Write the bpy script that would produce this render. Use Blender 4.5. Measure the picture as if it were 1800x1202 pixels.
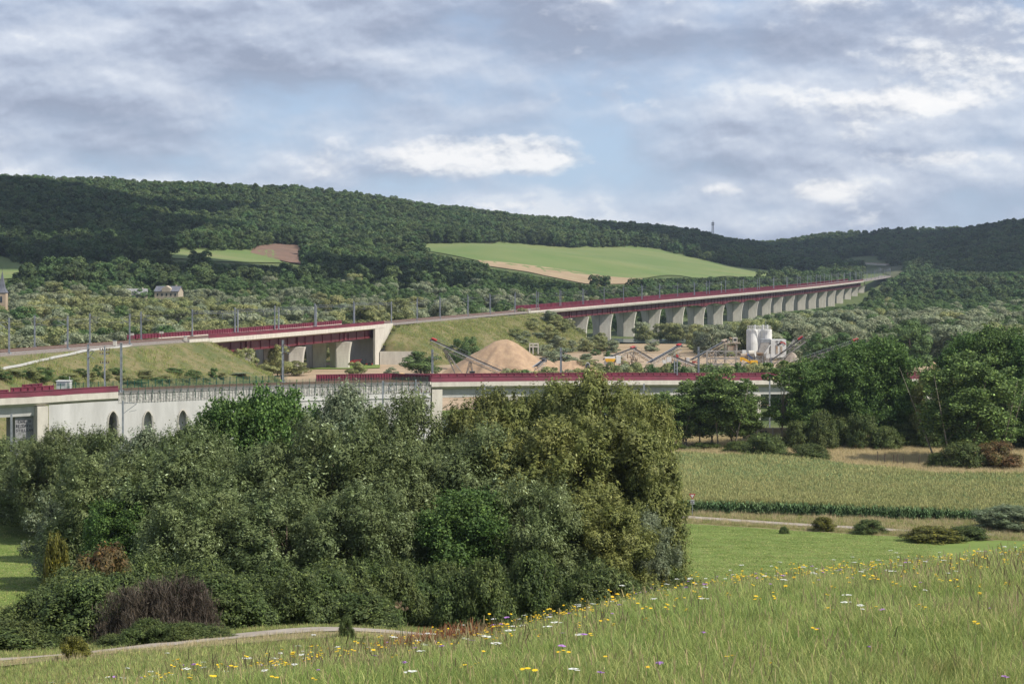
import bpy, math, random
import numpy as np
from mathutils import Vector, Matrix
R = math.radians
random.seed(7); rng = np.random.default_rng(11)
scene = bpy.context.scene
COL = scene.collection
for o in list(bpy.data.objects): bpy.data.objects.remove(o)

# ------------------------------------------------------------------ camera
F, U0, V0 = 3500.0, 900.0, 475.0          # focal length in photo pixels, principal column, horizon row
cam = bpy.data.objects.new('camera', bpy.data.cameras.new('camera')); COL.objects.link(cam)
cam.data.sensor_width = 36.0; cam.data.lens = 70.0
cam.rotation_euler = (R(90), 0, 0)
cam.data.shift_y = -(601.0 - V0) / 1800.0
cam.data.clip_start = 0.5; cam.data.clip_end = 20000
scene.camera = cam

# ------------------------------------------------------------------ sun, sky, exposure
SUN_TO = Vector((0.79, -0.36, 1.0)).normalized()      # direction towards the sun: right, a little behind the camera
sun = bpy.data.objects.new('sun', bpy.data.lights.new('sun', 'SUN')); COL.objects.link(sun)
sun.data.energy = 5.0; sun.data.angle = R(0.6); sun.data.color = (1.0, 0.94, 0.84)
sun.rotation_euler = (-SUN_TO).to_track_quat('-Z', 'Y').to_euler()
scene.view_settings.view_transform = 'Standard'; scene.view_settings.look = 'None'
scene.view_settings.gamma = 1.0; scene.view_settings.exposure = 0.28
world = bpy.data.worlds.new('World'); scene.world = world; world.use_nodes = True
wt = world.node_tree; wt.nodes.clear()
def wn(t, **k):
    n = wt.nodes.new(t)
    for a, b in k.items(): setattr(n, a, b)
    return n
def wl(a, b): wt.links.new(a, b)
def wmath(op, a, b=None, c=None, clamp=False):
    n = wn('ShaderNodeMath', operation=op, use_clamp=clamp)
    for i, s in enumerate((a, b, c)):
        if s is None: continue
        if isinstance(s, (int, float)): n.inputs[i].default_value = s
        else: wl(s, n.inputs[i])
    return n.outputs[0]
def wramp(fac, stops, interp='LINEAR'):
    n = wn('ShaderNodeValToRGB'); wl(fac, n.inputs[0]); cr = n.color_ramp; cr.interpolation = interp
    while len(cr.elements) < len(stops): cr.elements.new(0.5)
    for e, (p, c) in zip(cr.elements, stops):
        e.position = p; e.color = (c, c, c, 1) if isinstance(c, (int, float)) else (*c, 1)
    return n.outputs[0]
def wmix(fac, a, b, mode='MIX'):
    n = wn('ShaderNodeMix', data_type='RGBA', blend_type=mode)
    for s, v in ((n.inputs[0], fac), (n.inputs[6], a), (n.inputs[7], b)):
        if isinstance(v, (int, float)): s.default_value = v
        elif isinstance(v, tuple): s.default_value = (*v, 1)
        else: wl(v, s)
    return n.outputs[2]
nish = wn('ShaderNodeTexSky', sky_type='NISHITA'); nish.sun_disc = False
nish.sun_elevation = math.asin(SUN_TO.z); nish.sun_rotation = math.atan2(SUN_TO.x, SUN_TO.y)
nish.air_density = 1.0; nish.dust_density = 0.6; nish.ozone_density = 2.0
tc = wn('ShaderNodeTexCoord'); sep = wn('ShaderNodeSeparateXYZ'); wl(tc.outputs['Generated'], sep.inputs[0])
X, Y, Z = sep.outputs
zc = wmath('ADD', wmath('MAXIMUM', Z, 0.0), 0.055)
# clouds lie on a level layer seen at a flat angle: project the direction onto it
px = wmath('DIVIDE', X, zc); py = wmath('DIVIDE', Y, zc)
def cloud_noise(sx, sy, sc, det, rough, off, dist=0.0):
    c = wn('ShaderNodeCombineXYZ'); wl(wmath('MULTIPLY', px, sx), c.inputs[0]); wl(wmath('MULTIPLY', py, sy), c.inputs[1]); c.inputs[2].default_value = off
    n = wn('ShaderNodeTexNoise'); n.inputs['Scale'].default_value = sc; n.inputs['Detail'].default_value = det
    n.inputs['Roughness'].default_value = rough; n.inputs['Distortion'].default_value = dist
    wl(c.outputs[0], n.inputs['Vector']); return n.outputs[0]
def puff_noise(s, zs, det, rough, off, dist=0.0):
    c = wn('ShaderNodeCombineXYZ'); wl(X, c.inputs[0]); wl(wmath('MULTIPLY', Z, zs), c.inputs[2]); c.inputs[1].default_value = off
    wl(wmath('ADD', Y, off), c.inputs[1])
    n = wn('ShaderNodeTexNoise'); n.inputs['Scale'].default_value = s; n.inputs['Detail'].default_value = det
    n.inputs['Roughness'].default_value = rough; n.inputs['Distortion'].default_value = dist
    wl(c.outputs[0], n.inputs['Vector']); return n.outputs[0]
def gz(x0, z0, sx, sz):      # soft patch of sky around one direction
    a = wmath('POWER', wmath('DIVIDE', wmath('SUBTRACT', X, x0), sx), 2.0); b = wmath('POWER', wmath('DIVIDE', wmath('SUBTRACT', Z, z0), sz), 2.0)
    return wmath('MULTIPLY', wmath('EXPONENT', wmath('MULTIPLY', wmath('ADD', a, b), -1.0)), wmath('GREATER_THAN', Y, 0.0))
def wsum(*t):
    o = t[0]
    for k in t[1:]: o = wmath('ADD', o, k)
    return o
def scl(a, k): return wmath('MULTIPLY', a, k)
def cloud_layer(s, zs, det, rough, off, dist, up):
    """noise and the same noise a little higher up, for sunlit tops over grey bases"""
    outs = []
    for dz in (0.0, up):
        c = wn('ShaderNodeCombineXYZ'); wl(wmath('SUBTRACT', X, dz * 0.6), c.inputs[0]) if False else wl(wmath('ADD', X, dz * 0.5), c.inputs[0])
        wl(wmath('ADD', Y, off), c.inputs[1]); wl(wmath('MULTIPLY', wmath('ADD', Z, dz), zs), c.inputs[2])
        n = wn('ShaderNodeTexNoise'); n.inputs['Scale'].default_value = s; n.inputs['Detail'].default_value = det; n.inputs['Roughness'].default_value = rough
        n.inputs['Distortion'].default_value = dist; wl(c.outputs[0], n.inputs['Vector']); outs.append(n.outputs[0])
    return outs
b1, b2 = cloud_layer(5.5, 2.7, 7, 0.45, 3.1, 0.0, 0.012)
m1, m2 = cloud_layer(13.0, 2.1, 9, 0.50, 7.7, 0.0, 0.007)
f1, f2 = cloud_layer(42.0, 1.7, 8, 0.58, 1.3, 0.0, 0.0024)
puffs = wsum(scl(gz(-0.036, 0.056, 0.026, 0.009), 0.85), scl(gz(0.010, 0.057, 0.032, 0.0095), 1.0), scl(gz(0.075, 0.022, 0.012, 0.004), .5), scl(gz(0.155, 0.040, 0.024, 0.006), .9), scl(gz(0.19, 0.083, 0.05, 0.007), .5), scl(gz(0.225, 0.100, 0.035, 0.018), .8),
             scl(gz(0.170, 0.068, 0.022, 0.011), .55), scl(gz(0.215, 0.055, 0.04, 0.005), .6), scl(gz(0.105, 0.040, 0.012, 0.004), .6), scl(gz(0.03, 0.086, 0.06, 0.006), .25), scl(gz(0.012, 0.033, 0.03, 0.004), .35))
banks = wsum(scl(gz(0.115, 0.112, 0.085, 0.013), 1.0), scl(gz(-0.01, 0.076, 0.055, 0.010), .55), scl(gz(-0.22, 0.10, 0.07, 0.02), .45), scl(gz(0.16, 0.072, 0.06, 0.006), .4), scl(gz(-0.04, 0.115, 0.06, 0.014), .55), scl(gz(-0.19, 0.062, 0.09, 0.008), .3))
gaps = wsum(scl(gz(0.135, 0.028, 0.05, 0.009), .8), scl(gz(-0.13, 0.062, 0.05, 0.010), .12), scl(gz(-0.06, 0.040, 0.035, 0.006), .3), scl(gz(0.24, 0.035, 0.05, 0.010), .5), scl(gz(0.25, 0.128, 0.02, 0.01), .6), scl(gz(0.02, 0.044, 0.02, 0.004), .4))
dens = wsum(scl(b1, 0.62), scl(m1, 0.28), scl(f1, 0.10), scl(puffs, 0.03), scl(banks, 0.07), scl(gaps, -0.085))
lit = wsum(scl(wmath('SUBTRACT', b1, b2), 4.5), scl(wmath('SUBTRACT', m1, m2), 3.0), scl(wmath('SUBTRACT', f1, f2), 1.1))
cover = wramp(dens, [(0.0, 0.0), (0.365, 0.0), (0.455, 0.8), (0.52, 1.0)])
tone_f = wsum(0.46 if False else wmath('ADD', scl(lit, 0.85), 0.52), scl(puffs, 0.10), scl(banks, -0.27), scl(wmath('SUBTRACT', m1, 0.5), -0.35))
tone = wramp(tone_f, [(0.0, (0.29, 0.325, 0.43)), (0.25, (0.37, 0.41, 0.525)), (0.45, (0.46, 0.51, 0.63)), (0.62, (0.55, 0.595, 0.70)), (0.85, (0.67, 0.71, 0.80)), (1.0, (0.82, 0.84, 0.88))])
hz = wramp(Z, [(0.0, (0.46, 0.62, 0.84)), (0.03, (0.37, 0.53, 0.80)), (0.10, (0.38, 0.51, 0.76)), (0.5, (0.22, 0.36, 0.66)), (1.0, (0.16, 0.28, 0.58))])
K = 0.12
blue = wmix(0.7, wmix(1.0, nish.outputs[0], (K, K, K), 'MULTIPLY'), hz)
soft = wmix(wmath('MULTIPLY', cover, 0.82), blue, tone)
pf = wsum(puffs, scl(wmath('SUBTRACT', m1, 0.5), 1.5), scl(wmath('SUBTRACT', f1, 0.5), 1.1)); pmask = wramp(pf, [(0.0, 0.0), (0.24, 0.0), (0.42, 0.55), (0.70, 1.0)])
ptone = wramp(wsum(scl(wmath('SUBTRACT', m1, m2), 5.0), scl(wmath('SUBTRACT', f1, f2), 3.0), scl(wmath('SUBTRACT', puffs, 0.5), 0.5), wmath('ADD', 0.55, 0.0)), [(0.0, (0.45, 0.50, 0.62)), (0.35, (0.60, 0.64, 0.72)), (0.62, (0.78, 0.80, 0.84)), (1.0, (0.93, 0.93, 0.94))])
sky_col = wmix(wmath('MULTIPLY', pmask, 0.86), soft, ptone)
out_col = wmix(1.0, sky_col, (0.93 / K, 0.92 / K, 0.90 / K), 'MULTIPLY')
bg = wn('ShaderNodeBackground'); bg.inputs['Strength'].default_value = K; wl(out_col, bg.inputs['Color'])
wo = wn('ShaderNodeOutputWorld'); wl(bg.outputs[0], wo.inputs['Surface'])

# ------------------------------------------------------------------ materials
MATS = {}
def pm(name, c1, c2=None, scale=1.0, rough=0.85, bump=0.0, detail=4, metal=0.0, c3=None, stretch=None, isl=None, spec=0.3,
       trans=0.0, objvar=0.0, lo=0.38, hi=0.62):
    """procedural Principled material: two or three colours mixed by world-space noise; isl = colours picked per leaf"""
    if name in MATS: return MATS[name]
    m = bpy.data.materials.new(name); m.use_nodes = True; nt = m.node_tree; N = nt.nodes; L = nt.links
    b = N['Principled BSDF']; b.inputs['Roughness'].default_value = rough; b.inputs['Metallic'].default_value = metal
    b.inputs['Specular IOR Level'].default_value = spec
    geo = N.new('ShaderNodeNewGeometry')
    mp = N.new('ShaderNodeMapping'); L.new(geo.outputs['Position'], mp.inputs['Vector'])
    if stretch: mp.inputs['Scale'].default_value = stretch
    nz = N.new('ShaderNodeTexNoise'); nz.inputs['Scale'].default_value = scale; nz.inputs['Detail'].default_value = detail
    nz.inputs['Roughness'].default_value = 0.6
    L.new(mp.outputs[0], nz.inputs['Vector'])
    col = None
    if c2 is None: c2 = tuple(v * 0.85 for v in c1)
    rp = N.new('ShaderNodeValToRGB'); L.new(nz.outputs[0], rp.inputs[0]); e = rp.color_ramp.elements
    e[0].position = lo; e[0].color = (*c1, 1); e[1].position = hi; e[1].color = (*c2, 1)
    if c3: x = rp.color_ramp.elements.new(hi + 0.12); x.color = (*c3, 1)
    col = rp.outputs[0]
    if isl:
        r2 = N.new('ShaderNodeValToRGB'); r2.color_ramp.interpolation = 'CONSTANT'
        L.new(geo.outputs['Random Per Island'], r2.inputs[0])
        el = r2.color_ramp.elements
        while len(el) < len(isl): el.new(0.5)
        for k, (p, c) in enumerate(isl): el[k].position = p; el[k].color = (*c, 1)
        mx = N.new('ShaderNodeMix'); mx.data_type = 'RGBA'; mx.blend_type = 'MULTIPLY'; mx.inputs[0].default_value = 1
        L.new(col, mx.inputs[6]); L.new(r2.outputs[0], mx.inputs[7]); col = mx.outputs[2]
    if objvar:
        oi = N.new('ShaderNodeObjectInfo'); hs = N.new('ShaderNodeHueSaturation')
        mr = N.new('ShaderNodeMapRange'); L.new(oi.outputs['Random'], mr.inputs[0]); mr.inputs[3].default_value = 1 - objvar; mr.inputs[4].default_value = 1 + objvar
        L.new(mr.outputs[0], hs.inputs['Value'])
        m2 = N.new('ShaderNodeMath'); m2.operation = 'MULTIPLY'; m2.inputs[1].default_value = 7.31; L.new(oi.outputs['Random'], m2.inputs[0])
        m3 = N.new('ShaderNodeMath'); m3.operation = 'FRACT'; L.new(m2.outputs[0], m3.inputs[0])
        mh = N.new('ShaderNodeMapRange'); L.new(m3.outputs[0], mh.inputs[0]); mh.inputs[3].default_value = 0.5 - objvar * 0.07; mh.inputs[4].default_value = 0.5 + objvar * 0.05
        L.new(mh.outputs[0], hs.inputs['Hue']); L.new(col, hs.inputs['Color']); col = hs.outputs[0]
    L.new(col, b.inputs['Base Color'])
    if bump:
        bp = N.new('ShaderNodeBump'); bp.inputs['Strength'].default_value = bump; bp.inputs['Distance'].default_value = 0.4
        L.new(nz.outputs[0], bp.inputs['Height']); L.new(bp.outputs[0], b.inputs['Normal'])
    if trans:
        tr = N.new('ShaderNodeBsdfTranslucent'); L.new(col, tr.inputs[0]); ms = N.new('ShaderNodeMixShader'); ms.inputs[0].default_value = trans
        L.new(b.outputs[0], ms.inputs[1]); L.new(tr.outputs[0], ms.inputs[2]); L.new(ms.outputs[0], N['Material Output'].inputs['Surface'])
    MATS[name] = m; return m

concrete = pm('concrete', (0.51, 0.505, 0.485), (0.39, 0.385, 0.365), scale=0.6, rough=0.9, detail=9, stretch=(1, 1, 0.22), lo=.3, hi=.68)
concrete_pale = pm('pale_concrete', (0.56, 0.53, 0.46), (0.42, 0.39, 0.34), scale=0.8, rough=0.9, detail=9, stretch=(1, 1, 0.3), lo=.3, hi=.7)
concrete_panel = pm('ribbed_concrete', (0.46, 0.45, 0.42), (0.31, 0.30, 0.28), scale=2.6, rough=0.95, detail=3, bump=0.6)
concrete_dark = pm('dark_and_shadow_concrete', (0.25, 0.245, 0.23), (0.18, 0.175, 0.165), scale=0.5)  # dark grey parts; also paints the shade in recesses and openings
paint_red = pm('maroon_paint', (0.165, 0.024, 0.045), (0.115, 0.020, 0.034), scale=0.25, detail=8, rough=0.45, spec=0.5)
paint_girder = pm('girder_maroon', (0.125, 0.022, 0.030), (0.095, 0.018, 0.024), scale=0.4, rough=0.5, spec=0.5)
steel = pm('galvanised_steel', (0.34, 0.36, 0.38), (0.24, 0.26, 0.28), scale=1.2, rough=0.5, metal=0.3)
steel_dark = pm('dark_steel', (0.09, 0.09, 0.095), (0.055, 0.055, 0.06), scale=1.0, rough=0.6)
belt_steel = pm('conveyor_steel', (0.36, 0.35, 0.33), (0.24, 0.22, 0.2), scale=0.8, rough=0.6)
rust_steel = pm('rusty_steel', (0.29, 0.2, 0.13), (0.38, 0.33, 0.27), scale=0.7, rough=0.8)
white_paint = pm('white_paint', (0.64, 0.64, 0.62), (0.52, 0.52, 0.50), scale=0.4, rough=0.5)
red_paint = pm('red_paint', (0.48, 0.035, 0.03), (0.34, 0.03, 0.025), rough=0.45)
yellow_paint = pm('yellow_paint', (0.75, 0.42, 0.03), (0.6, 0.32, 0.02), rough=0.5)
blue_paint = pm('blue_paint', (0.03, 0.12, 0.45), rough=0.5)
black_rubber = pm('black_rubber', (0.02, 0.02, 0.022), rough=0.8)
glass_dark = pm('dark_glass', (0.03, 0.04, 0.05), rough=0.15, spec=0.6)
porcelain = pm('brown_porcelain', (0.12, 0.07, 0.05), rough=0.3)
fence_green = pm('green_fence_paint', (0.012, 0.075, 0.05), (0.01, 0.055, 0.04), rough=0.5)
ballast_m = pm('ballast', (0.21, 0.185, 0.165), (0.12, 0.105, 0.095), scale=3.0, rough=1, detail=4)
sleeper_m = pm('rusty_rail', (0.16, 0.09, 0.06), (0.11, 0.06, 0.045), rough=0.7)
bark = pm('bark', (0.13, 0.1, 0.075), (0.07, 0.055, 0.04), scale=2.5, rough=1)
bark_pale = pm('pale_bark', (0.27, 0.24, 0.19), (0.15, 0.13, 0.1), scale=2.5, rough=1)
sand_m = pm('brown_sand', (0.37, 0.26, 0.165), (0.29, 0.20, 0.13), scale=0.5, detail=8, rough=1, bump=0.5)
sand_yellow = pm('yellow_sand', (0.58, 0.39, 0.17), (0.44, 0.27, 0.12), scale=0.9, detail=8, rough=1, bump=0.6)
gravel_m = pm('gravel', (0.31, 0.26, 0.21), (0.235, 0.2, 0.165), scale=0.6, detail=8, rough=1, bump=0.4)

# ------------------------------------------------------------------ object helpers
def tag(o, label=None, cat=None, group=None, kind=None):
    if label: o['label'] = label
    if cat: o['category'] = cat
    if group: o['group'] = group
    if kind: o['kind'] = kind
    return o
def empty(name, loc=(0, 0, 0), label=None, cat=None, group=None, rz=0.0):
    o = bpy.data.objects.new(name, None); COL.objects.link(o); o.location = loc; o.rotation_euler = (0, 0, rz)
    o.empty_display_size = 0.5
    return tag(o, label, cat, group)
def mesh_obj(name, verts, faces, mat, parent=None, smooth=False, link=True):
    me = bpy.data.meshes.new(name); me.from_pydata([tuple(v) for v in verts], [], faces); me.update()
    for m in (mat if isinstance(mat, (list, tuple)) else [mat]): me.materials.append(m)
    if smooth: me.polygons.foreach_set('use_smooth', [True] * len(me.polygons))
    o = bpy.data.objects.new(name, me)
    if link: COL.objects.link(o)
    if parent is not None: o.parent = parent
    return o
class MB:
    def __init__(s): s.v = []; s.f = []; s.m = []; s.cuts = []
    def add(s, vs, fs, mi=0):
        n = len(s.v); s.cuts.append((n, len(s.f))); s.v += [tuple(v) for v in vs]; s.f += [tuple(n + i for i in f) for f in fs]; s.m += [mi] * len(fs); return s
    def box(s, c, size, mi=0, ax=None, rz=0.0):
        """box centred at c, size along own axes; ax = (xdir, ydir, zdir)"""
        c = Vector(c); hx, hy, hz = size[0] / 2, size[1] / 2, size[2] / 2
        if ax is None: ax = (Vector((math.cos(rz), math.sin(rz), 0)), Vector((-math.sin(rz), math.cos(rz), 0)), Vector((0, 0, 1)))
        vs = [c + ax[0] * (hx * i) + ax[1] * (hy * j) + ax[2] * (hz * k) for k in (-1, 1) for j in (-1, 1) for i in (-1, 1)]
        return s.add(vs, [(0, 2, 3, 1), (4, 5, 7, 6), (0, 1, 5, 4), (2, 6, 7, 3), (0, 4, 6, 2), (1, 3, 7, 5)], mi)
    def bar(s, a, b, w, h=None, mi=0):
        a, b = Vector(a), Vector(b); h = w if h is None else h; d = b - a
        if d.length < 1e-6: return s
        x = d.normalized(); up = Vector((0, 0, 1)) if abs(x.z) < 0.95 else Vector((0, 1, 0))
        y = up.cross(x).normalized(); z = x.cross(y)
        return s.box((a + b) / 2, (d.length, w, h), mi, (x, y, z))
    def tube(s, pts, rad, n=6, mi=0, caps=True):
        pts = [Vector(p) for p in pts]; rad = rad if isinstance(rad, (list, tuple)) else [rad] * len(pts)
        vs = []; fs = []
        for i, p in enumerate(pts):
            d = (pts[min(i + 1, len(pts) - 1)] - pts[max(i - 1, 0)]).normalized()
            up = Vector((0, 0, 1)) if abs(d.z) < 0.9 else Vector((1, 0, 0))
            a = up.cross(d).normalized(); b = d.cross(a)
            vs += [p + a * (rad[i] * math.cos(2 * math.pi * k / n)) + b * (rad[i] * math.sin(2 * math.pi * k / n)) for k in range(n)]
        for i in range(len(pts) - 1):
            for k in range(n): fs.append((i * n + k, i * n + (k + 1) % n, (i + 1) * n + (k + 1) % n, (i + 1) * n + k))
        if caps: fs.append(tuple(range(n))[::-1]); fs.append(tuple((len(pts) - 1) * n + k for k in range(n)))
        return s.add(vs, fs, mi)
    def prism(s, poly, depth_vec, mi=0):
        """polygon (list of 3-D points) extruded by a vector"""
        n = len(poly); d = Vector(depth_vec); vs = [Vector(p) for p in poly] + [Vector(p) + d for p in poly]
        return s.add(vs, [tuple(range(n))[::-1], tuple(range(n, 2 * n))] + [(i, (i + 1) % n, n + (i + 1) % n, n + i) for i in range(n)], mi)
    def build(s, name, mat, parent=None, smooth=False, link=True):
        mats = mat if isinstance(mat, (list, tuple)) else [mat]
        o = mesh_obj(name, s.v, s.f, mats, parent, smooth, link)
        if len(mats) > 1: o.data.polygons.foreach_set('material_index', s.m)
        return o
def _parts(s, name, mat, parent=None, smooth=False):
    out = []; cs = s.cuts + [(len(s.v), len(s.f))]
    for (a, fa), (b, fb) in zip(cs[:-1], cs[1:]): out.append(mesh_obj(name, s.v[a:b], [tuple(i - a for i in f) for f in s.f[fa:fb]], mat, parent, smooth))
    return out
MB.parts = _parts
def np_mesh(name, V, Q, mats, mi=None, smooth=False, nper=4):
    me = bpy.data.meshes.new(name); V = np.asarray(V, np.float32); Q = np.asarray(Q, np.int32)
    me.vertices.add(len(V)); me.vertices.foreach_set('co', V.ravel())
    me.loops.add(Q.size); me.loops.foreach_set('vertex_index', Q.ravel())
    me.polygons.add(len(Q)); me.polygons.foreach_set('loop_start', np.arange(0, Q.size, Q.shape[1], dtype=np.int32))
    for m in mats: me.materials.append(m)
    if mi is not None: me.polygons.foreach_set('material_index', np.asarray(mi, np.int32))
    if smooth: me.polygons.foreach_set('use_smooth', np.ones(len(Q), bool))
    me.update(calc_edges=True); return me
def obj_of(name, me, parent=None, loc=None, link=True):
    o = bpy.data.objects.new(name, me)
    if link: COL.objects.link(o)
    if parent is not None: o.parent = parent
    if loc is not None: o.location = loc
    return o
def copy_tree(o, parent=None):
    c = o.copy(); COL.objects.link(c); c.parent = parent
    for ch in list(o.children): copy_tree(ch, c)
    return c
def ordinal(n): return ['first', 'second', 'third', 'fourth', 'fifth', 'sixth', 'seventh', 'eighth', 'ninth', 'tenth', 'eleventh', 'twelfth',
    'thirteenth', 'fourteenth', 'fifteenth', 'sixteenth', 'seventeenth', 'eighteenth', 'nineteenth', 'twentieth', 'twenty-first', 'twenty-second',
    'twenty-third', 'twenty-fourth', 'twenty-fifth', 'twenty-sixth', 'twenty-seventh', 'twenty-eighth'][n]

# ------------------------------------------------------------------ terrain
TU = np.array([-2400, -600, 0, 300, 600, 900, 1200, 1350, 1500, 1800, 2400, 4200], float)
ROWS = {   # distance : ground height per column
    -60: [3.5]*12, 0: [-1.7]*12,
    8:  [-2.45]*12,
    15: [-3.4,-3.4,-3.5,-3.2,-3.1,-3.0,-2.9,-2.85,-2.8,-2.75,-2.7,-2.6],
    22: [-5.3,-5.3,-5.2,-4.9,-4.45,-4.1,-3.65,-3.55,-3.5,-3.4,-3.3,-3.2],
    30: [-7.5,-7.5,-7.3,-6.9,-6.4,-5.7,-5.0,-4.8,-4.65,-4.3,-4.1,-4],
    40: [-9.3,-9.3,-9.2,-8.7,-8.2,-8.0,-7.4,-7.1,-6.8,-6.4,-6.2,-6],
    60: [-13.0,-13,-12.8,-12.3,-12.0,-12.4,-12.2,-12,-11.8,-11.3,-11,-11],
    85: [-17.2,-17.2,-16.8,-16.2,-16.3,-17.2,-17.6,-17.6,-17.6,-17.4,-17,-17],
    105:[-20.4,-20.4,-20.0,-19.0,-18.8,-20,-20.8,-21,-21,-21,-21,-21],
    150:[-27]*12, 200:[-31.8]*12, 235:[-34.6]*12, 262:[-36]*12, 700:[-36]*12,
    800:[-35,-35,-35,-35.5,-36,-36,-36.3,-36.5,-36.5,-36,-35,-34],
    1000:[-28,-30,-30,-31,-33,-37,-38,-38,-37.5,-36,-34,-34],
    1200:[-14,-15,-16,-18,-23,-30,-36,-37,-37,-35,-32,-30],
    1400:[8,8,6,2,-10,-20,-31,-34,-35,-33.5,-28,-25],
    1600:[36,36,32,22,4,-6,-24,-30,-33,-31,-20,-15],
    1900:[78,78,76,48,30,16,-6,-18,-27,-22,-10,0],
    2100:[98,98,90,72,48,25,6,-12,-18,-14,5,10],
    2300:[104,104,98,90,72,38,17,-5,-9,-4,20,25],
    2450:[90,90,86,91,89,48,24,-1,-8,10,35,40],
    2700:[80,80,80,84,86,62,38,8,-6,34,55,60],
    2900:[75,75,75,78,80,58,52,13,-2,52,66,70],
    3100:[70,70,70,72,74,55,58,15,22,70,76,80],
    3400:[66,66,66,66,66,50,50,24,58,72,82,90],
    3700:[60,60,60,60,60,50,42,30,58,70,84,90],
    4500:[50,50,50,50,50,42,34,22,45,60,80,85],
    7000:[30]*12, 12000:[20]*12}
US = np.arange(-2400, 4201, 12.0)
_d = sorted(ROWS); _T = np.array([ROWS[d] for d in _d], float)
DS = np.concatenate([np.arange(-56, 4, 4.0), np.geomspace(5, 12000, 430)])
def _smooth(a, w, axis):
    k = np.exp(-0.5 * (np.arange(-3 * w, 3 * w + 1) / w) ** 2); k /= k.sum()
    pad = [(0, 0), (0, 0)]; pad[axis] = (3 * w, 3 * w); b = np.pad(a, pad, mode='edge')
    return np.apply_along_axis(lambda r: np.convolve(r, k, 'valid'), axis, b)
_Z1 = np.stack([np.interp(DS, _d, _T[:, j]) for j in range(len(TU))], 1)
ZR = np.stack([np.interp(US, TU, _Z1[i]) for i in range(len(DS))], 0)
ZR[:, :] = _smooth(ZR, 5, 1)
_z2 = _smooth(ZR, 3, 0); ZR[15:] = _z2[15:]
# natural unevenness
def vnoise(x, y, seed=0):
    xi = np.floor(x).astype(np.int64); yi = np.floor(y).astype(np.int64); fx = x - xi; fy = y - yi
    fx = fx * fx * (3 - 2 * fx); fy = fy * fy * (3 - 2 * fy)
    def h(a, b):
        n = (a * 374761393 + b * 668265263 + seed * 1442695) & 0xffffffff; n = ((n ^ (n >> 13)) * 1274126177) & 0xffffffff
        return ((n ^ (n >> 16)) & 0xffff) / 65535.0
    return (h(xi, yi) * (1 - fx) + h(xi + 1, yi) * fx) * (1 - fy) + (h(xi, yi + 1) * (1 - fx) + h(xi + 1, yi + 1) * fx) * fy
_UU, _DD = np.meshgrid(US, DS); _XX = (_UU - U0) / F * np.maximum(_DD, 16); _far = np.clip((_DD - 1150) / 700, 0, 1)
ZR += _far * ((vnoise(_XX / 210, _DD / 210, 3) - 0.5) * 16 + (vnoise(_XX / 90, _DD / 90, 4) - 0.5) * 6)
ZR += (np.clip((_DD - 12) / 40, 0, 1) * (1 - np.clip((_DD - 150) / 60, 0, 1))) * (vnoise(_XX / 9, _DD / 9, 5) - 0.5) * 0.35
def H(x, y):
    x = np.asarray(x, float); y = np.asarray(y, float)
    u = np.clip((U0 + F * x / np.maximum(y, 16) - US[0]) / 12.0, 0, len(US) - 1.001); i = u.astype(int); fu = u - i
    j = np.clip(np.searchsorted(DS, y) - 1, 0, len(DS) - 2); fd = np.clip((y - DS[j]) / (DS[j + 1] - DS[j]), 0, 1)
    return (ZR[j, i] * (1 - fu) + ZR[j, i + 1] * fu) * (1 - fd) + (ZR[j + 1, i] * (1 - fu) + ZR[j + 1, i + 1] * fu) * fd
def XU(u, D): return (u - U0) / F * D
def P(u, D, v): return Vector((XU(u, D), D, (V0 - v) / F * D))
def proj(x, y, z): return U0 + F * x / y, V0 - F * z / y
V = np.stack([_XX, _DD, ZR], -1).reshape(-1, 3); nu, nd = len(US), len(DS)
ii, jj = np.meshgrid(np.arange(nu - 1), np.arange(nd - 1)); a0 = (jj * nu + ii).ravel()
Q = np.stack([a0, a0 + 1, a0 + nu + 1, a0 + nu], 1)
ground_m = pm('ground_green', (0.055, 0.085, 0.022), (0.09, 0.11, 0.035), scale=0.08, detail=8, rough=1, c3=(0.13, 0.12, 0.06))
tag(obj_of('ground', np_mesh('ground', V, Q, [ground_m], smooth=True)), kind='structure')

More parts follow.
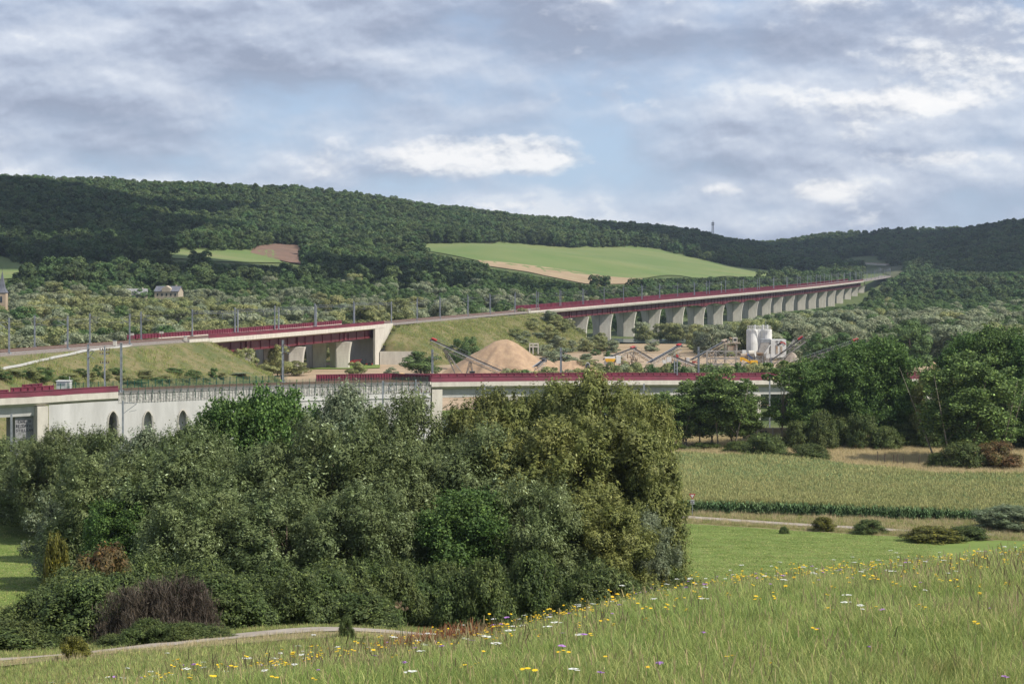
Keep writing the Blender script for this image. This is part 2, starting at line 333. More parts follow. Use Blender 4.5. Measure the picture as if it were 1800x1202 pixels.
# ------------------------------------------------------------------ railway alignments
def spline(ctrl, n=24):
    P3 = [Vector(p) for p in ctrl]; out = []
    for i in range(len(P3) - 1):
        p0 = P3[max(i - 1, 0)]; p1 = P3[i]; p2 = P3[i + 1]; p3 = P3[min(i + 2, len(P3) - 1)]
        for k in range(n):
            t = k / n; out.append(0.5 * ((2 * p1) + (p2 - p0) * t + (2 * p0 - 5 * p1 + 4 * p2 - p3) * t * t + (3 * p1 - p0 - 3 * p2 + p3) * t ** 3))
    out.append(P3[-1]); return np.array([tuple(p) for p in out])
class Line:
    def __init__(s, ctrl):
        s.p = spline(ctrl); d = np.linalg.norm(np.diff(s.p[:, :2], axis=0), axis=1); s.s = np.concatenate([[0], np.cumsum(d)])
        t = np.gradient(s.p[:, :2], axis=0); t /= np.linalg.norm(t, axis=1)[:, None]
        for _ in range(6): t[1:-1] = (t[:-2] + t[1:-1] + t[2:]) / 3
        s.t = t; s.u = U0 + F * s.p[:, 0] / s.p[:, 1]
    def at(s, q, off=0.0, dz=0.0):
        x, y, z = (np.interp(q, s.s, s.p[:, k]) for k in range(3)); tx, ty = s.tan(q)
        return Vector((x + ty * off, y - tx * off, z + dz))      # positive offset = right-hand side, towards the camera
    def tan(s, q):
        tx, ty = np.interp(q, s.s, s.t[:, 0]), np.interp(q, s.s, s.t[:, 1]); l = math.hypot(tx, ty); return tx / l, ty / l
    def s_at_u(s, u, off=0.0):
        k = int(np.argmax(s.u)) + 1
        if not off: return float(np.interp(u, s.u[:k], s.s[:k]))
        q = s.s_at_u(u)
        for _ in range(12):
            p = s.at(q, off); q += (u - (U0 + F * p.x / p.y)) * p.y / F / max(s.tan(q)[0] - s.tan(q)[1] * p.x / p.y, 0.05) * 0.9
        return float(q)
    def sweep(s, mb, s0, s1, prof, step=4.0, mi=0, fn=None):
        """closed profile [(offset, dz)] swept from s0 to s1"""
        n = max(2, int(abs(s1 - s0) / step) + 1); qs = np.linspace(s0, s1, n); m = len(fn(s0) if fn else prof); vs = []; fs = []
        for q in qs:
            pr = fn(q) if fn else prof
            vs += [s.at(q, o, dz) for o, dz in pr]
        for i in range(n - 1):
            for k in range(m): fs.append((i * m + k, i * m + (k + 1) % m, (i + 1) * m + (k + 1) % m, (i + 1) * m + k))
        fs.append(tuple(range(m))[::-1]); fs.append(tuple((n - 1) * m + k for k in range(m)))
        mb.add(vs, fs, mi); return mb
def uz(u, D, z): return (XU(u, D), D, z)
UP = Line([uz(-900, 330, -18.8), uz(-400, 405, -19.5), uz(-120, 465, -20.0), uz(65, 522, -20.5), uz(240, 585, -20.9), uz(370, 632, -21.0), uz(525, 704, -21.0),
           uz(690, 790, -20.4), uz(820, 870, -19.7), uz(940, 955, -18.9), uz(1059, 1050, -17.9), uz(1150, 1130, -16.8), uz(1266, 1270, -15.3),
           uz(1390, 1480, -13.2), uz(1470, 1720, -11.2), uz(1530, 2030, -8.8), uz(1556, 2330, -6.5), uz(1545, 2650, -3.0), uz(1505, 3000, 0)])
LO = Line([uz(-500, 350, -24.3), uz(0, 372, -23.9), uz(208, 385, -23.45), uz(500, 405, -23.4), uz(758, 425, -23.85), uz(1090, 447, -24.7), uz(1380, 472, -26.0), uz(1800, 510, -27.5), uz(2400, 560, -29)])

# upper line structures, by distance along it
SB1a, SB1b = UP.s_at_u(368, 9.0), UP.s_at_u(676, 9.0)          # first bridge
SV0, SV1 = UP.s_at_u(950, 7.4), UP.s_at_u(1518, 7.4)           # long viaduct
HW = 9.0                                             # half width of the first bridge
def seg_dist(x, y, sa, sb, off=0.0):
    qs = np.linspace(sa, sb, max(2, int((sb - sa) / 8))); pts = np.array([tuple(UP.at(q, off)) for q in qs]); best = np.full(np.shape(x), 1e9); bz = np.zeros(np.shape(x))
    for a, b in zip(pts[:-1], pts[1:]):
        d = b - a; t = np.clip(((x - a[0]) * d[0] + (y - a[1]) * d[1]) / (d[0] ** 2 + d[1] ** 2), 0, 1)
        dd = np.hypot(x - a[0] - t * d[0], y - a[1] - t * d[1]); zz = a[2] + t * d[2]; m = dd < best; best = np.where(m, dd, best); bz = np.where(m, zz, bz)
    return best, bz
EMBS = [(0.0, SB1a - 9, 11.5, 0.0, 0.56, 'left'), (SB1b + 14, SV0 - 8, 9.5, 0.0, 0.56, 'middle'), (SV1 + 5, UP.s[-1], 9, 0, 0.55, 'far')]
WING = ((-45.8, 766.5), (-50.1, 753.9))      # top and bottom of the wing wall's sloping edge, in plan
def emb_h(x, y, k):
    sa, sb, hw, off, sl, _ = EMBS[k]; d, z = seg_dist(x, y, sa, sb, off)
    bump = (vnoise(x / 7, y / 7, 8) - 0.5) * 0.5 * np.clip((d - hw) / 6, 0, 1)
    z = z - 0.75 - np.maximum(0, d - hw) * sl + bump
    if k == 1:      # cut off by the splayed wing wall and by the low retaining wall
        (ax_, ay_), (bx_, by_) = WING; side = (bx_ - ax_) * (y - ay_) - (by_ - ay_) * (x - ax_)
        L2 = (bx_ - ax_) ** 2 + (by_ - ay_) ** 2; tt = ((x - ax_) * (bx_ - ax_) + (y - ay_) * (by_ - ay_)) / L2; z = np.minimum(z, -21.2 - 9.5 * np.maximum(tt, -0.05) + 0.55 * np.maximum(side, 0) / math.sqrt(L2))
        z = np.where((side < 0) & (x < ax_ + 12) & (y < ay_ + 26), -99.0, z); z = np.where((y < by_) & (x < XU(735, 754)), -99.0, z)
    return z
def E(x, y):
    g = H(x, y); y = np.asarray(y, float)
    if np.ndim(x) == 0:
        if 250 < y < 1100:
            for k in range(2): g = max(g, float(emb_h(np.float64(x), np.float64(y), k)))
        return float(g)
    m = (y > 250) & (y < 1100)
    if m.any():
        for k in range(2): g = np.where(m, np.maximum(g, emb_h(x, y, k)), g)
    return g
def hit(u, v, lo=20.0, hi=4200.0, fn=None, lift=0.0):
    """distance at which the line of sight through a photo pixel meets the ground"""
    Ds = np.geomspace(lo, hi, 500); g = (fn or H)(XU(u, Ds), Ds) + lift; r = (V0 - v) / F * Ds; k = np.nonzero(r <= g)[0]
    return float(Ds[k[0]]) if len(k) else hi
def loft(name, near, far, mat, nx=40, ny=20, lift=0.08, fn=None, kind='structure'):
    """ground sheet between two polylines of (u, D) that follows the terrain"""
    def res(pl, n):
        pl = np.array([(XU(u, D), D) for u, D in pl]); s = np.concatenate([[0], np.cumsum(np.linalg.norm(np.diff(pl, axis=0), axis=1))]); q = np.linspace(0, s[-1], n)
        return np.stack([np.interp(q, s, pl[:, 0]), np.interp(q, s, pl[:, 1])], 1)
    a, b = res(near, nx), res(far, nx); t = np.linspace(0, 1, ny)[:, None, None]; g = a[None] * (1 - t) + b[None] * t
    z = (fn or H)(g[..., 0], g[..., 1]) + lift; Vv = np.concatenate([g, z[..., None]], -1).reshape(-1, 3)
    ii, jj = np.meshgrid(np.arange(nx - 1), np.arange(ny - 1)); a0 = (jj * nx + ii).ravel()
    return tag(obj_of(name, np_mesh(name, Vv, np.stack([a0, a0 + 1, a0 + nx + 1, a0 + nx], 1), [mat], smooth=True)), kind=kind)
def pixel_loft(name, near, far, mat, **k):      # corners given where the photo shows them
    kk = dict(k); return loft(name, [(u, hit(u, v)) for u, v in near], [(u, hit(u, v)) for u, v in far], mat, **kk)

def scatter(name, pts, rz, sc, sources, label=None, cat=None, kind='stuff', tilt=None, pick=None):
    """many copies of the source meshes as ONE object"""
    pts = np.asarray(pts, np.float32); me = bpy.data.meshes.new(name); me.vertices.add(len(pts)); me.vertices.foreach_set('co', pts.ravel())
    sc = np.asarray(sc, np.float32); sc = np.repeat(sc[:, None], 3, 1) if sc.ndim == 1 else sc
    rot = np.zeros((len(pts), 3), np.float32); rot[:, 2] = rz
    if tilt is not None: rot[:, :2] = tilt
    for nm, dat in (('s3', sc), ('r3', rot)):
        at = me.attributes.new(nm, 'FLOAT_VECTOR', 'POINT'); at.data.foreach_set('vector', dat.ravel())
    at = me.attributes.new('pick', 'INT', 'POINT'); at.data.foreach_set('value', np.asarray(pick, np.int32) if pick is not None else np.random.default_rng(len(pts)).integers(0, len(sources), len(pts)).astype(np.int32))
    me.update(); o = obj_of(name, me)
    ng = bpy.data.node_groups.new(name + '_scatter', 'GeometryNodeTree')
    ng.interface.new_socket('Geometry', in_out='INPUT', socket_type='NodeSocketGeometry'); ng.interface.new_socket('Geometry', in_out='OUTPUT', socket_type='NodeSocketGeometry')
    N, L = ng.nodes, ng.links; gi = N.new('NodeGroupInput'); go = N.new('NodeGroupOutput'); ip = N.new('GeometryNodeInstanceOnPoints'); L.new(gi.outputs[0], ip.inputs['Points'])
    jn = N.new('GeometryNodeJoinGeometry')
    for s in sources:
        oi = N.new('GeometryNodeObjectInfo'); oi.inputs['Object'].default_value = s; oi.inputs['As Instance'].default_value = True; L.new(oi.outputs['Geometry'], jn.inputs[0])
    L.new(jn.outputs[0], ip.inputs['Instance']); ip.inputs['Pick Instance'].default_value = True
    def na(nm, ty):
        a = N.new('GeometryNodeInputNamedAttribute'); a.data_type = ty; a.inputs['Name'].default_value = nm; return a.outputs[0]
    L.new(na('pick', 'INT'), ip.inputs['Instance Index']); L.new(na('r3', 'FLOAT_VECTOR'), ip.inputs['Rotation']); L.new(na('s3', 'FLOAT_VECTOR'), ip.inputs['Scale'])
    L.new(ip.outputs[0], go.inputs[0])
    md = o.modifiers.new('scatter', 'NODES'); md.node_group = ng
    return tag(o, label, cat, kind=kind)

# ------------------------------------------------------------------ ground sheets: fields, tracks, water
grass_bright = pm('mown_grass', (0.105, 0.16, 0.028), (0.14, 0.19, 0.042), scale=0.12, detail=8, rough=1, stretch=(0.3, 1.6, 1))
grass_slope = pm('slope_grass', (0.085, 0.10, 0.034), (0.165, 0.14, 0.068), scale=0.10, detail=11, rough=1, bump=0.7, c3=(0.075, 0.105, 0.032), lo=0.40, hi=0.55)
dry_m = pm('dry_grass', (0.42, 0.35, 0.20), (0.31, 0.27, 0.14), scale=0.4, detail=8, rough=1, bump=0.5)
verge_m = pm('verge', (0.15, 0.135, 0.06), (0.22, 0.175, 0.095), scale=0.35, detail=8, rough=1, bump=0.6, c3=(0.1, 0.13, 0.04))
track_m = pm('track_gravel', (0.33, 0.29, 0.245), (0.24, 0.205, 0.17), scale=1.2, detail=6, rough=1, bump=0.3)
soil_m = pm('quarry_soil', (0.36, 0.27, 0.18), (0.27, 0.205, 0.135), scale=0.09, detail=8, rough=1, bump=0.3, c3=(0.2, 0.2, 0.09))
stubble_m = pm('stubble', (0.31, 0.235, 0.145), (0.25, 0.185, 0.11), scale=0.1, detail=6, rough=1, stretch=(0.4, 1, 1))
plough_m = pm('bare_field', (0.17, 0.105, 0.075), (0.13, 0.085, 0.06), scale=0.05, detail=6, rough=1)
hillgrass_m = pm('hill_pasture', (0.105, 0.155, 0.045), (0.145, 0.175, 0.062), scale=0.02, detail=8, rough=1, stretch=(0.5, 1, 1), c3=(0.17, 0.175, 0.075))
cornsoil_m = pm('corn_soil', (0.12, 0.13, 0.05), (0.09, 0.1, 0.035), scale=0.5, rough=1)
loft('meadow', [(-700, 290), (300, 290), (1100, 285), (1215, 282), (1560, 268), (1800, 262), (2500, 262)], [(-700, 150), (300, 150), (1150, 150), (1900, 150), (2500, 150)], grass_bright, nx=120, ny=60, lift=0.1)
loft('grass_verge', [(900, 286), (1215, 281.8), (1560, 267.8), (1800, 261), (2400, 258)], [(900, 296), (1215, 294), (1560, 284), (1800, 281), (2400, 278)], verge_m, nx=80, ny=16, lift=0.1)
loft('dirt_track', [(1000, 291.5), (1210, 287.5), (1380, 280.0), (1560, 273.5), (1750, 268)], [(1000, 294.8), (1210, 290.5), (1380, 282.8), (1560, 276), (1750, 270.5)], track_m, nx=80, ny=4, lift=0.2)
loft('cornfield_soil', [(1050, 297), (1215, 293), (1560, 286), (1800, 282), (2400, 278)], [(1050, 375), (1200, 373), (1350, 367), (1450, 358), (1640, 336), (2400, 322)], cornsoil_m, nx=60, ny=30, lift=0.15)
loft('dry_grass_field', [(1050, 375.5), (1200, 373.5), (1350, 367.5), (1450, 358.5), (1640, 336.5), (2400, 322.5)], [(1050, 424), (1300, 428), (1640, 430), (1900, 430), (2400, 430)], dry_m, nx=60, ny=20, lift=0.15)
loft('country_lane', [(-700, 79.0), (0, 81.8), (300, 88.4), (600, 98.6), (760, 106), (1000, 123)], [(-700, 83.8), (0, 87), (300, 94.6), (600, 105.4), (760, 113.5), (1000, 132)], track_m, nx=160, ny=5, lift=0.16)
loft('lane_verge', [(-700, 75), (0, 77), (300, 83), (600, 93), (760, 99), (1000, 117)], [(-700, 79.3), (0, 82.1), (300, 89.0), (600, 99.4), (760, 106.8), (1000, 123.8)], verge_m, nx=160, ny=8, lift=0.12)
loft('quarry_ground', [(380, 520), (700, 500), (1100, 520), (1500, 530), (2300, 560)], [(430, 770), (700, 775), (930, 860), (1150, 885), (2300, 800)], soil_m, nx=80, ny=50, lift=0.25)
loft('bare_field', [(980, 862), (1080, 880), (1200, 880), (1420, 860)], [(1060, 985), (1120, 1000), (1200, 1005), (1420, 990)], stubble_m, nx=50, ny=20, lift=0.35)
loft('grass_field', [(545, 716), (600, 718), (640, 722), (668, 726)], [(545, 744), (590, 746), (640, 748), (668, 750)], grass_bright, nx=30, ny=12, lift=0.45)
water_m = pm('river_water', (0.10, 0.13, 0.13), (0.08, 0.11, 0.115), scale=0.3, rough=0.12, spec=0.6)
loft('river', [(960, 1000), (1080, 1004), (1300, 1010), (1440, 1020)], [(985, 1035), (1090, 1045), (1300, 1060), (1440, 1075)], water_m, nx=40, ny=6, lift=0.7)
loft('canal', [(500, 432), (760, 450), (1000, 468), (1300, 490)], [(500, 448), (760, 474), (1000, 492), (1300, 512)], water_m, nx=40, ny=6, lift=0.3)
loft('canal_bank', [(500, 449), (760, 475), (1000, 493), (1300, 513)], [(500, 470), (760, 505), (1000, 525), (1300, 540)], grass_bright, nx=30, ny=6, lift=0.35)
HF = {}
def hill_field(name, near, far, mat):
    HF[name] = [(u, v - {'large_hill_pasture': 4, 'stubble_strip': 1, 'upper_hill_pasture': 1, 'left_hill_pasture': 4}.get(name, 2)) for u, v in near] + far[::-1]
    return pixel_loft(name, near, far, mat, nx=60, ny=30, lift=0.7)
hill_field('large_hill_pasture', [(690, 436), (860, 466), (960, 480), (1130, 492), (1250, 490), (1430, 487)], [(690, 432), (760, 430), (880, 428), (1000, 437), (1140, 436), (1290, 470), (1410, 482)], hillgrass_m)
hill_field('stubble_strip', [(850, 470), (930, 482), (1030, 500), (1130, 502)], [(840, 461), (930, 470), (1030, 482), (1130, 491)], stubble_m)
hill_field('upper_hill_pasture', [(215, 446), (300, 458), (380, 462), (495, 466)], [(215, 441), (300, 441), (390, 442), (480, 442)], hillgrass_m)
hill_field('ploughed_hill_patch', [(440, 447), (500, 462), (535, 470)], [(448, 434), (490, 430), (532, 434)], plough_m)
hill_field('left_hill_pasture', [(-60, 498), (0, 494), (40, 490), (92, 485)], [(-60, 455), (0, 452), (40, 466), (92, 480)], hillgrass_m)
hill_field('railway_cutting', [(1570, 490), (1600, 490), (1625, 480)], [(1545, 476), (1580, 466), (1618, 458)], pm('shaded_cutting_grass', (0.085, 0.085, 0.042), (0.06, 0.075, 0.032), scale=0.03, rough=1))  # brown-green cutting grass, its shade put into the darkened colour
hill_field('cleared_slope', [(1428, 444), (1445, 452), (1456, 458)], [(1428, 432), (1442, 429), (1456, 430)], pm('cleared_soil', (0.10, 0.085, 0.05), (0.075, 0.08, 0.04), scale=0.03, rough=1))

# ------------------------------------------------------------------ embankments of the upper line
for k, (sa, sb, hw, off, sl, nm) in enumerate(EMBS[:2]):
    pts = np.array([tuple(UP.at(q)) for q in np.linspace(sa, sb, 20)]); x0, x1 = pts[:, 0].min() - 45, pts[:, 0].max() + 45; y0, y1 = pts[:, 1].min() - 45, pts[:, 1].max() + 45
    xs = np.arange(x0, x1, 1.6); ys = np.arange(y0, y1, 2.0); gx, gy = np.meshgrid(xs, ys); z = emb_h(gx, gy, k); g = H(gx, gy)
    keep = z > g - 1.2; Vv = np.stack([gx, gy, np.maximum(z, g - 1.2)], -1).reshape(-1, 3); nx = len(xs)
    ii, jj = np.meshgrid(np.arange(nx - 1), np.arange(len(ys) - 1)); a0 = (jj * nx + ii).ravel(); kk = keep.ravel()
    ok = kk[a0] | kk[a0 + 1] | kk[a0 + nx] | kk[a0 + nx + 1]; a0 = a0[ok]
    me = np_mesh('embankment', Vv, np.stack([a0, a0 + 1, a0 + nx + 1, a0 + nx], 1), [grass_slope], smooth=True)
    tag(obj_of('embankment', me), kind='structure')
# ballast bed and rails of the upper line
mb = MB(); UP.sweep(mb, 2, UP.s[-1] - 2, [(-7.6, -0.74), (-6.4, 0.0), (6.4, 0.0), (7.6, -0.74)], step=9)
tag(mb.build('track_bed', ballast_m), kind='structure')
mb = MB()
for c in (-3.2, 3.2):
    for g in (-0.75, 0.75): UP.sweep(mb, 4, SB1b + 300, [(c + g - 0.07, 0.0), (c + g - 0.07, 0.17), (c + g + 0.07, 0.17), (c + g + 0.07, 0.0)], step=14)
    UP.sweep(mb, 4, SB1b + 300, [(c - 1.25, 0.0), (c - 1.25, 0.03), (c + 1.25, 0.03), (c + 1.25, 0.0)], step=14)
tag(mb.build('railway_track', sleeper_m), kind='structure')
# concrete drain running up the left embankment
drain = [(-40, 660), (0, 653), (40, 643), (90, 632), (150, 619), (200, 612), (250, 606), (292, 603)]
mb = MB(); pts = [P(u, hit(u, v, 300, 1200, E), v) for u, v in drain]
for a, b in zip(pts[:-1], pts[1:]):
    n = 6
    for i in range(n):
        p, q = a.lerp(b, i / n), a.lerp(b, (i + 1) / n); p.z = E(p.x, p.y) + 0.15; q.z = E(q.x, q.y) + 0.15; mb.bar(p, q, 1.0, 0.4)
tag(mb.build('drainage_channel', concrete), 'long pale concrete drainage gutter climbing the grassy embankment on the left', 'gutter')

# ------------------------------------------------------------------ long viaduct and first bridge of the upper line
def parapet(line, parent, off, s0, s1, h, rib=2.0, ribs=True, z0=0.0, th=0.12, name='parapet', mat=None, out=1, lean=0.0):
    mb = MB(); line.sweep(mb, s0, s1, [(off, z0), (off + th, z0), (off + th + lean, z0 + h), (off + lean, z0 + h)], step=6)
    line.sweep(mb, s0, s1, [(off - 0.09 + lean, z0 + h - 0.02), (off + th + 0.09 + lean, z0 + h - 0.02), (off + th + 0.09 + lean, z0 + h + 0.13), (off - 0.09 + lean, z0 + h + 0.13)], step=6)
    q = s0 + rib / 2
    while q < s1 and ribs:
        tx, ty = line.tan(q); zz = Vector((0, 0, 1)); ax = (Vector((tx, ty, 0)), Vector((-ty, tx, 0)), zz)
        for sg in (-1, 1): mb.box(line.at(q, off + th / 2 + sg * 0.14 + lean * 0.5, z0 + h * 0.5), (0.22, 0.2, h), 0, ax)
        q += rib
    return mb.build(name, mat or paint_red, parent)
def girder_bridge(name, s0, s1, hw, piers, label, cat, depth, far_from=None, near_to=None, near_h=1.25, far_h=1.7, twin=False, pier_w=10.5, top_w=12.0):
    root = empty(name, UP.at((s0 + s1) / 2) - Vector((0, 0, 20)), label, cat)
    inv = root.location.copy()
    def put(o): o.parent = root; o.location = -inv; return o
    mb = MB(); UP.sweep(mb, s0, s1, [(-hw, 0.12), (-hw, -1.25), (-hw + 0.5, -1.45), (-hw + 2.2, -1.8), (hw - 2.2, -1.8), (hw - 0.5, -1.45), (hw, -1.25), (hw, 0.12), (hw - 0.45, 0.12), (hw - 0.45, -0.35), (-hw + 0.45, -0.35), (-hw + 0.45, 0.12)], step=5)
    put(mb.build('deck', concrete_pale))
    fa = s0 if far_from is None else far_from; nt = s1 if near_to is None else near_to
    put(parapet(UP, None, hw - 0.3, s0, nt, near_h, z0=0.1, ribs=False)); put(parapet(UP, None, -hw + 0.2, fa, s1, far_h, z0=0.1))
    for off in (-1, 1):
        o = off * (hw - 2.6); mb = MB()
        def pr(q, o=o): d = depth(q); return [(o - 0.06, -1.8), (o - 0.06, -1.8 - d), (o + 0.06, -1.8 - d), (o + 0.06, -1.8)]
        def fl(q, o=o): d = depth(q); return [(o - 0.45, -1.8 - d), (o + 0.45, -1.8 - d), (o + 0.45, -1.88 - d), (o - 0.45, -1.88 - d)]
        UP.sweep(mb, s0 + 1, s1 - 1, None, step=4, fn=pr); UP.sweep(mb, s0 + 1, s1 - 1, None, step=4, fn=fl)
        q = s0 + 4; k = 0
        while q < s1 - 2:
            tx, ty = UP.tan(q); d = depth(q); ax = (Vector((tx, ty, 0)), Vector((-ty, tx, 0)), Vector((0, 0, 1)))
            mb.box(UP.at(q, o + off * 0.2, -1.85 - d / 2), (0.12, 0.3, d - 0.1), 0, ax); q += 8
        for ps in piers:
            tx, ty = UP.tan(ps); d = depth(ps); ax = (Vector((tx, ty, 0)), Vector((-ty, tx, 0)), Vector((0, 0, 1)))
            mb.box(UP.at(ps, o + off * 0.22, -1.85 - d / 2), (1.5, 0.5, d - 0.02), 0, ax)
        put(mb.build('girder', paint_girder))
    for ps in piers:
        c = UP.at(ps); g = min(E(c.x, c.y), H(c.x, c.y)) - 1.0; tx, ty = UP.tan(ps); t = Vector((tx, ty, 0)); n = Vector((ty, -tx, 0)); d = depth(ps)
        ztop = c.z - 1.88 - d - 0.45; hh = ztop - g
        cols = [(0.0, 1.0)] if not twin else [(-hw * 0.52, 0.60), (hw * 0.52, 0.60)]
        mb = MB(); jn = MB(); bg_ = MB()
        for co, wk in cols:
            lv = []
            for f in np.linspace(0, 1, 11):
                z = g + hh * f; e = max(0.0, (f - 0.35) / 0.65) ** 2.0
                w = (pier_w * 0.5 + (top_w - pier_w) * 0.5 * e) * wk; lv.append((z, w, 0.65 + 0.2 * e, 2.5 + 0.4 * e))
            m = 6; vs = []; fs = []
            for z, w, a, b in lv:
                for o, q in ((-w, -a), (-w * 0.08, -b), (w, -a), (w, a), (-w * 0.08, b), (-w, a)):
                    p = c + n * (o + co) + t * q; vs.append((p.x, p.y, z))
            for i in range(len(lv) - 1):
                for k in range(m): fs.append((i * m + k, i * m + (k + 1) % m, (i + 1) * m + (k + 1) % m, (i + 1) * m + k))
            fs += [tuple(range(m))[::-1], tuple((len(lv) - 1) * m + k for k in range(m))]; mb.add(vs, fs)
            p = c + n * (co - 0.08 * pier_w * 0.5) - t * 2.75; jn.bar((p.x, p.y, g), (p.x, p.y, g + hh * 0.98), 0.22)
            for sgn in (-1, 1):
                q = c + n * (co + sgn * (1.2 if twin else hw - 2.6)); bg_.box((q.x, q.y, ztop + 0.22), (0.9, 0.9, 0.44))
        pr_ = put(mb.build('pier', concrete_pale)); o = jn.parts('drain_pipe', concrete_dark, pr_); o = bg_.parts('bearing', steel_dark, pr_)
    return root, put
pier_u = [985, 1015, 1058, 1100, 1144, 1186, 1223, 1257, 1291, 1318, 1342, 1362, 1383, 1404, 1423, 1441, 1457, 1472, 1486, 1498, 1510]
ps2 = [UP.s_at_u(u, 0) for u in pier_u]
s_h1, s_h2 = ps2[7], ps2[8]
def depth2(q):
    base = 3.0; mid = (s_h1 + s_h2) / 2
    for sh in (ps2[6], s_h1, s_h2, ps2[9]): base += 1.3 * math.exp(-((q - sh) / 11.0) ** 2)
    return base
via, put = girder_bridge('railway_viaduct', SV0, SV1, 7.4, ps2, 'long curving railway viaduct with maroon girders on many flared concrete piers crossing the valley', 'viaduct', depth2,
                         far_from=UP.s_at_u(905, -7.4), near_h=1.15, far_h=1.8, pier_w=9.6, top_w=12.2)
c = UP.at(SV0 - 3); tx, ty = UP.tan(SV0 - 3); ax = (Vector((tx, ty, 0)), Vector((-ty, tx, 0)), Vector((0, 0, 1)))
mb = MB(); mb.box(c + Vector((0, 0, -5.0)), (5, 13.5, 9.0), 0, ax); UP.sweep(mb, SV0 - 16, SV0, [(6.9, 0.1), (7.4, 0.1), (7.4, -3.4), (6.9, -3.4)], step=4)
put(mb.build('abutment', concrete_pale))
ps1 = [UP.s_at_u(u, 7.0) for u in (436, 526, 608)]
br1, put = girder_bridge('railway_bridge', SB1a, SB1b, HW, ps1, 'upper railway bridge with maroon girders and flared twin piers between two grassy embankments', 'bridge', lambda q: 3.0,
                         far_from=UP.s_at_u(222, -9), far_h=1.3, near_h=1.15, twin=True, pier_w=12.0, top_w=15.0)
# abutments: a shaded cross wall, a splayed wing wall and the low retaining wall beside it
c = UP.at(SB1b + 2.0); tx, ty = UP.tan(SB1b); T = Vector((tx, ty, 0)); Nn = Vector((ty, -tx, 0)); ax = (T, -Nn, Vector((0, 0, 1)))
mb = MB(); g = -36.5; hh = c.z - 2.0 - g
mb.box(Vector((c.x, c.y, g + hh / 2)), (3.0, 2 * HW - 0.6, hh), 0, ax)
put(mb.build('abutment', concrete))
wt_, wb_ = Vector((WING[0][0], WING[0][1], 0)), Vector((WING[1][0], WING[1][1], 0)); a = Vector((-51.5, 749.6, 0)); zt = UP.at(SB1b).z + 0.1
mb = MB(); mb.prism([(a.x, a.y, zt), (wt_.x, wt_.y, zt + 0.15), (wt_.x, wt_.y, zt - 1.2), (wb_.x, wb_.y, -30.8), (wb_.x, wb_.y, -36.4), (a.x, a.y, -36.4)], (-0.75, 0.25, 0))
put(mb.build('wing_wall', concrete_pale))
c0 = UP.at(SB1a - 2.0); mb = MB(); mb.box(Vector((c0.x, c0.y, c0.z - 5.2)), (3.0, 2 * HW, 8.6), 0, ax)
a = UP.at(SB1a + 0.5, HW - 0.1); b = UP.at(SB1a - 13, HW - 0.1)
mb.prism([(a.x, a.y, a.z + 0.1), (b.x, b.y, b.z + 0.1), (b.x, b.y, b.z - 0.9), (a.x, a.y, a.z - 5.4)], -Nn * 0.6)
put(mb.build('abutment', concrete_pale))
x0_, x1_ = XU(668, 753.6), XU(736, 753.6); mb = MB(); mb.box(((x0_ + x1_) / 2, 753.5, -33.7), (x1_ - x0_, 0.8, 6.0))
tag(mb.build('retaining_wall', concrete_pale), 'low pale concrete retaining wall at the foot of the grassy embankment beside the bridge', 'wall')

# ------------------------------------------------------------------ lower line: bridge, long wall with pointed openings, bridge
def sU(u, off=0.0): return LO.s_at_u(u, off)
mb = MB(); LO.sweep(mb, sU(-450), sU(2300), [(-8.4, -0.5), (-8.4, 0.02), (-0.8, 0.02), (-0.8, -0.5)], step=10)
tag(mb.build('track_bed', ballast_m), kind='structure')
mb = MB()
for cc in (-2.6, -6.4):
    for g in (-0.75, 0.75): LO.sweep(mb, sU(-450), sU(2300), [(cc + g - 0.06, 0.02), (cc + g - 0.06, 0.18), (cc + g + 0.06, 0.18), (cc + g + 0.06, 0.02)], step=12)
tag(mb.build('railway_track', sleeper_m), kind='structure')
def lo_root(name, u, label, cat):
    p = LO.at(sU(u)); p.z = -36.0; r = empty(name, p, label, cat)
    def put(o): o.parent = r; o.location = -p; return o
    return r, put
# left span
rL, put = lo_root('concrete_bridge', 60, 'pale concrete railway bridge with maroon parapet at the left edge ending on the long wall', 'bridge')
sa, sb = sU(-450), sU(207)
mb = MB(); LO.sweep(mb, sa, sb, [(0.25, 0.0), (0.25, -1.25), (-0.35, -1.75), (-8.8, -1.75), (-9.4, -1.25), (-9.4, 0.0), (-9.0, -0.02), (-0.1, -0.02)], step=5)
put(mb.build('deck', concrete_pale))
mb = MB(); LO.sweep(mb, sa, sU(64), [(-0.9, -1.76), (-1.2, -3.7), (-8.0, -3.7), (-8.4, -1.76)], step=6); put(mb.build('box_girder', concrete))
put(parapet(LO, None, 0.16, sa, sb, 1.0, ribs=False, lean=-0.1)); put(parapet(LO, None, -9.3, sa, sU(40), 0.85, rib=1.6))
put(parapet(LO, None, -9.45, sU(44), sU(130), 1.15, rib=1.6, name='screen_panel')); put(parapet(LO, None, -10.4, sU(70), sU(112), 1.6, rib=1.6, name='screen_panel'))
mb = MB(); q = sU(74); tx, ty = LO.tan(q); ax = (Vector((tx, ty, 0)), Vector((-ty, tx, 0)), Vector((0, 0, 1)))
ct = LO.at(q, -0.9); mb.box(Vector((ct.x, ct.y, (ct.z - 1.9 - 36.6) / 2)), (2.1, 2.6, ct.z - 1.9 + 36.6), 0, ax); put(mb.build('pier', concrete_pale))
mb = MB(); ct = LO.at(sU(48), -4.4); mb.box(Vector((ct.x, ct.y, (ct.z - 3.75 - 36.6) / 2)), (3.7, 5.2, ct.z - 3.75 + 36.6), 0, ax); pg = put(mb.build('pier', pm('shaded_concrete', (0.27, 0.27, 0.275), (0.2, 0.2, 0.205), scale=0.8, rough=0.9, detail=8)))  # shade on this recessed pier is put into its darker grey
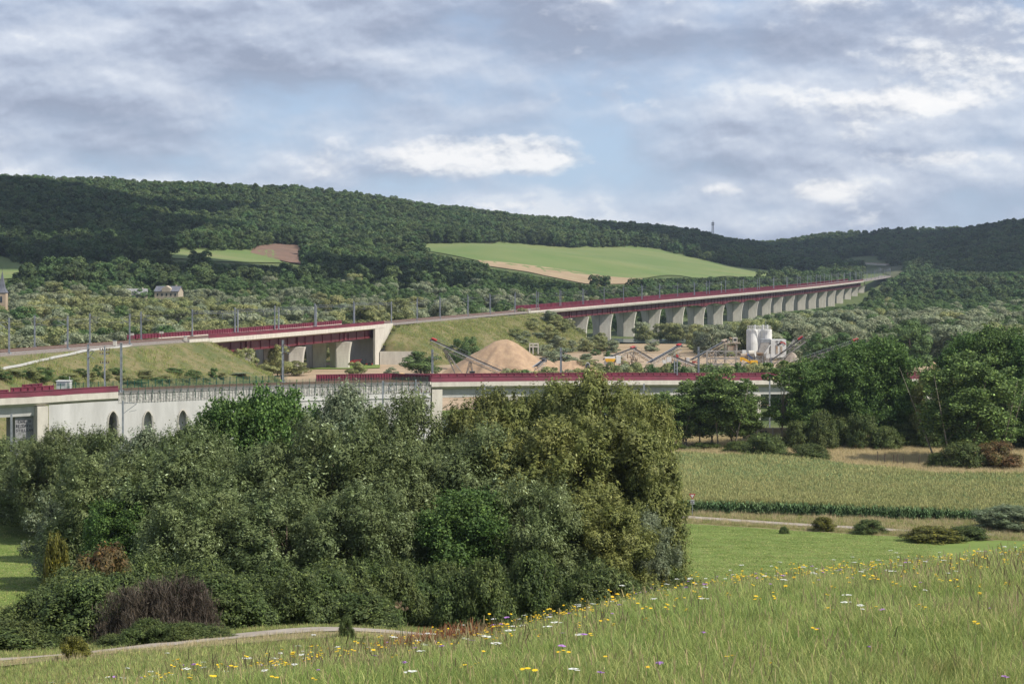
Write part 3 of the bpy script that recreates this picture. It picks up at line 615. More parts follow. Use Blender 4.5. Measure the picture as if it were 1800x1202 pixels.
# worn black graffiti on the recessed pier: three rows of scrawled letters
gm = pm('graffiti_paint', (0.07, 0.07, 0.08), rough=0.7); gr = MB(); rg = random.Random(3)
f0 = LO.at(sU(48), -4.4 + 2.62); Tl = Vector((tx, ty, 0)); Nl = Vector((ty, -tx, 0))
STROKES = {'B': [(0,0,0,1),(0,1,.6,.75),(.6,.75,0,.5),(0,.5,.7,.25),(.7,.25,0,0)], 'E': [(0,0,0,1),(0,1,.7,1),(0,.5,.5,.5),(0,0,.7,0)], 'N': [(0,0,0,1),(0,1,.7,0),(.7,0,.7,1)],
 'A': [(0,0,.35,1),(.35,1,.7,0),(.15,.4,.55,.4)], 'L': [(0,1,0,0),(0,0,.6,0)], 'Z': [(0,1,.7,1),(.7,1,0,0),(0,0,.7,0)], 'O': [(0,0,0,1),(0,1,.7,1),(.7,1,.7,0),(.7,0,0,0)],
 'V': [(0,1,.35,0),(.35,0,.7,1)], 'S': [(.7,1,0,.8),(0,.8,.7,.3),(.7,.3,0,0)], 'T': [(0,1,.7,1),(.35,1,.35,0)], 'I': [(.35,0,.35,1)], 'U': [(0,1,0,0),(0,0,.7,0),(.7,0,.7,1)], ' ': []}
for row, txt in enumerate(['IENAL U', 'BEZOAVIL', 'STILLEAN']):
    for k, ch in enumerate(txt):
        for (x1, y1, x2, y2) in STROKES[ch]:
            bx, bz = -1.55 + k * 0.4, -28.75 - row * 0.85 + rg.uniform(-.06, .06)
            a = f0 + Tl * (bx + x1 * 0.4) + Nl * 0.02; b = f0 + Tl * (bx + x2 * 0.4) + Nl * 0.02; a.z = bz + y1 * 0.5; b.z = bz + y2 * 0.5
            gr.bar(a, b, 0.09, 0.05)
gr.build('graffiti', gm, pg)['kind'] = 'stuff'
# wall with openings
rW, put = lo_root('viaduct_wall', 470, 'long pale grey concrete railway wall with three pointed openings and a ribbed upper band', 'wall')
w0, w1 = sU(86), sU(757)
arch = []
for ua, vt in ((198.5, 722), (260, 722), (321, 720)):
    q = sU(ua); p = LO.at(q); arch.append((q, (V0 - vt) / F * p.y))
def arch_z(q, grow=0.0):
    for qa, zt in arch:
        w = 1.05 + grow; d = abs(q - qa)
        if d < w: 
            top = zt + grow; return top - 2.3 * (1 - math.sqrt(max(0.0, 1 - (d / w) ** 1.75)))  # pointed egg shape
    return None
qs = list(np.linspace(w0, w1, 130))
for qa, _ in arch: qs += list(qa + np.array([-1.0501, -1.0499, -0.98, -0.85, -0.7, -0.5, -0.25, 0, .25, .5, .7, .85, .98, 1.0499, 1.0501]))
qs = sorted(qs); mb = MB(); zb = -37.0
for a, b in zip(qs[:-1], qs[1:]):
    m = (a + b) / 2; inside = arch_z(m) is not None; pa, pb = LO.at(a, -0.05), LO.at(b, -0.05); ba, bb = LO.at(a, -1.1), LO.at(b, -1.1)
    dtop = -1.76 if a < sU(208) else -2.25
    za = arch_z(min(max(a, m - (b - a) * 0.499), b)) if inside else zb; zc = arch_z(m + (b - a) * 0.499) if inside else zb
    za = zb if za is None else max(za, zb); zc = zb if zc is None else max(zc, zb)
    mb.add([(pa.x, pa.y, za), (pb.x, pb.y, zc), (pb.x, pb.y, pb.z + dtop), (pa.x, pa.y, pa.z + dtop)], [(0, 1, 2, 3)])
    if inside: mb.add([(pa.x, pa.y, za), (pb.x, pb.y, zc), (bb.x, bb.y, zc), (ba.x, ba.y, za)], [(3, 2, 1, 0)])
for qa, zt in arch:
    for sg in (-1, 1):
        p, b = LO.at(qa + sg * 1.05, -0.05), LO.at(qa + sg * 1.05, -2.2); mb.add([(p.x, p.y, zb), (p.x, p.y, zt - 2.3), (b.x, b.y, zt - 2.3), (b.x, b.y, zb)], [(0, 1, 2, 3)])
put(mb.build('wall_face', concrete))
for qa, zt in arch:      # hood round each opening, walls behind painted dark as shade
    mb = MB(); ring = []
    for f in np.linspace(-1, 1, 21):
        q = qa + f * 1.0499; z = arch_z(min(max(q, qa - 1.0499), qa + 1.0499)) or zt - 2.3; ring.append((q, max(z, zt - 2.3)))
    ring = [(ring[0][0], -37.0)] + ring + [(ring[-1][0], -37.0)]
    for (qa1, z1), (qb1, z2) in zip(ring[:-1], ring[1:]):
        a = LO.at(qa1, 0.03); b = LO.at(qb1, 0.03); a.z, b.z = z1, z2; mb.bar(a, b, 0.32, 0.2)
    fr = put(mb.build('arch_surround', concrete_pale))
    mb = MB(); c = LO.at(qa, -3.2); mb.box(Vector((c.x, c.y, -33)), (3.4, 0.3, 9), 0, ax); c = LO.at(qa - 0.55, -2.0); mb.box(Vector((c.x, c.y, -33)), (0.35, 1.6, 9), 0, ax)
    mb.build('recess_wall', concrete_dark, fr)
mb = MB(); LO.sweep(mb, w0, w1, [(-1.15, -2.0), (-1.15, -37.0 + 23.5), (-8.6, -37 + 23.5), (-8.6, -2.0)], step=8)
q0_, q1_ = sU(208), sU(757)
mb = MB(); LO.sweep(mb, q0_, q1_, [(0.0, -0.5), (0.0, -2.25), (-1.2, -2.25), (-1.2, -0.5)], step=5); q = q0_ + 0.8
while q < q1_:
    mb.box(LO.at(q, 0.02, -1.4), (0.10, 0.14, 1.7), 0, ax); q += 0.62
put(mb.build('ribbed_band', concrete_panel))
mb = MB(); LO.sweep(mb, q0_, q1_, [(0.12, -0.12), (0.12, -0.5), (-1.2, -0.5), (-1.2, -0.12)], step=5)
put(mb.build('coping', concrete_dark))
mb = MB(); LO.sweep(mb, q0_, q1_, [(-9.0, -0.3), (-9.0, -13), (-1.3, -13), (-1.3, -0.6)], step=8); put(mb.build('wall_core', concrete))
mb = MB(); LO.sweep(mb, sU(400), sU(757), [(0.14, -3.15), (0.14, -3.3), (-0.04, -3.3), (-0.04, -3.15)], step=6); put(mb.build('joint_ledge', concrete))
# green mesh fence on the wall
rF, putf = lo_root('mesh_fence', 400, 'dark green mesh fence with evenly spaced posts on top of the long concrete wall', 'fence')
mb = MB(); ms = MB(); q = q0_ + 1.0; f1 = sU(752); k = 0
while q < f1:
    mb.box(LO.at(q, 0.3, -0.3), (0.085, 0.085, 3.0), 0, ax); q += 1.5; k += 1
putf(mb.build('post', fence_green))['kind'] = 'stuff'
for dz in np.arange(0.05, 1.25, 0.2): LO.sweep(ms, q0_ + 1, f1, [(0.28, dz), (0.31, dz), (0.31, dz + 0.035), (0.28, dz + 0.035)], step=9)
q = q0_ + 1
while q < f1: ms.box(LO.at(q, 0.29, 0.62), (0.03, 0.03, 1.2), 0, ax); q += 0.3
putf(ms.build('wire_mesh', fence_green))
# far side fence
rF2, putf = lo_root('mesh_fence', 330, 'dark green mesh fence beyond the lower track at the foot of the left embankment', 'fence')
mb = MB(); q = sU(130)
while q < sU(545): mb.box(LO.at(q, -9.6, 0.7), (0.12, 0.12, 1.7), 0, ax); mb.box(LO.at(q + 0.75, -9.6, 0.7), (0.03, 0.03, 1.5), 0, ax); q += 1.5
for dz in np.arange(0.1, 1.5, 0.16): LO.sweep(mb, sU(130), sU(545), [(-9.62, dz), (-9.58, dz), (-9.58, dz + 0.04), (-9.62, dz + 0.04)], step=9)
putf(mb.build('wire_mesh', fence_green))
# right bridge
rR, put = lo_root('concrete_bridge', 900, 'lower concrete railway bridge with bright maroon parapet passing behind the willows', 'bridge')
sa, sb = sU(757.5), sU(2300)
mb = MB(); LO.sweep(mb, sa, sb, [(0.3, 0.0), (0.3, -1.0), (-0.4, -1.5), (-8.8, -1.5), (-9.4, -1.0), (-9.4, 0.0), (-9.0, -0.02), (-0.1, -0.02)], step=6); put(mb.build('deck', concrete_pale))
mb = MB(); LO.sweep(mb, sU(780), sb, [(-0.9, -1.51), (-1.1, -3.4), (-8.0, -3.4), (-8.4, -1.51)], step=8); put(mb.build('box_girder', concrete))
put(parapet(LO, None, 0.2, sa, sb, 1.0, ribs=False, lean=-0.15)); put(parapet(LO, None, -9.3, sa, sb, 1.2, rib=2.0))
for k, u in enumerate([769, 905, 1045, 1190, 1335, 1480, 1640, 1800, 1960]):
    q = sU(u); ct = LO.at(q, -4.2 if k else -2.6); mb = MB(); w = 6.6 if k else 5.0; tx, ty = LO.tan(q); ax = (Vector((tx, ty, 0)), Vector((-ty, tx, 0)), Vector((0, 0, 1)))
    top = ct.z - (3.42 if k else 1.55); mb.box(Vector((ct.x, ct.y, (top - 36.8) / 2)), (2.2 if k else 2.5, w, top + 36.8), 0, ax); put(mb.build('pier', concrete_pale))
# maroon screen running on from the wall to the bridge on the far side
rS, put = lo_root('parapet_screen', 640, 'maroon ribbed steel screen beyond the long wall, ending at the right bridge', 'parapet')
mb = MB(); so = sU(556, -9); s1_ = sU(690, -9); n = 30; pv = None
pts = [LO.at(q, -9.0) for q in np.linspace(so, s1_, n)] + [LO.at(q, o) for q, o in zip(np.linspace(s1_, sU(756), 14), np.linspace(-9.0, 0.3, 14))][1:]
for k, (a, b) in enumerate(zip(pts[:-1], pts[1:])):
    hgt = 1.35; m = (a + b) / 2; d = (b - a).normalized(); nn = Vector((d.y, -d.x, 0))
    mb.box(m + Vector((0, 0, hgt / 2 + 0.1)), ((b - a).length + 0.02, 0.12, hgt), 0, (d, nn.cross(d) if False else -nn, Vector((0, 0, 1))))
    mb.box(a + nn * 0.12 + Vector((0, 0, hgt / 2 + 0.1)), (0.16, 0.18, hgt - 0.1), 0, (d, -nn, Vector((0, 0, 1))))
    mb.box(m + Vector((0, 0, hgt + 0.12)), ((b - a).length, 0.3, 0.12), 0, (d, -nn, Vector((0, 0, 1))))
put(mb.build('panel', paint_red))
mb = MB(); 
for a, b in zip(pts[:-1], pts[1:]): mb.bar(a + Vector((0, 0, -0.25)), b + Vector((0, 0, -0.25)), 0.5, 0.6)
put(mb.build('kerb', concrete_pale))

# ------------------------------------------------------------------ catenary masts and gantries
def frame_axes(line, q, side=1):
    tx, ty = line.tan(q); return Vector((ty * side, -tx * side, 0)), Vector((tx, ty, 0))   # outward (towards the given side), along
def mast_parts(hgt=8.6, w=0.28, arm=3.0, wires=True):
    """H-section post with a hinged bracket; local -x points to the track"""
    p = MB(); t = 0.07
    for s in (-1, 1): p.box((0, s * (w / 2 - t / 2), hgt / 2 - 0.4), (w, t, hgt + 0.8))
    p.box((0, 0, hgt / 2 - 0.4), (t, w - 2 * t, hgt + 0.8)); p.box((0, 0, -0.25), (0.9, 0.9, 0.7)); p.box((0, 0, hgt + 0.03), (w * 1.1, w * 1.1, 0.06))
    a = MB(); a.tube([(-0.1, 0, hgt - 1.0), (-arm * 0.98, 0, hgt - 1.15)], 0.045, 5); a.tube([(-0.15, 0, hgt - 2.7), (-arm * 0.95, 0, hgt - 1.2)], 0.055, 5)
    a.tube([(-0.9, 0, hgt - 2.25), (-arm, 0, hgt - 2.6)], 0.04, 5); a.tube([(-arm * 0.9, 0, hgt - 2.55), (-arm * 0.6, 0, hgt - 2.75)], 0.03, 4)
    i = MB()
    for z0 in (hgt - 1.0, hgt - 2.7): i.tube([(-0.15, 0, z0), (-0.55, 0, z0 + (0 if z0 > hgt - 1.5 else 0.2))], 0.10, 6)
    return p, a, i
mp_, ma_, mi_ = mast_parts(); M_P = mp_.build('post', steel, link=False).data; M_A = ma_.build('bracket', steel, link=False).data; _i = MB(); _i.tube([(-0.15, 0, 0), (-0.55, 0, 0.1)], 0.10, 6); M_I = _i.build('insulator', porcelain, link=False).data
NP_, NA_, NI_ = mast_parts(8.6, 0.36, 3.0); N_P = NP_.build('post', steel, link=False).data
far_mb = MB(); far_mb.box((0, 0, 4.1), (0.30, 0.30, 9.0)); far_mb.bar((0, 0, 7.6), (-2.9, 0, 7.5), 0.10); far_mb.bar((0, 0, 5.9), (-2.8, 0, 7.4), 0.10); far_mb.box((0, 0, -0.25), (0.9, 0.9, 0.7)); M_F = far_mb.build('far_mast', steel, link=False).data
def mast(line, q, off, label, group, hs=1.0, far=False, near=False, base=0.0, bracket=True, name='catenary_mast', zfix=None):
    s = 1 if off > 0 else -1; out, al = frame_axes(line, q, s); p = line.at(q, off, base)
    if zfix is not None: p.z = zfix
    rz = math.atan2(out.y, out.x)
    if far:
        o = obj_of(name, M_F); o.location = p; o.rotation_euler.z = rz; o.scale.z = hs; return tag(o, label, 'mast', group)
    r = empty(name, p, label, 'mast', group, rz); r.scale.z = hs
    obj_of('post', N_P if near else M_P, r)
    if bracket: obj_of('bracket', M_A, r); obj_of('insulator', M_I, r, (0, 0, 7.6)); obj_of('insulator', M_I, r, (0, 0, 5.95))
    return r
GU = 'catenary masts of the upper railway line'
def where(u, v): return None
left_near = [(16, 'leftmost catenary mast of the upper line, on the embankment top near the left edge'), (119, 'catenary mast of the upper line above the white cabinet'),
             (228, 'catenary mast of the upper line just left of where the maroon parapet begins')]
for u, lab in left_near: mast(UP, UP.s_at_u(u, 6.6), 6.6, lab, GU, hs=0.98, near=True)
for u, lab in [(61, 'catenary mast on the far side of the upper line, second from the left edge'), (158, 'catenary mast on the far side of the upper line above the wall pole'), (248, 'catenary mast behind the beginning of the maroon parapet')]:
    mast(UP, UP.s_at_u(u, -6.6), -6.6, lab, GU, hs=0.98, near=True)
# gantries with a lattice beam over the tracks of the first bridge
def gantry(q, o1, o2, label, h=8.2):
    n, al = frame_axes(UP, q); A = UP.at(q, o1); B = UP.at(q, o2); r = empty('catenary_gantry', A, label, 'gantry', 'lattice gantries over the upper bridge')
    inv = Vector(A); mb_ = []
    def put(o): o.parent = r; o.location = -inv; return o
    for p in (A, B):
        m = MB(); m.box(p + Vector((0, 0, h / 2 - 0.1)), (0.34, 0.34, h + 0.8), 0, (n, al, Vector((0, 0, 1)))); m.box(p + Vector((0, 0, -0.2)), (0.9, 0.9, 0.6), 0, (n, al, Vector((0, 0, 1)))); put(m.build('post', steel))
    m = MB(); z1, z2 = h - 1.0, h - 0.25
    for dz in (z1, z2):
        for s in (-0.3, 0.3): m.bar(A + Vector((0, 0, dz)) + al * s, B + Vector((0, 0, dz)) + al * s, 0.11)
    k = 14
    for i in range(k):
        a, b = A.lerp(B, i / k), A.lerp(B, (i + 1) / k); s = -0.3 if i % 2 else 0.3
        m.bar(a + Vector((0, 0, z1 if i % 2 else z2)) + al * 0.3, b + Vector((0, 0, z2 if i % 2 else z1)) + al * 0.3, 0.08); m.bar(a + Vector((0, 0, z2)) - al * s, b + Vector((0, 0, z2)) + al * s, 0.07)
    put(m.build('lattice_beam', steel)); m = MB()
    for f in (0.28, 0.66): c = A.lerp(B, f); m.bar(c + Vector((0, 0, z1)), c + Vector((0, 0, z1 - 1.9)), 0.10); m.bar(c + Vector((0, 0, z1 - 1.7)), c + Vector((0, 0, z1 - 1.5)) + n * 1.6, 0.07)
    [put(o_) for o_ in m.parts('drop_arm', steel)]; return r
for k, u in enumerate((418, 490, 556, 623, 688)):
    q = UP.s_at_u(u, HW - 1.2); gantry(q, -HW + 1.0, HW - 1.2, ordinal(k) + ' lattice gantry from the left over the tracks of the upper maroon bridge')
nu_ = [733, 774, 823, 862, 905, 946, 986, 1026, 1062, 1096, 1129, 1160, 1191, 1221, 1247]
for k, u in enumerate(nu_):
    on = 'on the grassy embankment top' if u < 945 else 'on the long viaduct'; c = k if u < 945 else k - 5
    mast(UP, UP.s_at_u(u, 5.9), 5.9, ordinal(c) + ' catenary mast from the left ' + on + ', near side', GU, hs=1.0)
fu_ = [731, 770, 819, 858, 903, 940, 981, 1021, 1059, 1093, 1125, 1156, 1188, 1217, 1244]
for k, u in enumerate(fu_):
    on = 'on the grassy embankment top' if u < 935 else 'on the long viaduct'; c = k if u < 935 else k - 5
    mast(UP, UP.s_at_u(u + 3, -5.9), -5.9, ordinal(c) + ' catenary mast from the left ' + on + ', far side', GU, hs=1.0)
q = UP.s_at_u(1268, 5.9); k = 0
while q < UP.s_at_u(1556) + 250:
    for s in (5.9, -5.9): mast(UP, q + (9 if s < 0 else 0), s, 'distant catenary mast on the far end of the long viaduct and the line beyond', 'distant catenary masts at the far end of the viaduct', far=True)
    q += 50; k += 1
# contact wires of the upper line
mb = MB()
for o in (3.0, -3.0):
    for dz in (7.4, 6.0):
        qs = np.arange(5, SV1, 25.0); mb.tube([UP.at(q, o, dz + (0.25 * math.cos(q / 25 * math.pi) if dz > 7 else 0)) for q in qs], 0.028, 3, caps=False)
tag(mb.build('overhead_wires', steel_dark), 'thin overhead contact wires strung along the upper railway line', 'wires', kind='stuff')
# lower line masts
GL = 'catenary masts of the lower railway line'
for u, vt, vb, off, lab in [(155, 608, 686, -9.2, 'catenary mast on the lower line left of the pole with cross arms'), (213, 606, 689, -0.6, 'catenary mast on the lower line where the left maroon parapet ends'),
                            (497, 601, 680, -9.2, 'lone catenary mast on the lower line in front of the upper bridge'), (760, 617, 668, -9.6, 'catenary mast behind the start of the right maroon parapet'),
                            (986, 614, 669, -9.6, 'catenary mast on the lower line at the right foot of the sand mountain'), (1228, 612, 669, -9.6, 'catenary mast on the lower line before the gravel plant, left of the screening tower')]:
    q = LO.s_at_u(u, off); p = LO.at(q, off); z1 = (V0 - vt) / F * p.y; mast(LO, q, off, lab, GL, hs=(z1 - p.z + 0.2) / 8.6, near=True, base=0.1, bracket=vt not in (606,))
# pole with cross arms and insulators
def arm_pole(u, D, vt, zb, label, arms=((0.85, 0.9), (1.6, 0.9), (3.4, 0.8)), name='switch_pole'):
    zt = (V0 - vt) / F * D; p = Vector((XU(u, D), D, zb)); r = empty(name, p, label, 'pole'); h = zt - zb; m = MB(); m.box((0, 0, h / 2), (0.26, 0.26, h)); m.build('post', steel, r); m = MB(); i = MB()
    for dz, w in arms:
        m.bar((-w, 0, h - dz), (w, 0, h - dz), 0.12)
        for x in (-w, -w * 0.45, w * 0.45, w): i.tube([(x, 0, h - dz + 0.05), (x, 0, h - dz + 0.42)], 0.11, 6)
    m.build('cross_arm', steel, r); i.build('insulators', porcelain, r)['kind'] = 'stuff'; return r
p = LO.at(LO.s_at_u(184, -8), -8); arm_pole(184, p.y, 608, p.z, 'grey pole with several cross arms and insulators between two masts on the lower line')
p = LO.at(LO.s_at_u(1188, -9), -9); r = empty('signal_mast', p, 'twin grey signal post standing behind the maroon parapet left of the lone mast', 'signal')
m = MB(); hh = (V0 - 633) / F * p.y - p.z
for x in (-0.32, 0.32): m.box((x, 0, hh / 2), (0.24, 0.2, hh))
m.build('post', steel, r); m = MB()
for z in np.arange(0.6, hh, 0.8): m.box((0, 0, z), (0.64, 0.12, 0.1))
m.build('rung', steel, r)['kind'] = 'stuff'
# lineside masts standing in front of the lower line
for k, (u, vt, D, lab, br) in enumerate([(216, 704, 378, 'grey mast with a bracket in front of the long wall between two pointed openings', True), (461, 684, 396, 'small grey mast before the ribbed band of the wall above a dark tree', True),
        (673, 669, 410, 'grey mast in front of the wall under the left end of the maroon screen', True), (895 - 43, 676, 428, 'grey mast before the right bridge above the water opening', True), (895, 670, 436, 'short grey mast before the beam of the right bridge', False),
        (1132, 674, 440, 'grey mast before the right bridge at the left side of the ash clump', False), (1353, 657, 446, 'grey mast before the right bridge next to the thin ash', False), (20, 727, 368, 'thin grey post standing under the left bridge beside the graffitied pier', False)]):
    zb = -36.2; zt = (V0 - vt) / F * D; r = empty('catenary_mast', (XU(u, D), D, zb), lab, 'mast', 'masts of the track in front of the lower line', math.pi if br else 0); h = zt - zb
    m = MB(); m.box((0, 0, h / 2), (0.32, 0.32, h)); m.build('post', steel, r)
    if br: m = MB(); m.bar((0, 0, h - 0.3), (-2.6, 0, h - 0.6), 0.09); m.bar((0, 0, h - 2.5), (-2.6, 0, h - 0.6), 0.11); m.bar((-1.2, 0, h - 2.1), (-2.6, 0, h - 1.8), 0.08); m.build('bracket', steel, r)
arm_pole(731, 412, 667, -36.2, 'grey pole with cross arms and insulators in front of the wall before the right bridge', ((0.6, 0.7), (1.4, 1.3), (2.3, 1.1)))
arm_pole(745, 410, 689, -36.2, 'short dark pole with two cross arms right beside the taller one before the right bridge', ((0.1, 1.1), (2.0, 1.0)))
# signal between the lines, trackside cabinets
p = LO.at(LO.s_at_u(1033, -10), -10); r = empty('railway_signal', p, 'small oval railway signal head above the maroon parapet', 'signal'); zt = (V0 - 641) / F * p.y - p.z
m = MB(); m.box((0, 0, zt / 2), (0.14, 0.14, zt)); m.build('post', steel, r); m = MB(); m.prism([(0.42 * math.cos(a), 0, zt - 0.2 + 0.62 * math.sin(a)) for a in np.linspace(0, 2 * math.pi, 15)[:-1]], (0, -0.12, 0)); m.build('signal_head', steel_dark, r)
m = MB(); m.prism([(0.55 * math.cos(a), 0.14, zt - 0.2 + 0.78 * math.sin(a)) for a in np.linspace(0, 2 * math.pi, 15)[:-1]], (0, -0.1, 0)); m.build('backboard', white_paint, r)
p = LO.at(LO.s_at_u(113, -11.5), -11.5); r = empty('equipment_cabinet', p, 'white equipment cabin with grey window behind the left maroon parapet', 'cabin'); p_ = p
m = MB(); m.box((0, 0, 0.85), (2.6, 2.2, 1.9)); m.build('cabin', white_paint, r); m = MB(); m.box((0, 0, 1.85), (2.85, 2.4, 0.14)); m.build('roof', white_paint, r); m = MB(); m.box((-0.3, -1.12, 1.3), (1.5, 0.05, 0.55)); m.build('window', steel, r)
m = MB(); m.tube([(1.25, -0.9, 1.9), (1.25, -0.9, 2.6)], 0.05, 5); m.tube([(1.25, -0.9, 2.6), (1.25, -0.9, 2.75)], 0.1, 6); m.build('lamp', white_paint, r)
for u, off, w, h_, lab in [(202, 7.2, 1.0, 1.4, 'grey trackside cabinet on the left embankment, left of the maroon parapet'), (326, 7.6, 0.9, 1.3, 'grey trackside cabinet beside the start of the near maroon parapet'), (116, -8.2, 0.6, 1.1, 'small white trackside box on the left embankment'),
                            (931, 7.2, 0.9, 1.3, 'grey trackside cabinet where the long viaduct begins')]:
    p = UP.at(UP.s_at_u(u, off), off, -0.3); r = empty('trackside_cabinet', p, lab, 'cabinet'); m = MB(); m.box((0, 0, h_ / 2), (w, 0.6, h_)); m.build('housing', concrete_pale, r); m = MB(); m.box((0, 0, h_ + 0.05), (w + 0.12, 0.72, 0.1)); m.build('lid', steel, r)
for u, lab in [(232, 'small two-panelled track board on a post, left one'), (284, 'small two-panelled track board on a post, right one')]:
    p = UP.at(UP.s_at_u(u, -7.4), -7.4, -0.3); r = empty('track_board', p, lab, 'sign'); m = MB(); m.box((0, 0, 1.1), (0.14, 0.14, 2.6)); m.build('post', bark_pale, r); m = MB(); m.box((-0.36, -0.1, 2.0), (0.6, 0.06, 0.7)); m.box((0.36, -0.1, 2.0), (0.6, 0.06, 0.7)); m.build('board', concrete_pale, r)

# ------------------------------------------------------------------ gravel works
def heap(name, u, D, w, depth, h, mat, label, seed=1, peak=0.0, ridge=0.0, cat='heap', z0=-36.3, pwr=1.0):
    n = 56; xs = np.linspace(-1.25, 1.25, n); gx, gy = np.meshgrid(xs, xs); rx = gx * w / 2; ry = gy * depth / 2
    ex = np.maximum(np.abs(gx - peak * 0.5) - ridge, 0) / (1 - ridge) ; r = np.hypot(ex, gy); ang = np.arctan2(gy, gx)
    z = h * np.clip(1 - r ** pwr * (1 + 0.10 * np.sin(3 * ang + seed) + 0.05 * np.sin(9 * ang + seed * 2)), -0.2, 1)
    z = np.where(r < 0.12, z - h * 0.5 * (0.12 - r) , z); z += (vnoise(rx / 2.2 + seed * 9, ry / 2.2, seed) - .5) * 0.5 + (vnoise(rx / 0.8, ry / 0.8 + seed, seed + 1) - .5) * 0.22 - 0.3
    gull = (vnoise(ang * 9, r * 2.0, seed + 5) - .5) * 0.55 * np.clip(r * 2, 0, 1); z += gull
    V = np.stack([rx, ry, z], -1).reshape(-1, 3); ii, jj = np.meshgrid(np.arange(n - 1), np.arange(n - 1)); a0 = (jj * n + ii).ravel(); q = np.stack([a0, a0 + 1, a0 + n + 1, a0 + n], 1)
    keep = (V[q, 2] > -0.8).any(1); o = obj_of(name, np_mesh(name, V, q[keep], [mat], smooth=True)); o.location = (XU(u, D), D, z0); return tag(o, label, cat)
heap('sand_heap', 889, 690, 41, 36, 13.5, sand_m, 'huge cone-shaped mountain of brown sand with a ragged long right shoulder', 2, peak=-0.05, ridge=0.05)
heap('sand_heap', 935, 700, 30, 26, 5.6, sand_m, 'low right shoulder of brown sand against the huge sand mountain', 4, ridge=0.3)
heap('sand_heap', 835, 655, 26, 16, 3.0, sand_m, 'low brown sand heap at the left foot of the sand mountain', 7, ridge=0.3)
heap('sand_heap', 812, 600, 17, 14, 5.0, sand_yellow, 'flat-topped yellow sand heap under the head of the long conveyor', 3, ridge=0.55)
heap('sand_heap', 700, 605, 12, 12, 5.8, sand_yellow, 'yellow sand heap with a pale scar, left of the round green tree', 5, ridge=0.25)
heap('sand_heap', 672, 595, 16, 12, 2.8, sand_yellow, 'low yellow sand bank spreading left of the yellow heap', 6, ridge=0.4)
heap('sand_heap', 905, 600, 16, 10, 2.0, sand_yellow, 'low yellowish spoil behind the maroon parapet under the sand mountain', 9, ridge=0.5)
heap('sand_heap', 1005, 700, 22, 16, 5.0, sand_m, 'low brown sand heap left of the crushing plant', 11, ridge=0.5)
heap('gravel_heap', 1392, 600, 18, 18, 13.0, gravel_m, 'grey-brown cone of gravel under the two crossing conveyors', 8)
heap('gravel_heap', 1335, 640, 18, 14, 5.5, gravel_m, 'low heap of grey gravel before the white silos', 10, ridge=0.3)
heap('sand_heap', 1640, 620, 11, 12, 8.6, sand_m, 'small brown sand cone at the far right of the works', 12)
heap('sand_heap', 1600, 640, 22, 12, 4.2, sand_m, 'low brown sand bank left of the small right cone', 13, ridge=0.5)
def conveyor(name, A, B, label, legs=(), w=1.3, dp=1.15, mat=None, head=True, headmat=None, group=None):
    """inclined lattice conveyor from foot A to head B"""
    A, B = Vector(A), Vector(B); r = empty(name, A, label, 'conveyor', group); mat = mat or belt_steel; d = (B - A).normalized(); y = Vector((0, 0, 1)).cross(d).normalized(); z = d.cross(y); O = Vector(A)
    A0, B0 = Vector((0, 0, 0)), B - A; m = MB()
    for s in (-1, 1):
        for t in (0, -1): m.bar(A0 + y * s * w / 2 + z * t * dp, B0 + y * s * w / 2 + z * t * dp, 0.13)
        n = max(6, int((B - A).length / 1.5))
        for i in range(n):
            a, b = A0.lerp(B0, i / n) + y * s * w / 2, A0.lerp(B0, (i + 1) / n) + y * s * w / 2
            m.bar(a + z * (-dp if i % 2 else 0), b + z * (0 if i % 2 else -dp), 0.07)
    n = max(6, int((B - A).length / 3))
    for i in range(n + 1): a = A0.lerp(B0, i / n); m.bar(a + y * w / 2 - z * dp, a - y * w / 2 - z * dp, 0.08)
    m.build('lattice_frame', mat, r); m = MB(); c = (A0 + B0) / 2; m.box(c + z * 0.22, ((B - A).length, w * 0.85, 0.12), 0, (d, y, z)); m.build('belt', black_rubber, r)
    m = MB(); m.bar(A0 + y * (w / 2 + 0.5) + z * 0.0, B0 + y * (w / 2 + 0.5), 0.4, 0.06)
    for s in (w / 2 + 0.72,):
        m.bar(A0 + y * -s + z * 0.95, B0 + y * -s + z * 0.95, 0.06); k = max(4, int((B - A).length / 2))
        for i in range(k + 1): a = A0.lerp(B0, i / k); m.bar(a - y * s, a - y * s + z * 0.95, 0.05)
    m.build('walkway', steel, r)
    if head:
        m = MB(); m.tube([B0 - y * w * 0.6, B0 + y * w * 0.6], 0.42, 10); m.build('head_drum', steel_dark, r); m = MB(); m.box(B0 - d * 0.7 + z * 0.65, (1.7, w * 0.9, 0.4), 0, (d, y, z)); m.build('motor_cover', headmat or red_paint, r)
    for f, fx, zf in legs:
        a = A0.lerp(B0, f) - z * dp; m = MB()
        for s in (-1, 1):
            m.bar(a + y * s * w / 2, Vector((a.x + fx, a.y + s * 1.6, zf - A.z)), 0.18); m.bar(a + y * s * w / 2, Vector((a.x + fx + 3.2, a.y + s * 1.6, zf - A.z)), 0.18)
        m.build('trestle', mat, r)
    return r
def PT(u, v, D): return P(u, D, v)
conveyor('belt_conveyor', PT(880, 652, 640), PT(759, 598, 650), 'longest lattice conveyor with trestle legs, rising leftwards in front of the sand mountain', legs=[(0.80, 4.6, -36), (0.42, -1.9, -36)], w=1.4, dp=1.2)
conveyor('belt_conveyor', PT(942, 645, 640), PT(957, 634, 650), 'short conveyor head poking up at the right foot of the sand mountain', headmat=steel_dark)
conveyor('belt_conveyor', PT(1062, 632, 690), PT(1115, 612, 700), 'conveyor of the crushing plant with a small red head rising right', legs=[(0.9, 0, -36)])
conveyor('belt_conveyor', PT(1150, 634, 695), PT(1114, 613, 700), 'rusty conveyor descending right from the crushing plant head', mat=rust_steel, head=False)
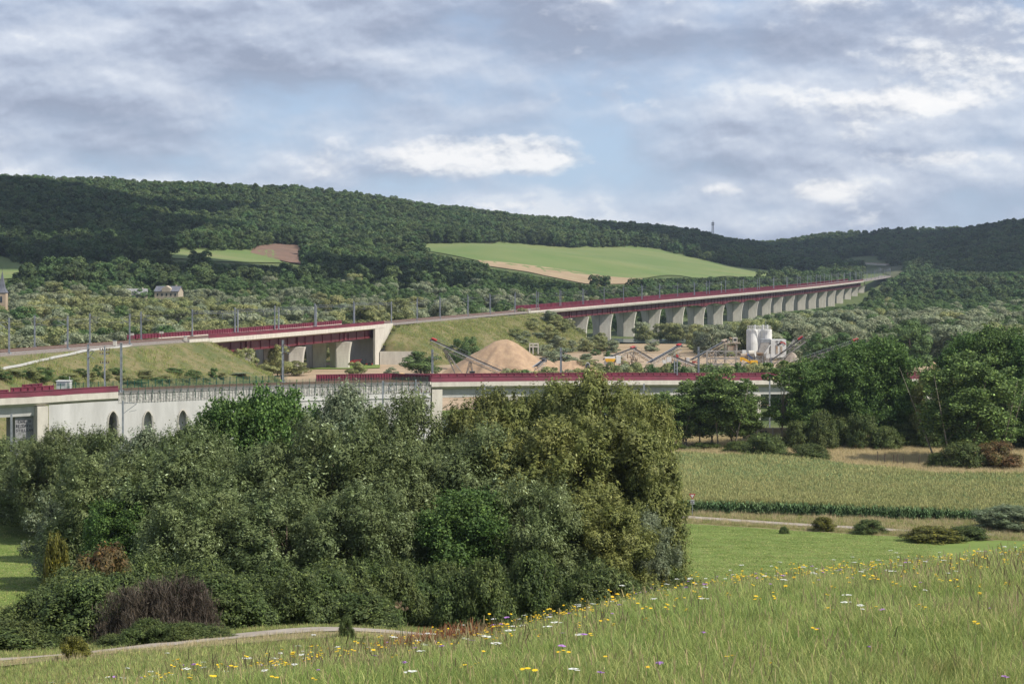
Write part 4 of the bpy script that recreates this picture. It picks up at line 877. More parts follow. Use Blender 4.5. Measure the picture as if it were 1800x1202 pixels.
conveyor('belt_conveyor', PT(1142, 638, 670), PT(1195, 608, 690), 'steep conveyor with red head between the crushing plant and the screening tower', legs=[(0.85, 0, -36)], w=1.5, dp=1.4)
conveyor('belt_conveyor', PT(1238, 648, 650), PT(1185, 628, 660), 'red-brown conveyor sloping down right behind the lone mast', mat=rust_steel, head=False)
conveyor('belt_conveyor', PT(1216, 633, 655), PT(1276, 600, 665), 'dark rusty conveyor feeding the top of the screening tower', mat=rust_steel, headmat=rust_steel, legs=[(0.55, 0, -36)])
conveyor('belt_conveyor', PT(1356, 634, 600), PT(1412, 594, 600), 'steep conveyor with red head above the gravel cone beside the white batching block', legs=[], w=1.5, dp=1.3)
conveyor('belt_conveyor', PT(1362, 648, 585), PT(1508, 599, 590), 'long gently sloping conveyor with red head at its right end, above the dark trees', legs=[(0.78, -1, -36), (0.66, 0, -36)], w=1.4, dp=1.3)
m = MB(); b = P(1395, 600, 614)      # props of the gravel cone conveyor
r = empty('support_frame', b, 'pale splayed timber-like props on the top of the gravel cone', 'frame')
for dx in (-2.6, -1.2, 0.2): m.bar((0.3, 0, 3.2), (dx, 0, -0.5), 0.22)
m.build('prop', belt_steel, r)
# silos
s0 = P(1335, 640, 595); r = empty('cement_silos', (s0.x, 640, -36), 'group of three tall white silos with railings on top', 'silo'); zt = (V0 - 579) / F * 640 + 36
for k, (u, dy) in enumerate(((1322, 0), (1335, 1.5), (1347, 0.2))):
    x = XU(u, 640) - s0.x; b = MB(); zs = [6.0, 8.2, 8.4, zt - 0.4, zt]; rs = [0.7, 1.75, 1.85, 1.85, 1.75]; b.tube([(x, dy, z) for z in zs], rs, 20); b.build('silo_shell', white_paint, r, smooth=False)
    l = MB()
    for a in range(4): l.bar((x + 1.9 * math.cos(a * 1.571 + .78), dy + 1.9 * math.sin(a * 1.571 + .78), 0), (x + 1.9 * math.cos(a * 1.571 + .78), dy + 1.9 * math.sin(a * 1.571 + .78), 8.6), 0.28)
    l.build('legs', steel, r)['kind'] = 'stuff'
rl = MB(); x0, x1 = XU(1316, 640) - s0.x, XU(1353.5, 640) - s0.x
for y in (-2.2, 3.2):
    for z in (zt + 0.1, zt + 0.6, zt + 1.15): rl.bar((x0, y, z), (x1, y, z), 0.09)
    for x in np.linspace(x0, x1, 12): rl.bar((x, y, zt), (x, y, zt + 1.15), 0.09)
for x in (x0, x1):
    for z in (zt + 0.1, zt + 0.6, zt + 1.15): rl.bar((x, -2.2, z), (x, 3.2, z), 0.09)
for x in (x0 + 2, x0 + 4.6, x0 + 6): rl.tube([(x, 0, zt), (x, 0, zt + 1.5)], 0.3, 6)
rl.build('roof_railing', white_paint, r); f = MB(); f.tube([(x1 - 1.6, -1.4, zt), (x1 - 1.6, -1.4, zt + 3.4)], 0.05, 4); f.build('antenna', steel, r)
# batching block with hopper and emblem
b0 = Vector((XU(1368, 628), 628, -36)); r = empty('batching_block', b0, 'white batching block with red and black emblem, tall openings and a sloping hopper', 'building')
zt = (V0 - 597) / F * 628 + 36; zb = (V0 - 628) / F * 628 + 36; X0, X1 = XU(1355, 628) - b0.x, XU(1382, 628) - b0.x
m = MB(); m.box(((X0 + X1) / 2, 2.5, (zt + zb) / 2), (X1 - X0, 5, zt - zb)); m.build('block', white_paint, r)
m = MB()
for x in (X0 + 0.3, X1 - 0.3):
    for y in (0.4, 4.6): m.bar((x, y, 0), (x, y, zb), 0.4)
m.build('support_legs', steel, r)['kind'] = 'stuff'
for xx in (XU(1365.5, 628) - b0.x, XU(1373.5, 628) - b0.x):
    m = MB(); m.box((xx, -0.06, (zt + zb) / 2 - 0.4), (0.62, 0.14, 2.5)); m.build('opening', rust_steel, r)
for xx in (XU(1366, 628) - b0.x, XU(1373, 628) - b0.x):
    m = MB(); m.box((xx, -0.05, zt - 0.55), (0.75, 0.12, 0.45)); m.build('opening', concrete_dark, r)
em = MB(); cx, cz = XU(1372, 628) - b0.x, zt - 1.35          # swooping emblem: black stroke, red arch
for k in range(6): a0, a1 = 2.5 - k * 0.38, 2.5 - (k + 1) * 0.38; em.bar((cx + .55 + 1.0 * math.cos(a0), -0.16, cz - .45 + 1.0 * math.sin(a0)), (cx + .55 + 1.0 * math.cos(a1), -0.16, cz - .45 + 1.0 * math.sin(a1)), 0.1, 0.34)
em.build('emblem', red_paint, r); em = MB()
for a, b in (((-1.2, .15), (-.75, -.35)), ((-.75, -.35), (-.3, .3)), ((-.3, .3), (.1, -.2))): em.bar((cx + a[0], -0.18, cz + a[1]), (cx + b[0], -0.18, cz + b[1]), 0.1, 0.32)
em.build('emblem', black_rubber, r)
m = MB(); xa, xb, xc = XU(1333, 628) - b0.x, XU(1338, 628) - b0.x, X0; z_a, z_b = (V0 - 596) / F * 628 + 36, (V0 - 602) / F * 628 + 36; z_c = (V0 - 620) / F * 628 + 36
m.prism([(xb, 0.2, z_a), (xc, 0.2, z_a), (xc, 0.2, z_b), (xb, 0.2, z_b)], (0, 3.6, 0)); m.build('hopper_lip', steel, r)
m = MB(); m.prism([(xb, 0.25, z_b - .02), (xc - 0.05, 0.25, z_b - .02), (xc - 1.6, 0.25, z_c), (xa, 0.25, z_c)], (0, 3.4, 0)); m.build('hopper', belt_steel, r)
m = MB(); m.bar((xc - 0.1, 0.1, z_b - .6), (xc - 2.0, 0.1, z_c - .3), 0.3, 0.35); m.box(((xc - 2.0 + X1 - 1.5) / 2, 1.2, z_c - 1.0), (4.2, 2.2, 1.3)); m.build('chute_frame', white_paint, r)
# screening tower
b0 = Vector((XU(1287, 655), 655, -36)); r = empty('screening_tower', b0, 'rusty lattice screening tower with platform and small pale control cabin', 'tower'); zz = lambda v: (V0 - v) / F * 655 + 36; xx = lambda u: XU(u, 655) - b0.x
rt = random.Random(4); m = MB()
for u in (1243, 1258, 1275, 1294):
    for y in (-1.8, 2.2): m.bar((xx(u), y, 0), (xx(u), y, zz(604 if u > 1270 else 616)), 0.26)
for v in (617, 630, 640): 
    for y in (-1.8, 2.2): m.bar((xx(1243), y, zz(v)), (xx(1312), y, zz(v)), 0.3)
us = [1243, 1258, 1275, 1294, 1312]
for a, b in zip(us[:-1], us[1:]):
    for v1, v2 in ((617, 630), (630, 645), (645, 660)):
        m.bar((xx(a), -1.8, zz(v1)), (xx(b), -1.8, zz(v2)), 0.15); m.bar((xx(a), -1.8, zz(v2)), (xx(b), -1.8, zz(v1)), 0.15)
m.build('lattice_frame', belt_steel, r)
m = MB(); m.box((xx(1287), 0, zz(603)), (5.2, 3.6, 0.25)); m.box((xx(1287), 0, zz(611)), (3.2, 3.0, 1.7)); m.bar((xx(1279), -1.9, zz(600)), (xx(1299), -1.9, zz(600)), 0.08)
for u in (1279, 1284, 1289, 1294, 1299): m.bar((xx(u), -1.9, zz(603)), (xx(u), -1.9, zz(598)), 0.07)
m.build('screen_deck', rust_steel, r); m = MB(); m.box((xx(1292), 0, zz(597.5)), (1.5, 1.6, 1.7)); m.build('control_cabin', concrete_pale, r); m = MB(); m.box((xx(1292), -0.83, zz(597)), (0.9, 0.06, 0.7)); m.build('window', glass_dark, r)
m = MB(); m.tube([(xx(1281), 0, zz(602)), (xx(1283), 0, zz(594)), (xx(1287), 0, zz(596))], [0.5, 0.35, 0.5], 8); m.build('duct', rust_steel, r)
# washing drums and pipe clutter
b0 = Vector((XU(1318, 635), 635, -36)); r = empty('washing_plant', b0, 'cluttered washing plant with drums, white tanks and blue pipes between tower and silos', 'plant'); zz = lambda v: (V0 - v) / F * 635 + 36; xx = lambda u: XU(u, 635) - b0.x
m = MB(); m.tube([(xx(1302), 0, zz(625)), (xx(1313), 0, zz(625))], 1.0, 12); m.build('drum', rust_steel, r)
m = MB(); m.tube([(xx(1316), 0.5, zz(621)), (xx(1326), 0.5, zz(621))], 0.9, 12); m.build('drum', concrete_pale, r)
m = MB(); m.tube([(xx(1330), 0.5, zz(621)), (xx(1342), 0.5, zz(621))], 0.8, 12); m.build('drum', rust_steel, r)
m = MB()
for u, v, w, h in ((1308, 619, 1.2, 1.3), (1324, 642, 1.6, 1.5), (1336, 646, 2.2, 1.4), (1311, 648, 1.4, 2.4), (1345, 652, 2.6, 1.2), (1330, 634, 2.4, 0.8)): m.box((xx(u), rt.uniform(-.5, 1.5), zz(v)), (w, 1.4, h))
m.build('tank', white_paint, r)['kind'] = 'stuff'; m = MB()
for k in range(34):
    u, v = rt.uniform(1300, 1352), rt.uniform(622, 662); du, dv = rt.choice(((0, 12), (10, 0), (9, 7), (8, -7))); m.bar((xx(u), rt.uniform(-1, 1), zz(v)), (xx(u + du), rt.uniform(-1, 1), zz(v + dv)), rt.uniform(0.1, 0.24))
for u in (1303, 1315, 1327, 1340, 1350): m.bar((xx(u), 1, 0), (xx(u), 1, zz(624)), 0.25)
m.build('pipework', belt_steel, r); m = MB(); m.bar((xx(1313), -1.2, zz(622)), (xx(1322), -1.2, zz(630)), 0.3); m.bar((xx(1309), -1.2, zz(640)), (xx(1318), -1.2, zz(632)), 0.25); m.build('pipe', blue_paint, r)
# excavator with yellow boom
b0 = Vector((XU(1312, 618), 618, -36)); r = empty('excavator', b0, 'yellow excavator arm reaching over the works before the washing plant', 'excavator'); zz = lambda v: (V0 - v) / F * 618 + 36; xx = lambda u: XU(u, 618) - b0.x
m = MB(); m.bar((xx(1304), 0, zz(629)), (xx(1319), 0, zz(637)), 0.5, 0.7); m.bar((xx(1319), 0, zz(637)), (xx(1326), 0, zz(636)), 0.5, 0.6); m.build('boom', yellow_paint, r); m = MB(); m.box((xx(1325), 0, zz(638)), (2.2, 2.0, 1.6)); m.build('body', yellow_paint, r)
m = MB(); m.bar((xx(1302), 0, zz(628)), (xx(1303), 0, zz(635)), 0.5, 0.4); m.build('stick', yellow_paint, r); m = MB(); m.box((xx(1325), 0, zz(645)), (3.6, 2.4, 0.8)); m.box((xx(1325), 0, zz(642)), (1.2, 1.2, 0.5)); m.build('tracks', black_rubber, r)['kind'] = 'stuff'
m = MB(); m.bar((xx(1325), 0, 0), (xx(1325), 0, zz(646.5)), 2.0); m.build('mound_base', gravel_m, r)
# crushing plant and loader frames
b0 = Vector((XU(1080, 690), 690, -36)); r = empty('crushing_plant', b0, 'pale crushing plant with orange hopper and rusty framework left of the steep conveyor', 'plant'); zz = lambda v: (V0 - v) / F * 690 + 36; xx = lambda u: XU(u, 690) - b0.x
m = MB(); m.box((xx(1072), 0, zz(629)), (3.6, 2.6, 0.7)); m.box((xx(1087), 0, zz(632)), (1.6, 2.4, 2.6)); m.box((xx(1070), 0, zz(638)), (3.0, 2.2, 1.2)); m.build('housing', white_paint, r); m = MB(); m.prism([(xx(1063), -1.5, zz(630)), (xx(1082), -1.5, zz(630)), (xx(1079), -1.5, zz(635.5)), (xx(1065), -1.5, zz(635.5))], (0, 2.4, 0)); m.build('hopper', yellow_paint, r)
m = MB()
for k in range(24): u, v = rt.uniform(1088, 1125), rt.uniform(616, 636); du, dv = rt.choice(((0, 8), (8, 0), (7, 5))); m.bar((xx(u), rt.uniform(-1, 1), zz(v)), (xx(u + du), rt.uniform(-1, 1), zz(v + dv)), rt.uniform(0.15, 0.4))
for u in (1066, 1080, 1095, 1110, 1120): m.bar((xx(u), 0.6, 0), (xx(u), 0.6, zz(630)), 0.3)
m.build('framework', rust_steel, r)
b0 = Vector((XU(1190, 665), 665, -36)); r = empty('sorting_machine', b0, 'small red and white sorting machine behind the lower line, left of the lone mast', 'machine'); zz = lambda v: (V0 - v) / F * 665 + 36; xx = lambda u: XU(u, 665) - b0.x
m = MB(); m.box((xx(1190), -1, zz(626)), (0.8, 0.8, 1.2)); m.box((xx(1221), -1, zz(636)), (1.8, 1.0, 0.6)); m.build('motor', red_paint, r); m = MB(); m.box((xx(1176), 0, zz(632)), (1.5, 1.5, 1.6)); m.box((xx(1168), 0, zz(636)), (1.2, 1.5, 1.2)); m.box((xx(1209), 0, zz(633)), (1.0, 1.2, 1.6)); m.build('housing', white_paint, r)
m = MB()
for k in range(26): u, v = rt.uniform(1165, 1215), rt.uniform(622, 646); du, dv = rt.choice(((0, 9), (9, 0), (7, 5), (-6, 6))); m.bar((xx(u), rt.uniform(-1, 1), zz(v)), (xx(u + du), rt.uniform(-1, 1), zz(v + dv)), rt.uniform(0.12, 0.28))
for u in (1168, 1180, 1192, 1205): m.bar((xx(u), 0.6, 0), (xx(u), 0.6, zz(628)), 0.3)
m.build('framework', rust_steel, r)
b0 = Vector((XU(938, 720), 720, -30)); r = empty('hopper_frame', b0, 'pale open hopper frame on the right shoulder of the sand mountain', 'frame'); zz = lambda v: (V0 - v) / F * 720 + 30; xx = lambda u: XU(u, 720) - b0.x
m = MB()
for u in (931, 937, 946): m.bar((xx(u), -1, zz(622)), (xx(u), -1, zz(604)), 0.4); m.bar((xx(u), 1, zz(622)), (xx(u), 1, zz(604)), 0.4)
for v in (604, 609): m.bar((xx(930), -1, zz(v)), (xx(947), -1, zz(v)), 0.45)
m.build('frame', concrete_pale, r); m = MB(); m.bar((xx(936), 0, zz(616)), (xx(943), 0, zz(606)), 0.9, 0.5); m.build('chute', steel_dark, r)
# small loader and container behind the maroon parapet
b0 = Vector((XU(829, 560), 560, -36)); r = empty('wheel_loader', b0, 'small dark loader cab just above the maroon parapet under the yellow heap', 'loader'); zz = lambda v: (V0 - v) / F * 560 + 36; xx = lambda u: XU(u, 560) - b0.x
m = MB(); m.box((xx(829), 0, zz(660)), (3.4, 1.8, 1.1)); m.build('body', yellow_paint, r); m = MB(); m.box((xx(830), 0, zz(656)), (1.5, 1.5, 1.0)); m.box((xx(824), 0, zz(658)), (0.9, 1.4, 0.5)); m.build('cab', glass_dark, r); m = MB(); m.box((xx(830), 0, zz(652.5)), (1.7, 1.7, 0.14)); m.build('roof', steel_dark, r)
for u in (820, 836):
    for y in (-0.8, 0.8): m = MB(); m.tube([(xx(u), y - 0.3, zz(666)), (xx(u), y + 0.3, zz(666))], 0.8, 12); m.build('wheel', black_rubber, r)
m = MB(); m.box((0, 0, zz(672) / 2), (4.5, 3, zz(672))); m.build('ramp', sand_m, r)
# red farm machine before the abutment
b0 = Vector((XU(634, 745), 745, -36)); r = empty('farm_trailer', b0, 'red farm machine with a black cab parked before the bridge abutment', 'farm machine')
m = MB(); m.box((-2.2, 0, 1.7), (4.2, 2.0, 0.5)); m.bar((-4.2, 0, 1.2), (3.8, 0, 0.9), 0.3); m.box((3.6, 0, 0.9), (1.6, 1.6, 0.5)); m.bar((-3.6, 0, 2.2), (0.5, 0, 2.6), 0.2); m.build('chassis', red_paint, r); m = MB(); m.box((1.2, 0, 1.9), (1.5, 1.6, 1.7)); m.build('cab', glass_dark, r)
for x in (-3.0, 0.8, 3.4): m = MB(); m.tube([(x, -1.1, 0.75), (x, -0.6, 0.75)], 0.8, 14); m.build('wheel', black_rubber, r)
# little building with shed roof seen through the gap right of the thin ash
b0 = Vector((XU(1368, 420), 420, -36)); r = empty('yard_wall', b0, 'low cream yard wall seen under the trees beside the thin ash', 'wall'); m = MB(); m.box((0, 0, 1.3), (15, 0.5, 3.0)); m.build('panel', pm('cream_wall', (0.48, 0.40, 0.28), (0.4, 0.33, 0.22), scale=0.5), r); m = MB(); m.box((-3.2, -0.3, 1.2), (1.5, 0.12, 2.0)); m.build('door', glass_dark, r)
for x in (-7.4, -4.4, -1.2, 1.8, 4.8): m = MB(); m.box((x, -0.3, 1.35), (0.25, 0.12, 3.1)); m.build('pilaster', concrete_pale, r)

# ------------------------------------------------------------------ village, far things
def house(u, v, D, w, dp, eave, ridge, label, wallm, roofm, rz=0.0, dormer=False, wins=5):
    x = XU(u, D); z = (V0 - v) / F * D; r = empty('house', (x, D, z), label, 'house', rz=rz); m = MB(); m.box((0, 0, eave / 2 - 3), (w, dp, eave + 6)); m.add([(-w / 2, -dp / 2, eave), (-w / 2, dp / 2, eave), (-w / 2, 0, ridge)], [(0, 1, 2)]); m.add([(w / 2, -dp / 2, eave), (w / 2, dp / 2, eave), (w / 2, 0, ridge)], [(2, 1, 0)]); m.build('wall', wallm, r)
    m = MB(); e = 0.4
    for s in (-1, 1): m.prism([(-w / 2 - e, s * (dp / 2 + e), eave - 0.2), (w / 2 + e, s * (dp / 2 + e), eave - 0.2), (w / 2 + e, 0, ridge + 0.1), (-w / 2 - e, 0, ridge + 0.1)], (0, 0, 0.25))
    rf = m.build('roof', roofm, r)
    for k in range(wins):
        m = MB(); m.box((-w / 2 + (k + 0.7) * w / (wins + 0.4), -dp / 2 - 0.04, eave * 0.55), (0.9, 0.12, 1.4)); m.build('window', glass_dark, r)
    if dormer:
        m = MB(); m.prism([(-2.6, -dp / 2 - 0.5, eave - 0.3), (2.6, -dp / 2 - 0.5, eave - 0.3), (2.6, -dp / 2 - 0.5, eave + 1.6), (0, -dp / 2 - 0.5, eave + 3.2), (-2.6, -dp / 2 - 0.5, eave + 1.6)], (0, dp / 2, 0)); m.build('gable', wallm, r)
    m = MB(); m.box((w * 0.3, 0.3, ridge + 0.3), (0.8, 0.8, 1.6)); m.build('chimney', wallm, rf); return r
stone = pm('house_stone', (0.42, 0.36, 0.27), (0.34, 0.29, 0.22), scale=0.5); slate = pm('slate_roof', (0.10, 0.105, 0.125), (0.14, 0.145, 0.165), scale=0.6, rough=0.7); grey_roof = pm('grey_roof', (0.24, 0.24, 0.24), (0.19, 0.19, 0.19), scale=0.6)
house(240, 526, 1120, 11.5, 10, 2.6, 5.6, 'grey-roofed farmhouse in the trees on the lower hillside, left of the larger house', stone, grey_roof, 0.25, wins=3)
house(297, 525, 1130, 14, 9, 4.2, 6.8, 'large pale house with dark slate roof and central gable above the valley wood', stone, slate, -0.15, dormer=True)
b0 = Vector((XU(4, 1010), 1010, (V0 - 545) / F * 1010)); r = empty('church_tower', b0, 'village church tower with a pointed slate spire at the left edge', 'church'); m = MB(); m.box((0, 0, 3.4), (4.6, 4.6, 11)); m.build('tower', pm('church_stone', (0.44, 0.34, 0.24), (0.36, 0.28, 0.2), scale=0.6), r)
m = MB(); m.add([(-2.6, -2.6, 8.8), (2.6, -2.6, 8.8), (2.6, 2.6, 8.8), (-2.6, 2.6, 8.8), (0, 0, 20.0), (-1.4, -1.4, 11.2), (1.4, -1.4, 11.2), (1.4, 1.4, 11.2), (-1.4, 1.4, 11.2)], [(0, 1, 6, 5), (1, 2, 7, 6), (2, 3, 8, 7), (3, 0, 5, 8), (5, 6, 4), (6, 7, 4), (7, 8, 4), (8, 5, 4), (3, 2, 1, 0)]); m.build('spire', slate, r)
m = MB(); m.box((0, -2.33, 5.2), (1.1, 0.12, 2.6)); m.prism([(-.55, -2.39, 6.5), (.55, -2.39, 6.5), (0, -2.39, 7.4)], (0, .12, 0)); m.build('louvre_window', glass_dark, r); m = MB(); m.bar((0, 0, 19.8), (0, 0, 21.4), 0.12); m.bar((-.4, 0, 20.9), (.4, 0, 20.9), 0.12); m.build('cross', steel_dark, r)
b0 = Vector((XU(1253, 3050), 3050, 52)); r = empty('transmitter_mast', b0, 'lattice transmitter mast rising above the wooded ridge', 'mast'); m = MB(); zt = (V0 - 391) / F * 3050 - 52
for sx, sy in ((-1, -1), (1, -1), (1, 1), (-1, 1)): m.bar((sx * 1.8, sy * 1.8, -3), (sx * 1.0, sy * 1.0, zt), 0.5)
for z in np.arange(0, zt, 3.0):
    for s in (-1, 1): m.bar((-1.4 * s, -1.4, z), (1.4 * s, -1.4, z + 3), 0.3); m.bar((-1.4, -1.4, z), (1.4, -1.4, z), 0.3)
m.build('lattice_mast', steel, r); m = MB()
for z in (zt - 1, zt - 3.5): m.box((0, 0, z), (4.4, 4.4, 1.2))
m.build('antenna_platform', steel, r)
# far road bridge over the cutting
A, B = P(1478, 2900, 461), P(1562, 2800, 466); b0 = Vector(A); r = empty('road_bridge', b0, 'far pale road bridge over the railway cutting between the wooded hills', 'bridge'); d = B - A
m = MB(); m.bar((0, 0, 0), d, 8, 1.8); m.build('deck', concrete_pale, r); m = MB(); m.bar((0, -4, 1.4), d + Vector((0, -4, 1.4)), 0.4, 1.2); m.build('railing', rust_steel, r)
for f in (0.25, 0.52): c = d * f; m = MB(); m.box((c.x, c.y, c.z - 9), (2.6, 5, 17)); m.build('pier', concrete_pale, r)

# ------------------------------------------------------------------ road sign, field stakes
b0 = Vector((XU(1217, 291.5), 291.5, float(H(np.float64(XU(1217, 291.5)), np.float64(291.5))))); r = empty('yield_sign', b0, 'give way sign with red-bordered triangle and a white plate at the corner of the cornfield', 'road sign', rz=-0.1)
zt = (V0 - 867.5) / F * 291.5 - b0.z; m = MB(); m.tube([(0, 0.06, -0.2), (0, 0.06, zt)], 0.045, 8); m.build('post', steel, r)
def tri(s, y, z): return [(-s * .5, y, z), (s * .5, y, z), (0, y, z - s * .866)]
m = MB(); m.prism(tri(0.96, 0, zt), (0, 0.03, 0)); m.build('triangle_border', red_paint, r); m = MB(); m.prism(tri(0.60, -0.012, zt - 0.115), (0, 0.011, 0)); tp_ = m.build('triangle_field', white_paint, r)
m = MB(); m.box((0, -0.01, zt - 1.22), (0.58, 0.03, 0.62)); pl_ = m.build('plate', white_paint, r); tx = MB()
FONT = {'S': [(.7,1,0,1),(0,1,0,.5),(0,.5,.7,.5),(.7,.5,.7,0),(.7,0,0,0)], 'T': STROKES['T'], 'O': STROKES['O'], 'P': [(0,0,0,1),(0,1,.7,1),(.7,1,.7,.5),(.7,.5,0,.5)], '1': [(.35,0,.35,1),(.35,1,.1,.75)], '5': [(.7,1,0,1),(0,1,0,.5),(0,.5,.7,.5),(.7,.5,.7,0),(.7,0,0,0)], '0': STROKES['O'], 'm': [(0,0,0,.6),(0,.6,.7,.6),(.35,.6,.35,0),(.7,.6,.7,0)]}
for row, t in enumerate(['STOP', '150m']):
    for k, ch in enumerate(t):
        for x1, y1, x2, y2 in FONT[ch]: tx.bar((-.24 + k * .125 + x1 * .12, -.035, zt - 1.17 - row * .26 + y1 * .17), (-.24 + k * .125 + x2 * .12, -.035, zt - 1.17 - row * .26 + y2 * .17), 0.01, 0.035)
tx.build('lettering', black_rubber, pl_)
for k, (u, D) in enumerate([(1543, 370), (1555, 369), (1571, 368), (1577, 367), (1588, 366), (1615, 365)]):
    o = MB(); o.tube([(0, 0, -0.2), (0.02, 0, 1.5), (0.02, 0, 1.62)], [0.07, 0.065, 0.02], 6); s = o.build('fence_stake', bark); s.location = (XU(u, D), D, -35.9); s.rotation_euler = (0.05 * ((k % 3) - 1), 0.06 * ((k % 2) - .5), 0); s.scale = (1.3, 1.3, [1.45, 1.25, 1.2, 1.3, 1.15, 1.3][k])
    tag(s, ordinal(k) + ' of six wooden stakes from the left at the edge of the dry grass', 'stake', 'wooden stakes at the field edge')

# ------------------------------------------------------------------ foliage
def leaf_mat(name, c1, c2, isl, scale=0.35, trans=0.32, objvar=0.12, rough=0.6, spec=0.25):
    return pm(name, c1, c2, scale=scale, isl=isl, trans=trans, objvar=objvar, rough=rough, spec=spec, detail=3, lo=0.35, hi=0.65)
W = (1, 1, 1)
willow_m = leaf_mat('willow_leaves', (0.108, 0.145, 0.05), (0.138, 0.168, 0.062), [(0, (.7, .72, .7)), (.3, (1, 1, 1)), (.62, (1.22, 1.2, 1.2)), (.90, (1.8, 1.8, 2.2)), (.972, (3.6, 3.4, 5.2))])
willow_silver_m = leaf_mat('silver_willow_leaves', (0.145, 0.185, 0.092), (0.185, 0.215, 0.12), [(0, (.65, .7, .7)), (.3, (1, 1, 1)), (.6, (1.25, 1.22, 1.25)), (.87, (1.8, 1.8, 2.1)), (.96, (2.8, 2.8, 3.6))])
belt_silver_m = leaf_mat('belt_silver_leaves', (0.18, 0.215, 0.12), (0.245, 0.265, 0.155), [(0, (.6, .66, .62)), (.3, (1, 1, 1)), (.6, (1.3, 1.28, 1.3)), (.87, (1.8, 1.8, 2.0))], scale=0.1, objvar=.2)
belt_olive_m = leaf_mat('belt_olive_leaves', (0.18, 0.21, 0.08), (0.25, 0.26, 0.115), [(0, (.6, .66, .6)), (.3, (1, 1, 1)), (.7, (1.4, 1.35, 1.25)), (.93, (1.9, 1.8, 1.8))], scale=0.1, objvar=.2)
willow_olive_m = leaf_mat('olive_willow_leaves', (0.145, 0.172, 0.046), (0.185, 0.20, 0.06), [(0, (.7, .72, .7)), (.35, (1, 1, 1)), (.7, (1.25, 1.2, 1.1)), (.95, (2.0, 1.9, 2.4))])
broad_m = leaf_mat('broad_leaves', (0.078, 0.15, 0.038), (0.112, 0.185, 0.052), [(0, (.6, .65, .6)), (.35, (1, 1, 1)), (.7, (1.4, 1.3, 1.1)), (.93, (2.1, 1.9, 1.6))])
ash_m = leaf_mat('ash_leaves', (0.105, 0.17, 0.05), (0.14, 0.205, 0.068), [(0, (.6, .65, .6)), (.35, (1, 1, 1)), (.7, (1.4, 1.3, 1.1)), (.9, (2.2, 2.1, 1.8)), (.97, (3.2, 3.0, 2.8))])
shrub_m = leaf_mat('shrub_leaves', (0.075, 0.115, 0.034), (0.11, 0.14, 0.046), [(0, (.6, .65, .6)), (.4, (1, 1, 1)), (.75, (1.5, 1.4, 1.2)), (.95, (2.4, 2.3, 2.0))])
shrub_yel = leaf_mat('yellow_shrub_leaves', (0.15, 0.15, 0.03), (0.11, 0.12, 0.03), [(0, (.6, .6, .6)), (.4, (1, 1, 1)), (.75, (1.5, 1.4, 1.1)), (.95, (2.3, 2.0, 1.2))])
shrub_red = leaf_mat('russet_shrub_leaves', (0.15, 0.095, 0.045), (0.09, 0.10, 0.03), [(0, (.6, .6, .6)), (.4, (1, 1, 1)), (.75, (1.6, 1.2, 1.0)), (.95, (2.0, 1.8, 1.3))])
dead_m = leaf_mat('dead_twigs', (0.080, 0.064, 0.046), (0.055, 0.045, 0.033), [(0, (.6, .6, .6)), (.4, (1, 1, 1)), (.8, (1.7, 1.6, 1.6))], trans=0.0)
far_m = leaf_mat('far_leaves', (0.062, 0.108, 0.034), (0.092, 0.14, 0.048), [(0, (.7, .72, .7)), (.35, (1, 1, 1)), (.72, (1.3, 1.25, 1.15)), (.94, (1.6, 1.55, 1.5))], scale=0.012, objvar=0.38, trans=0.3)

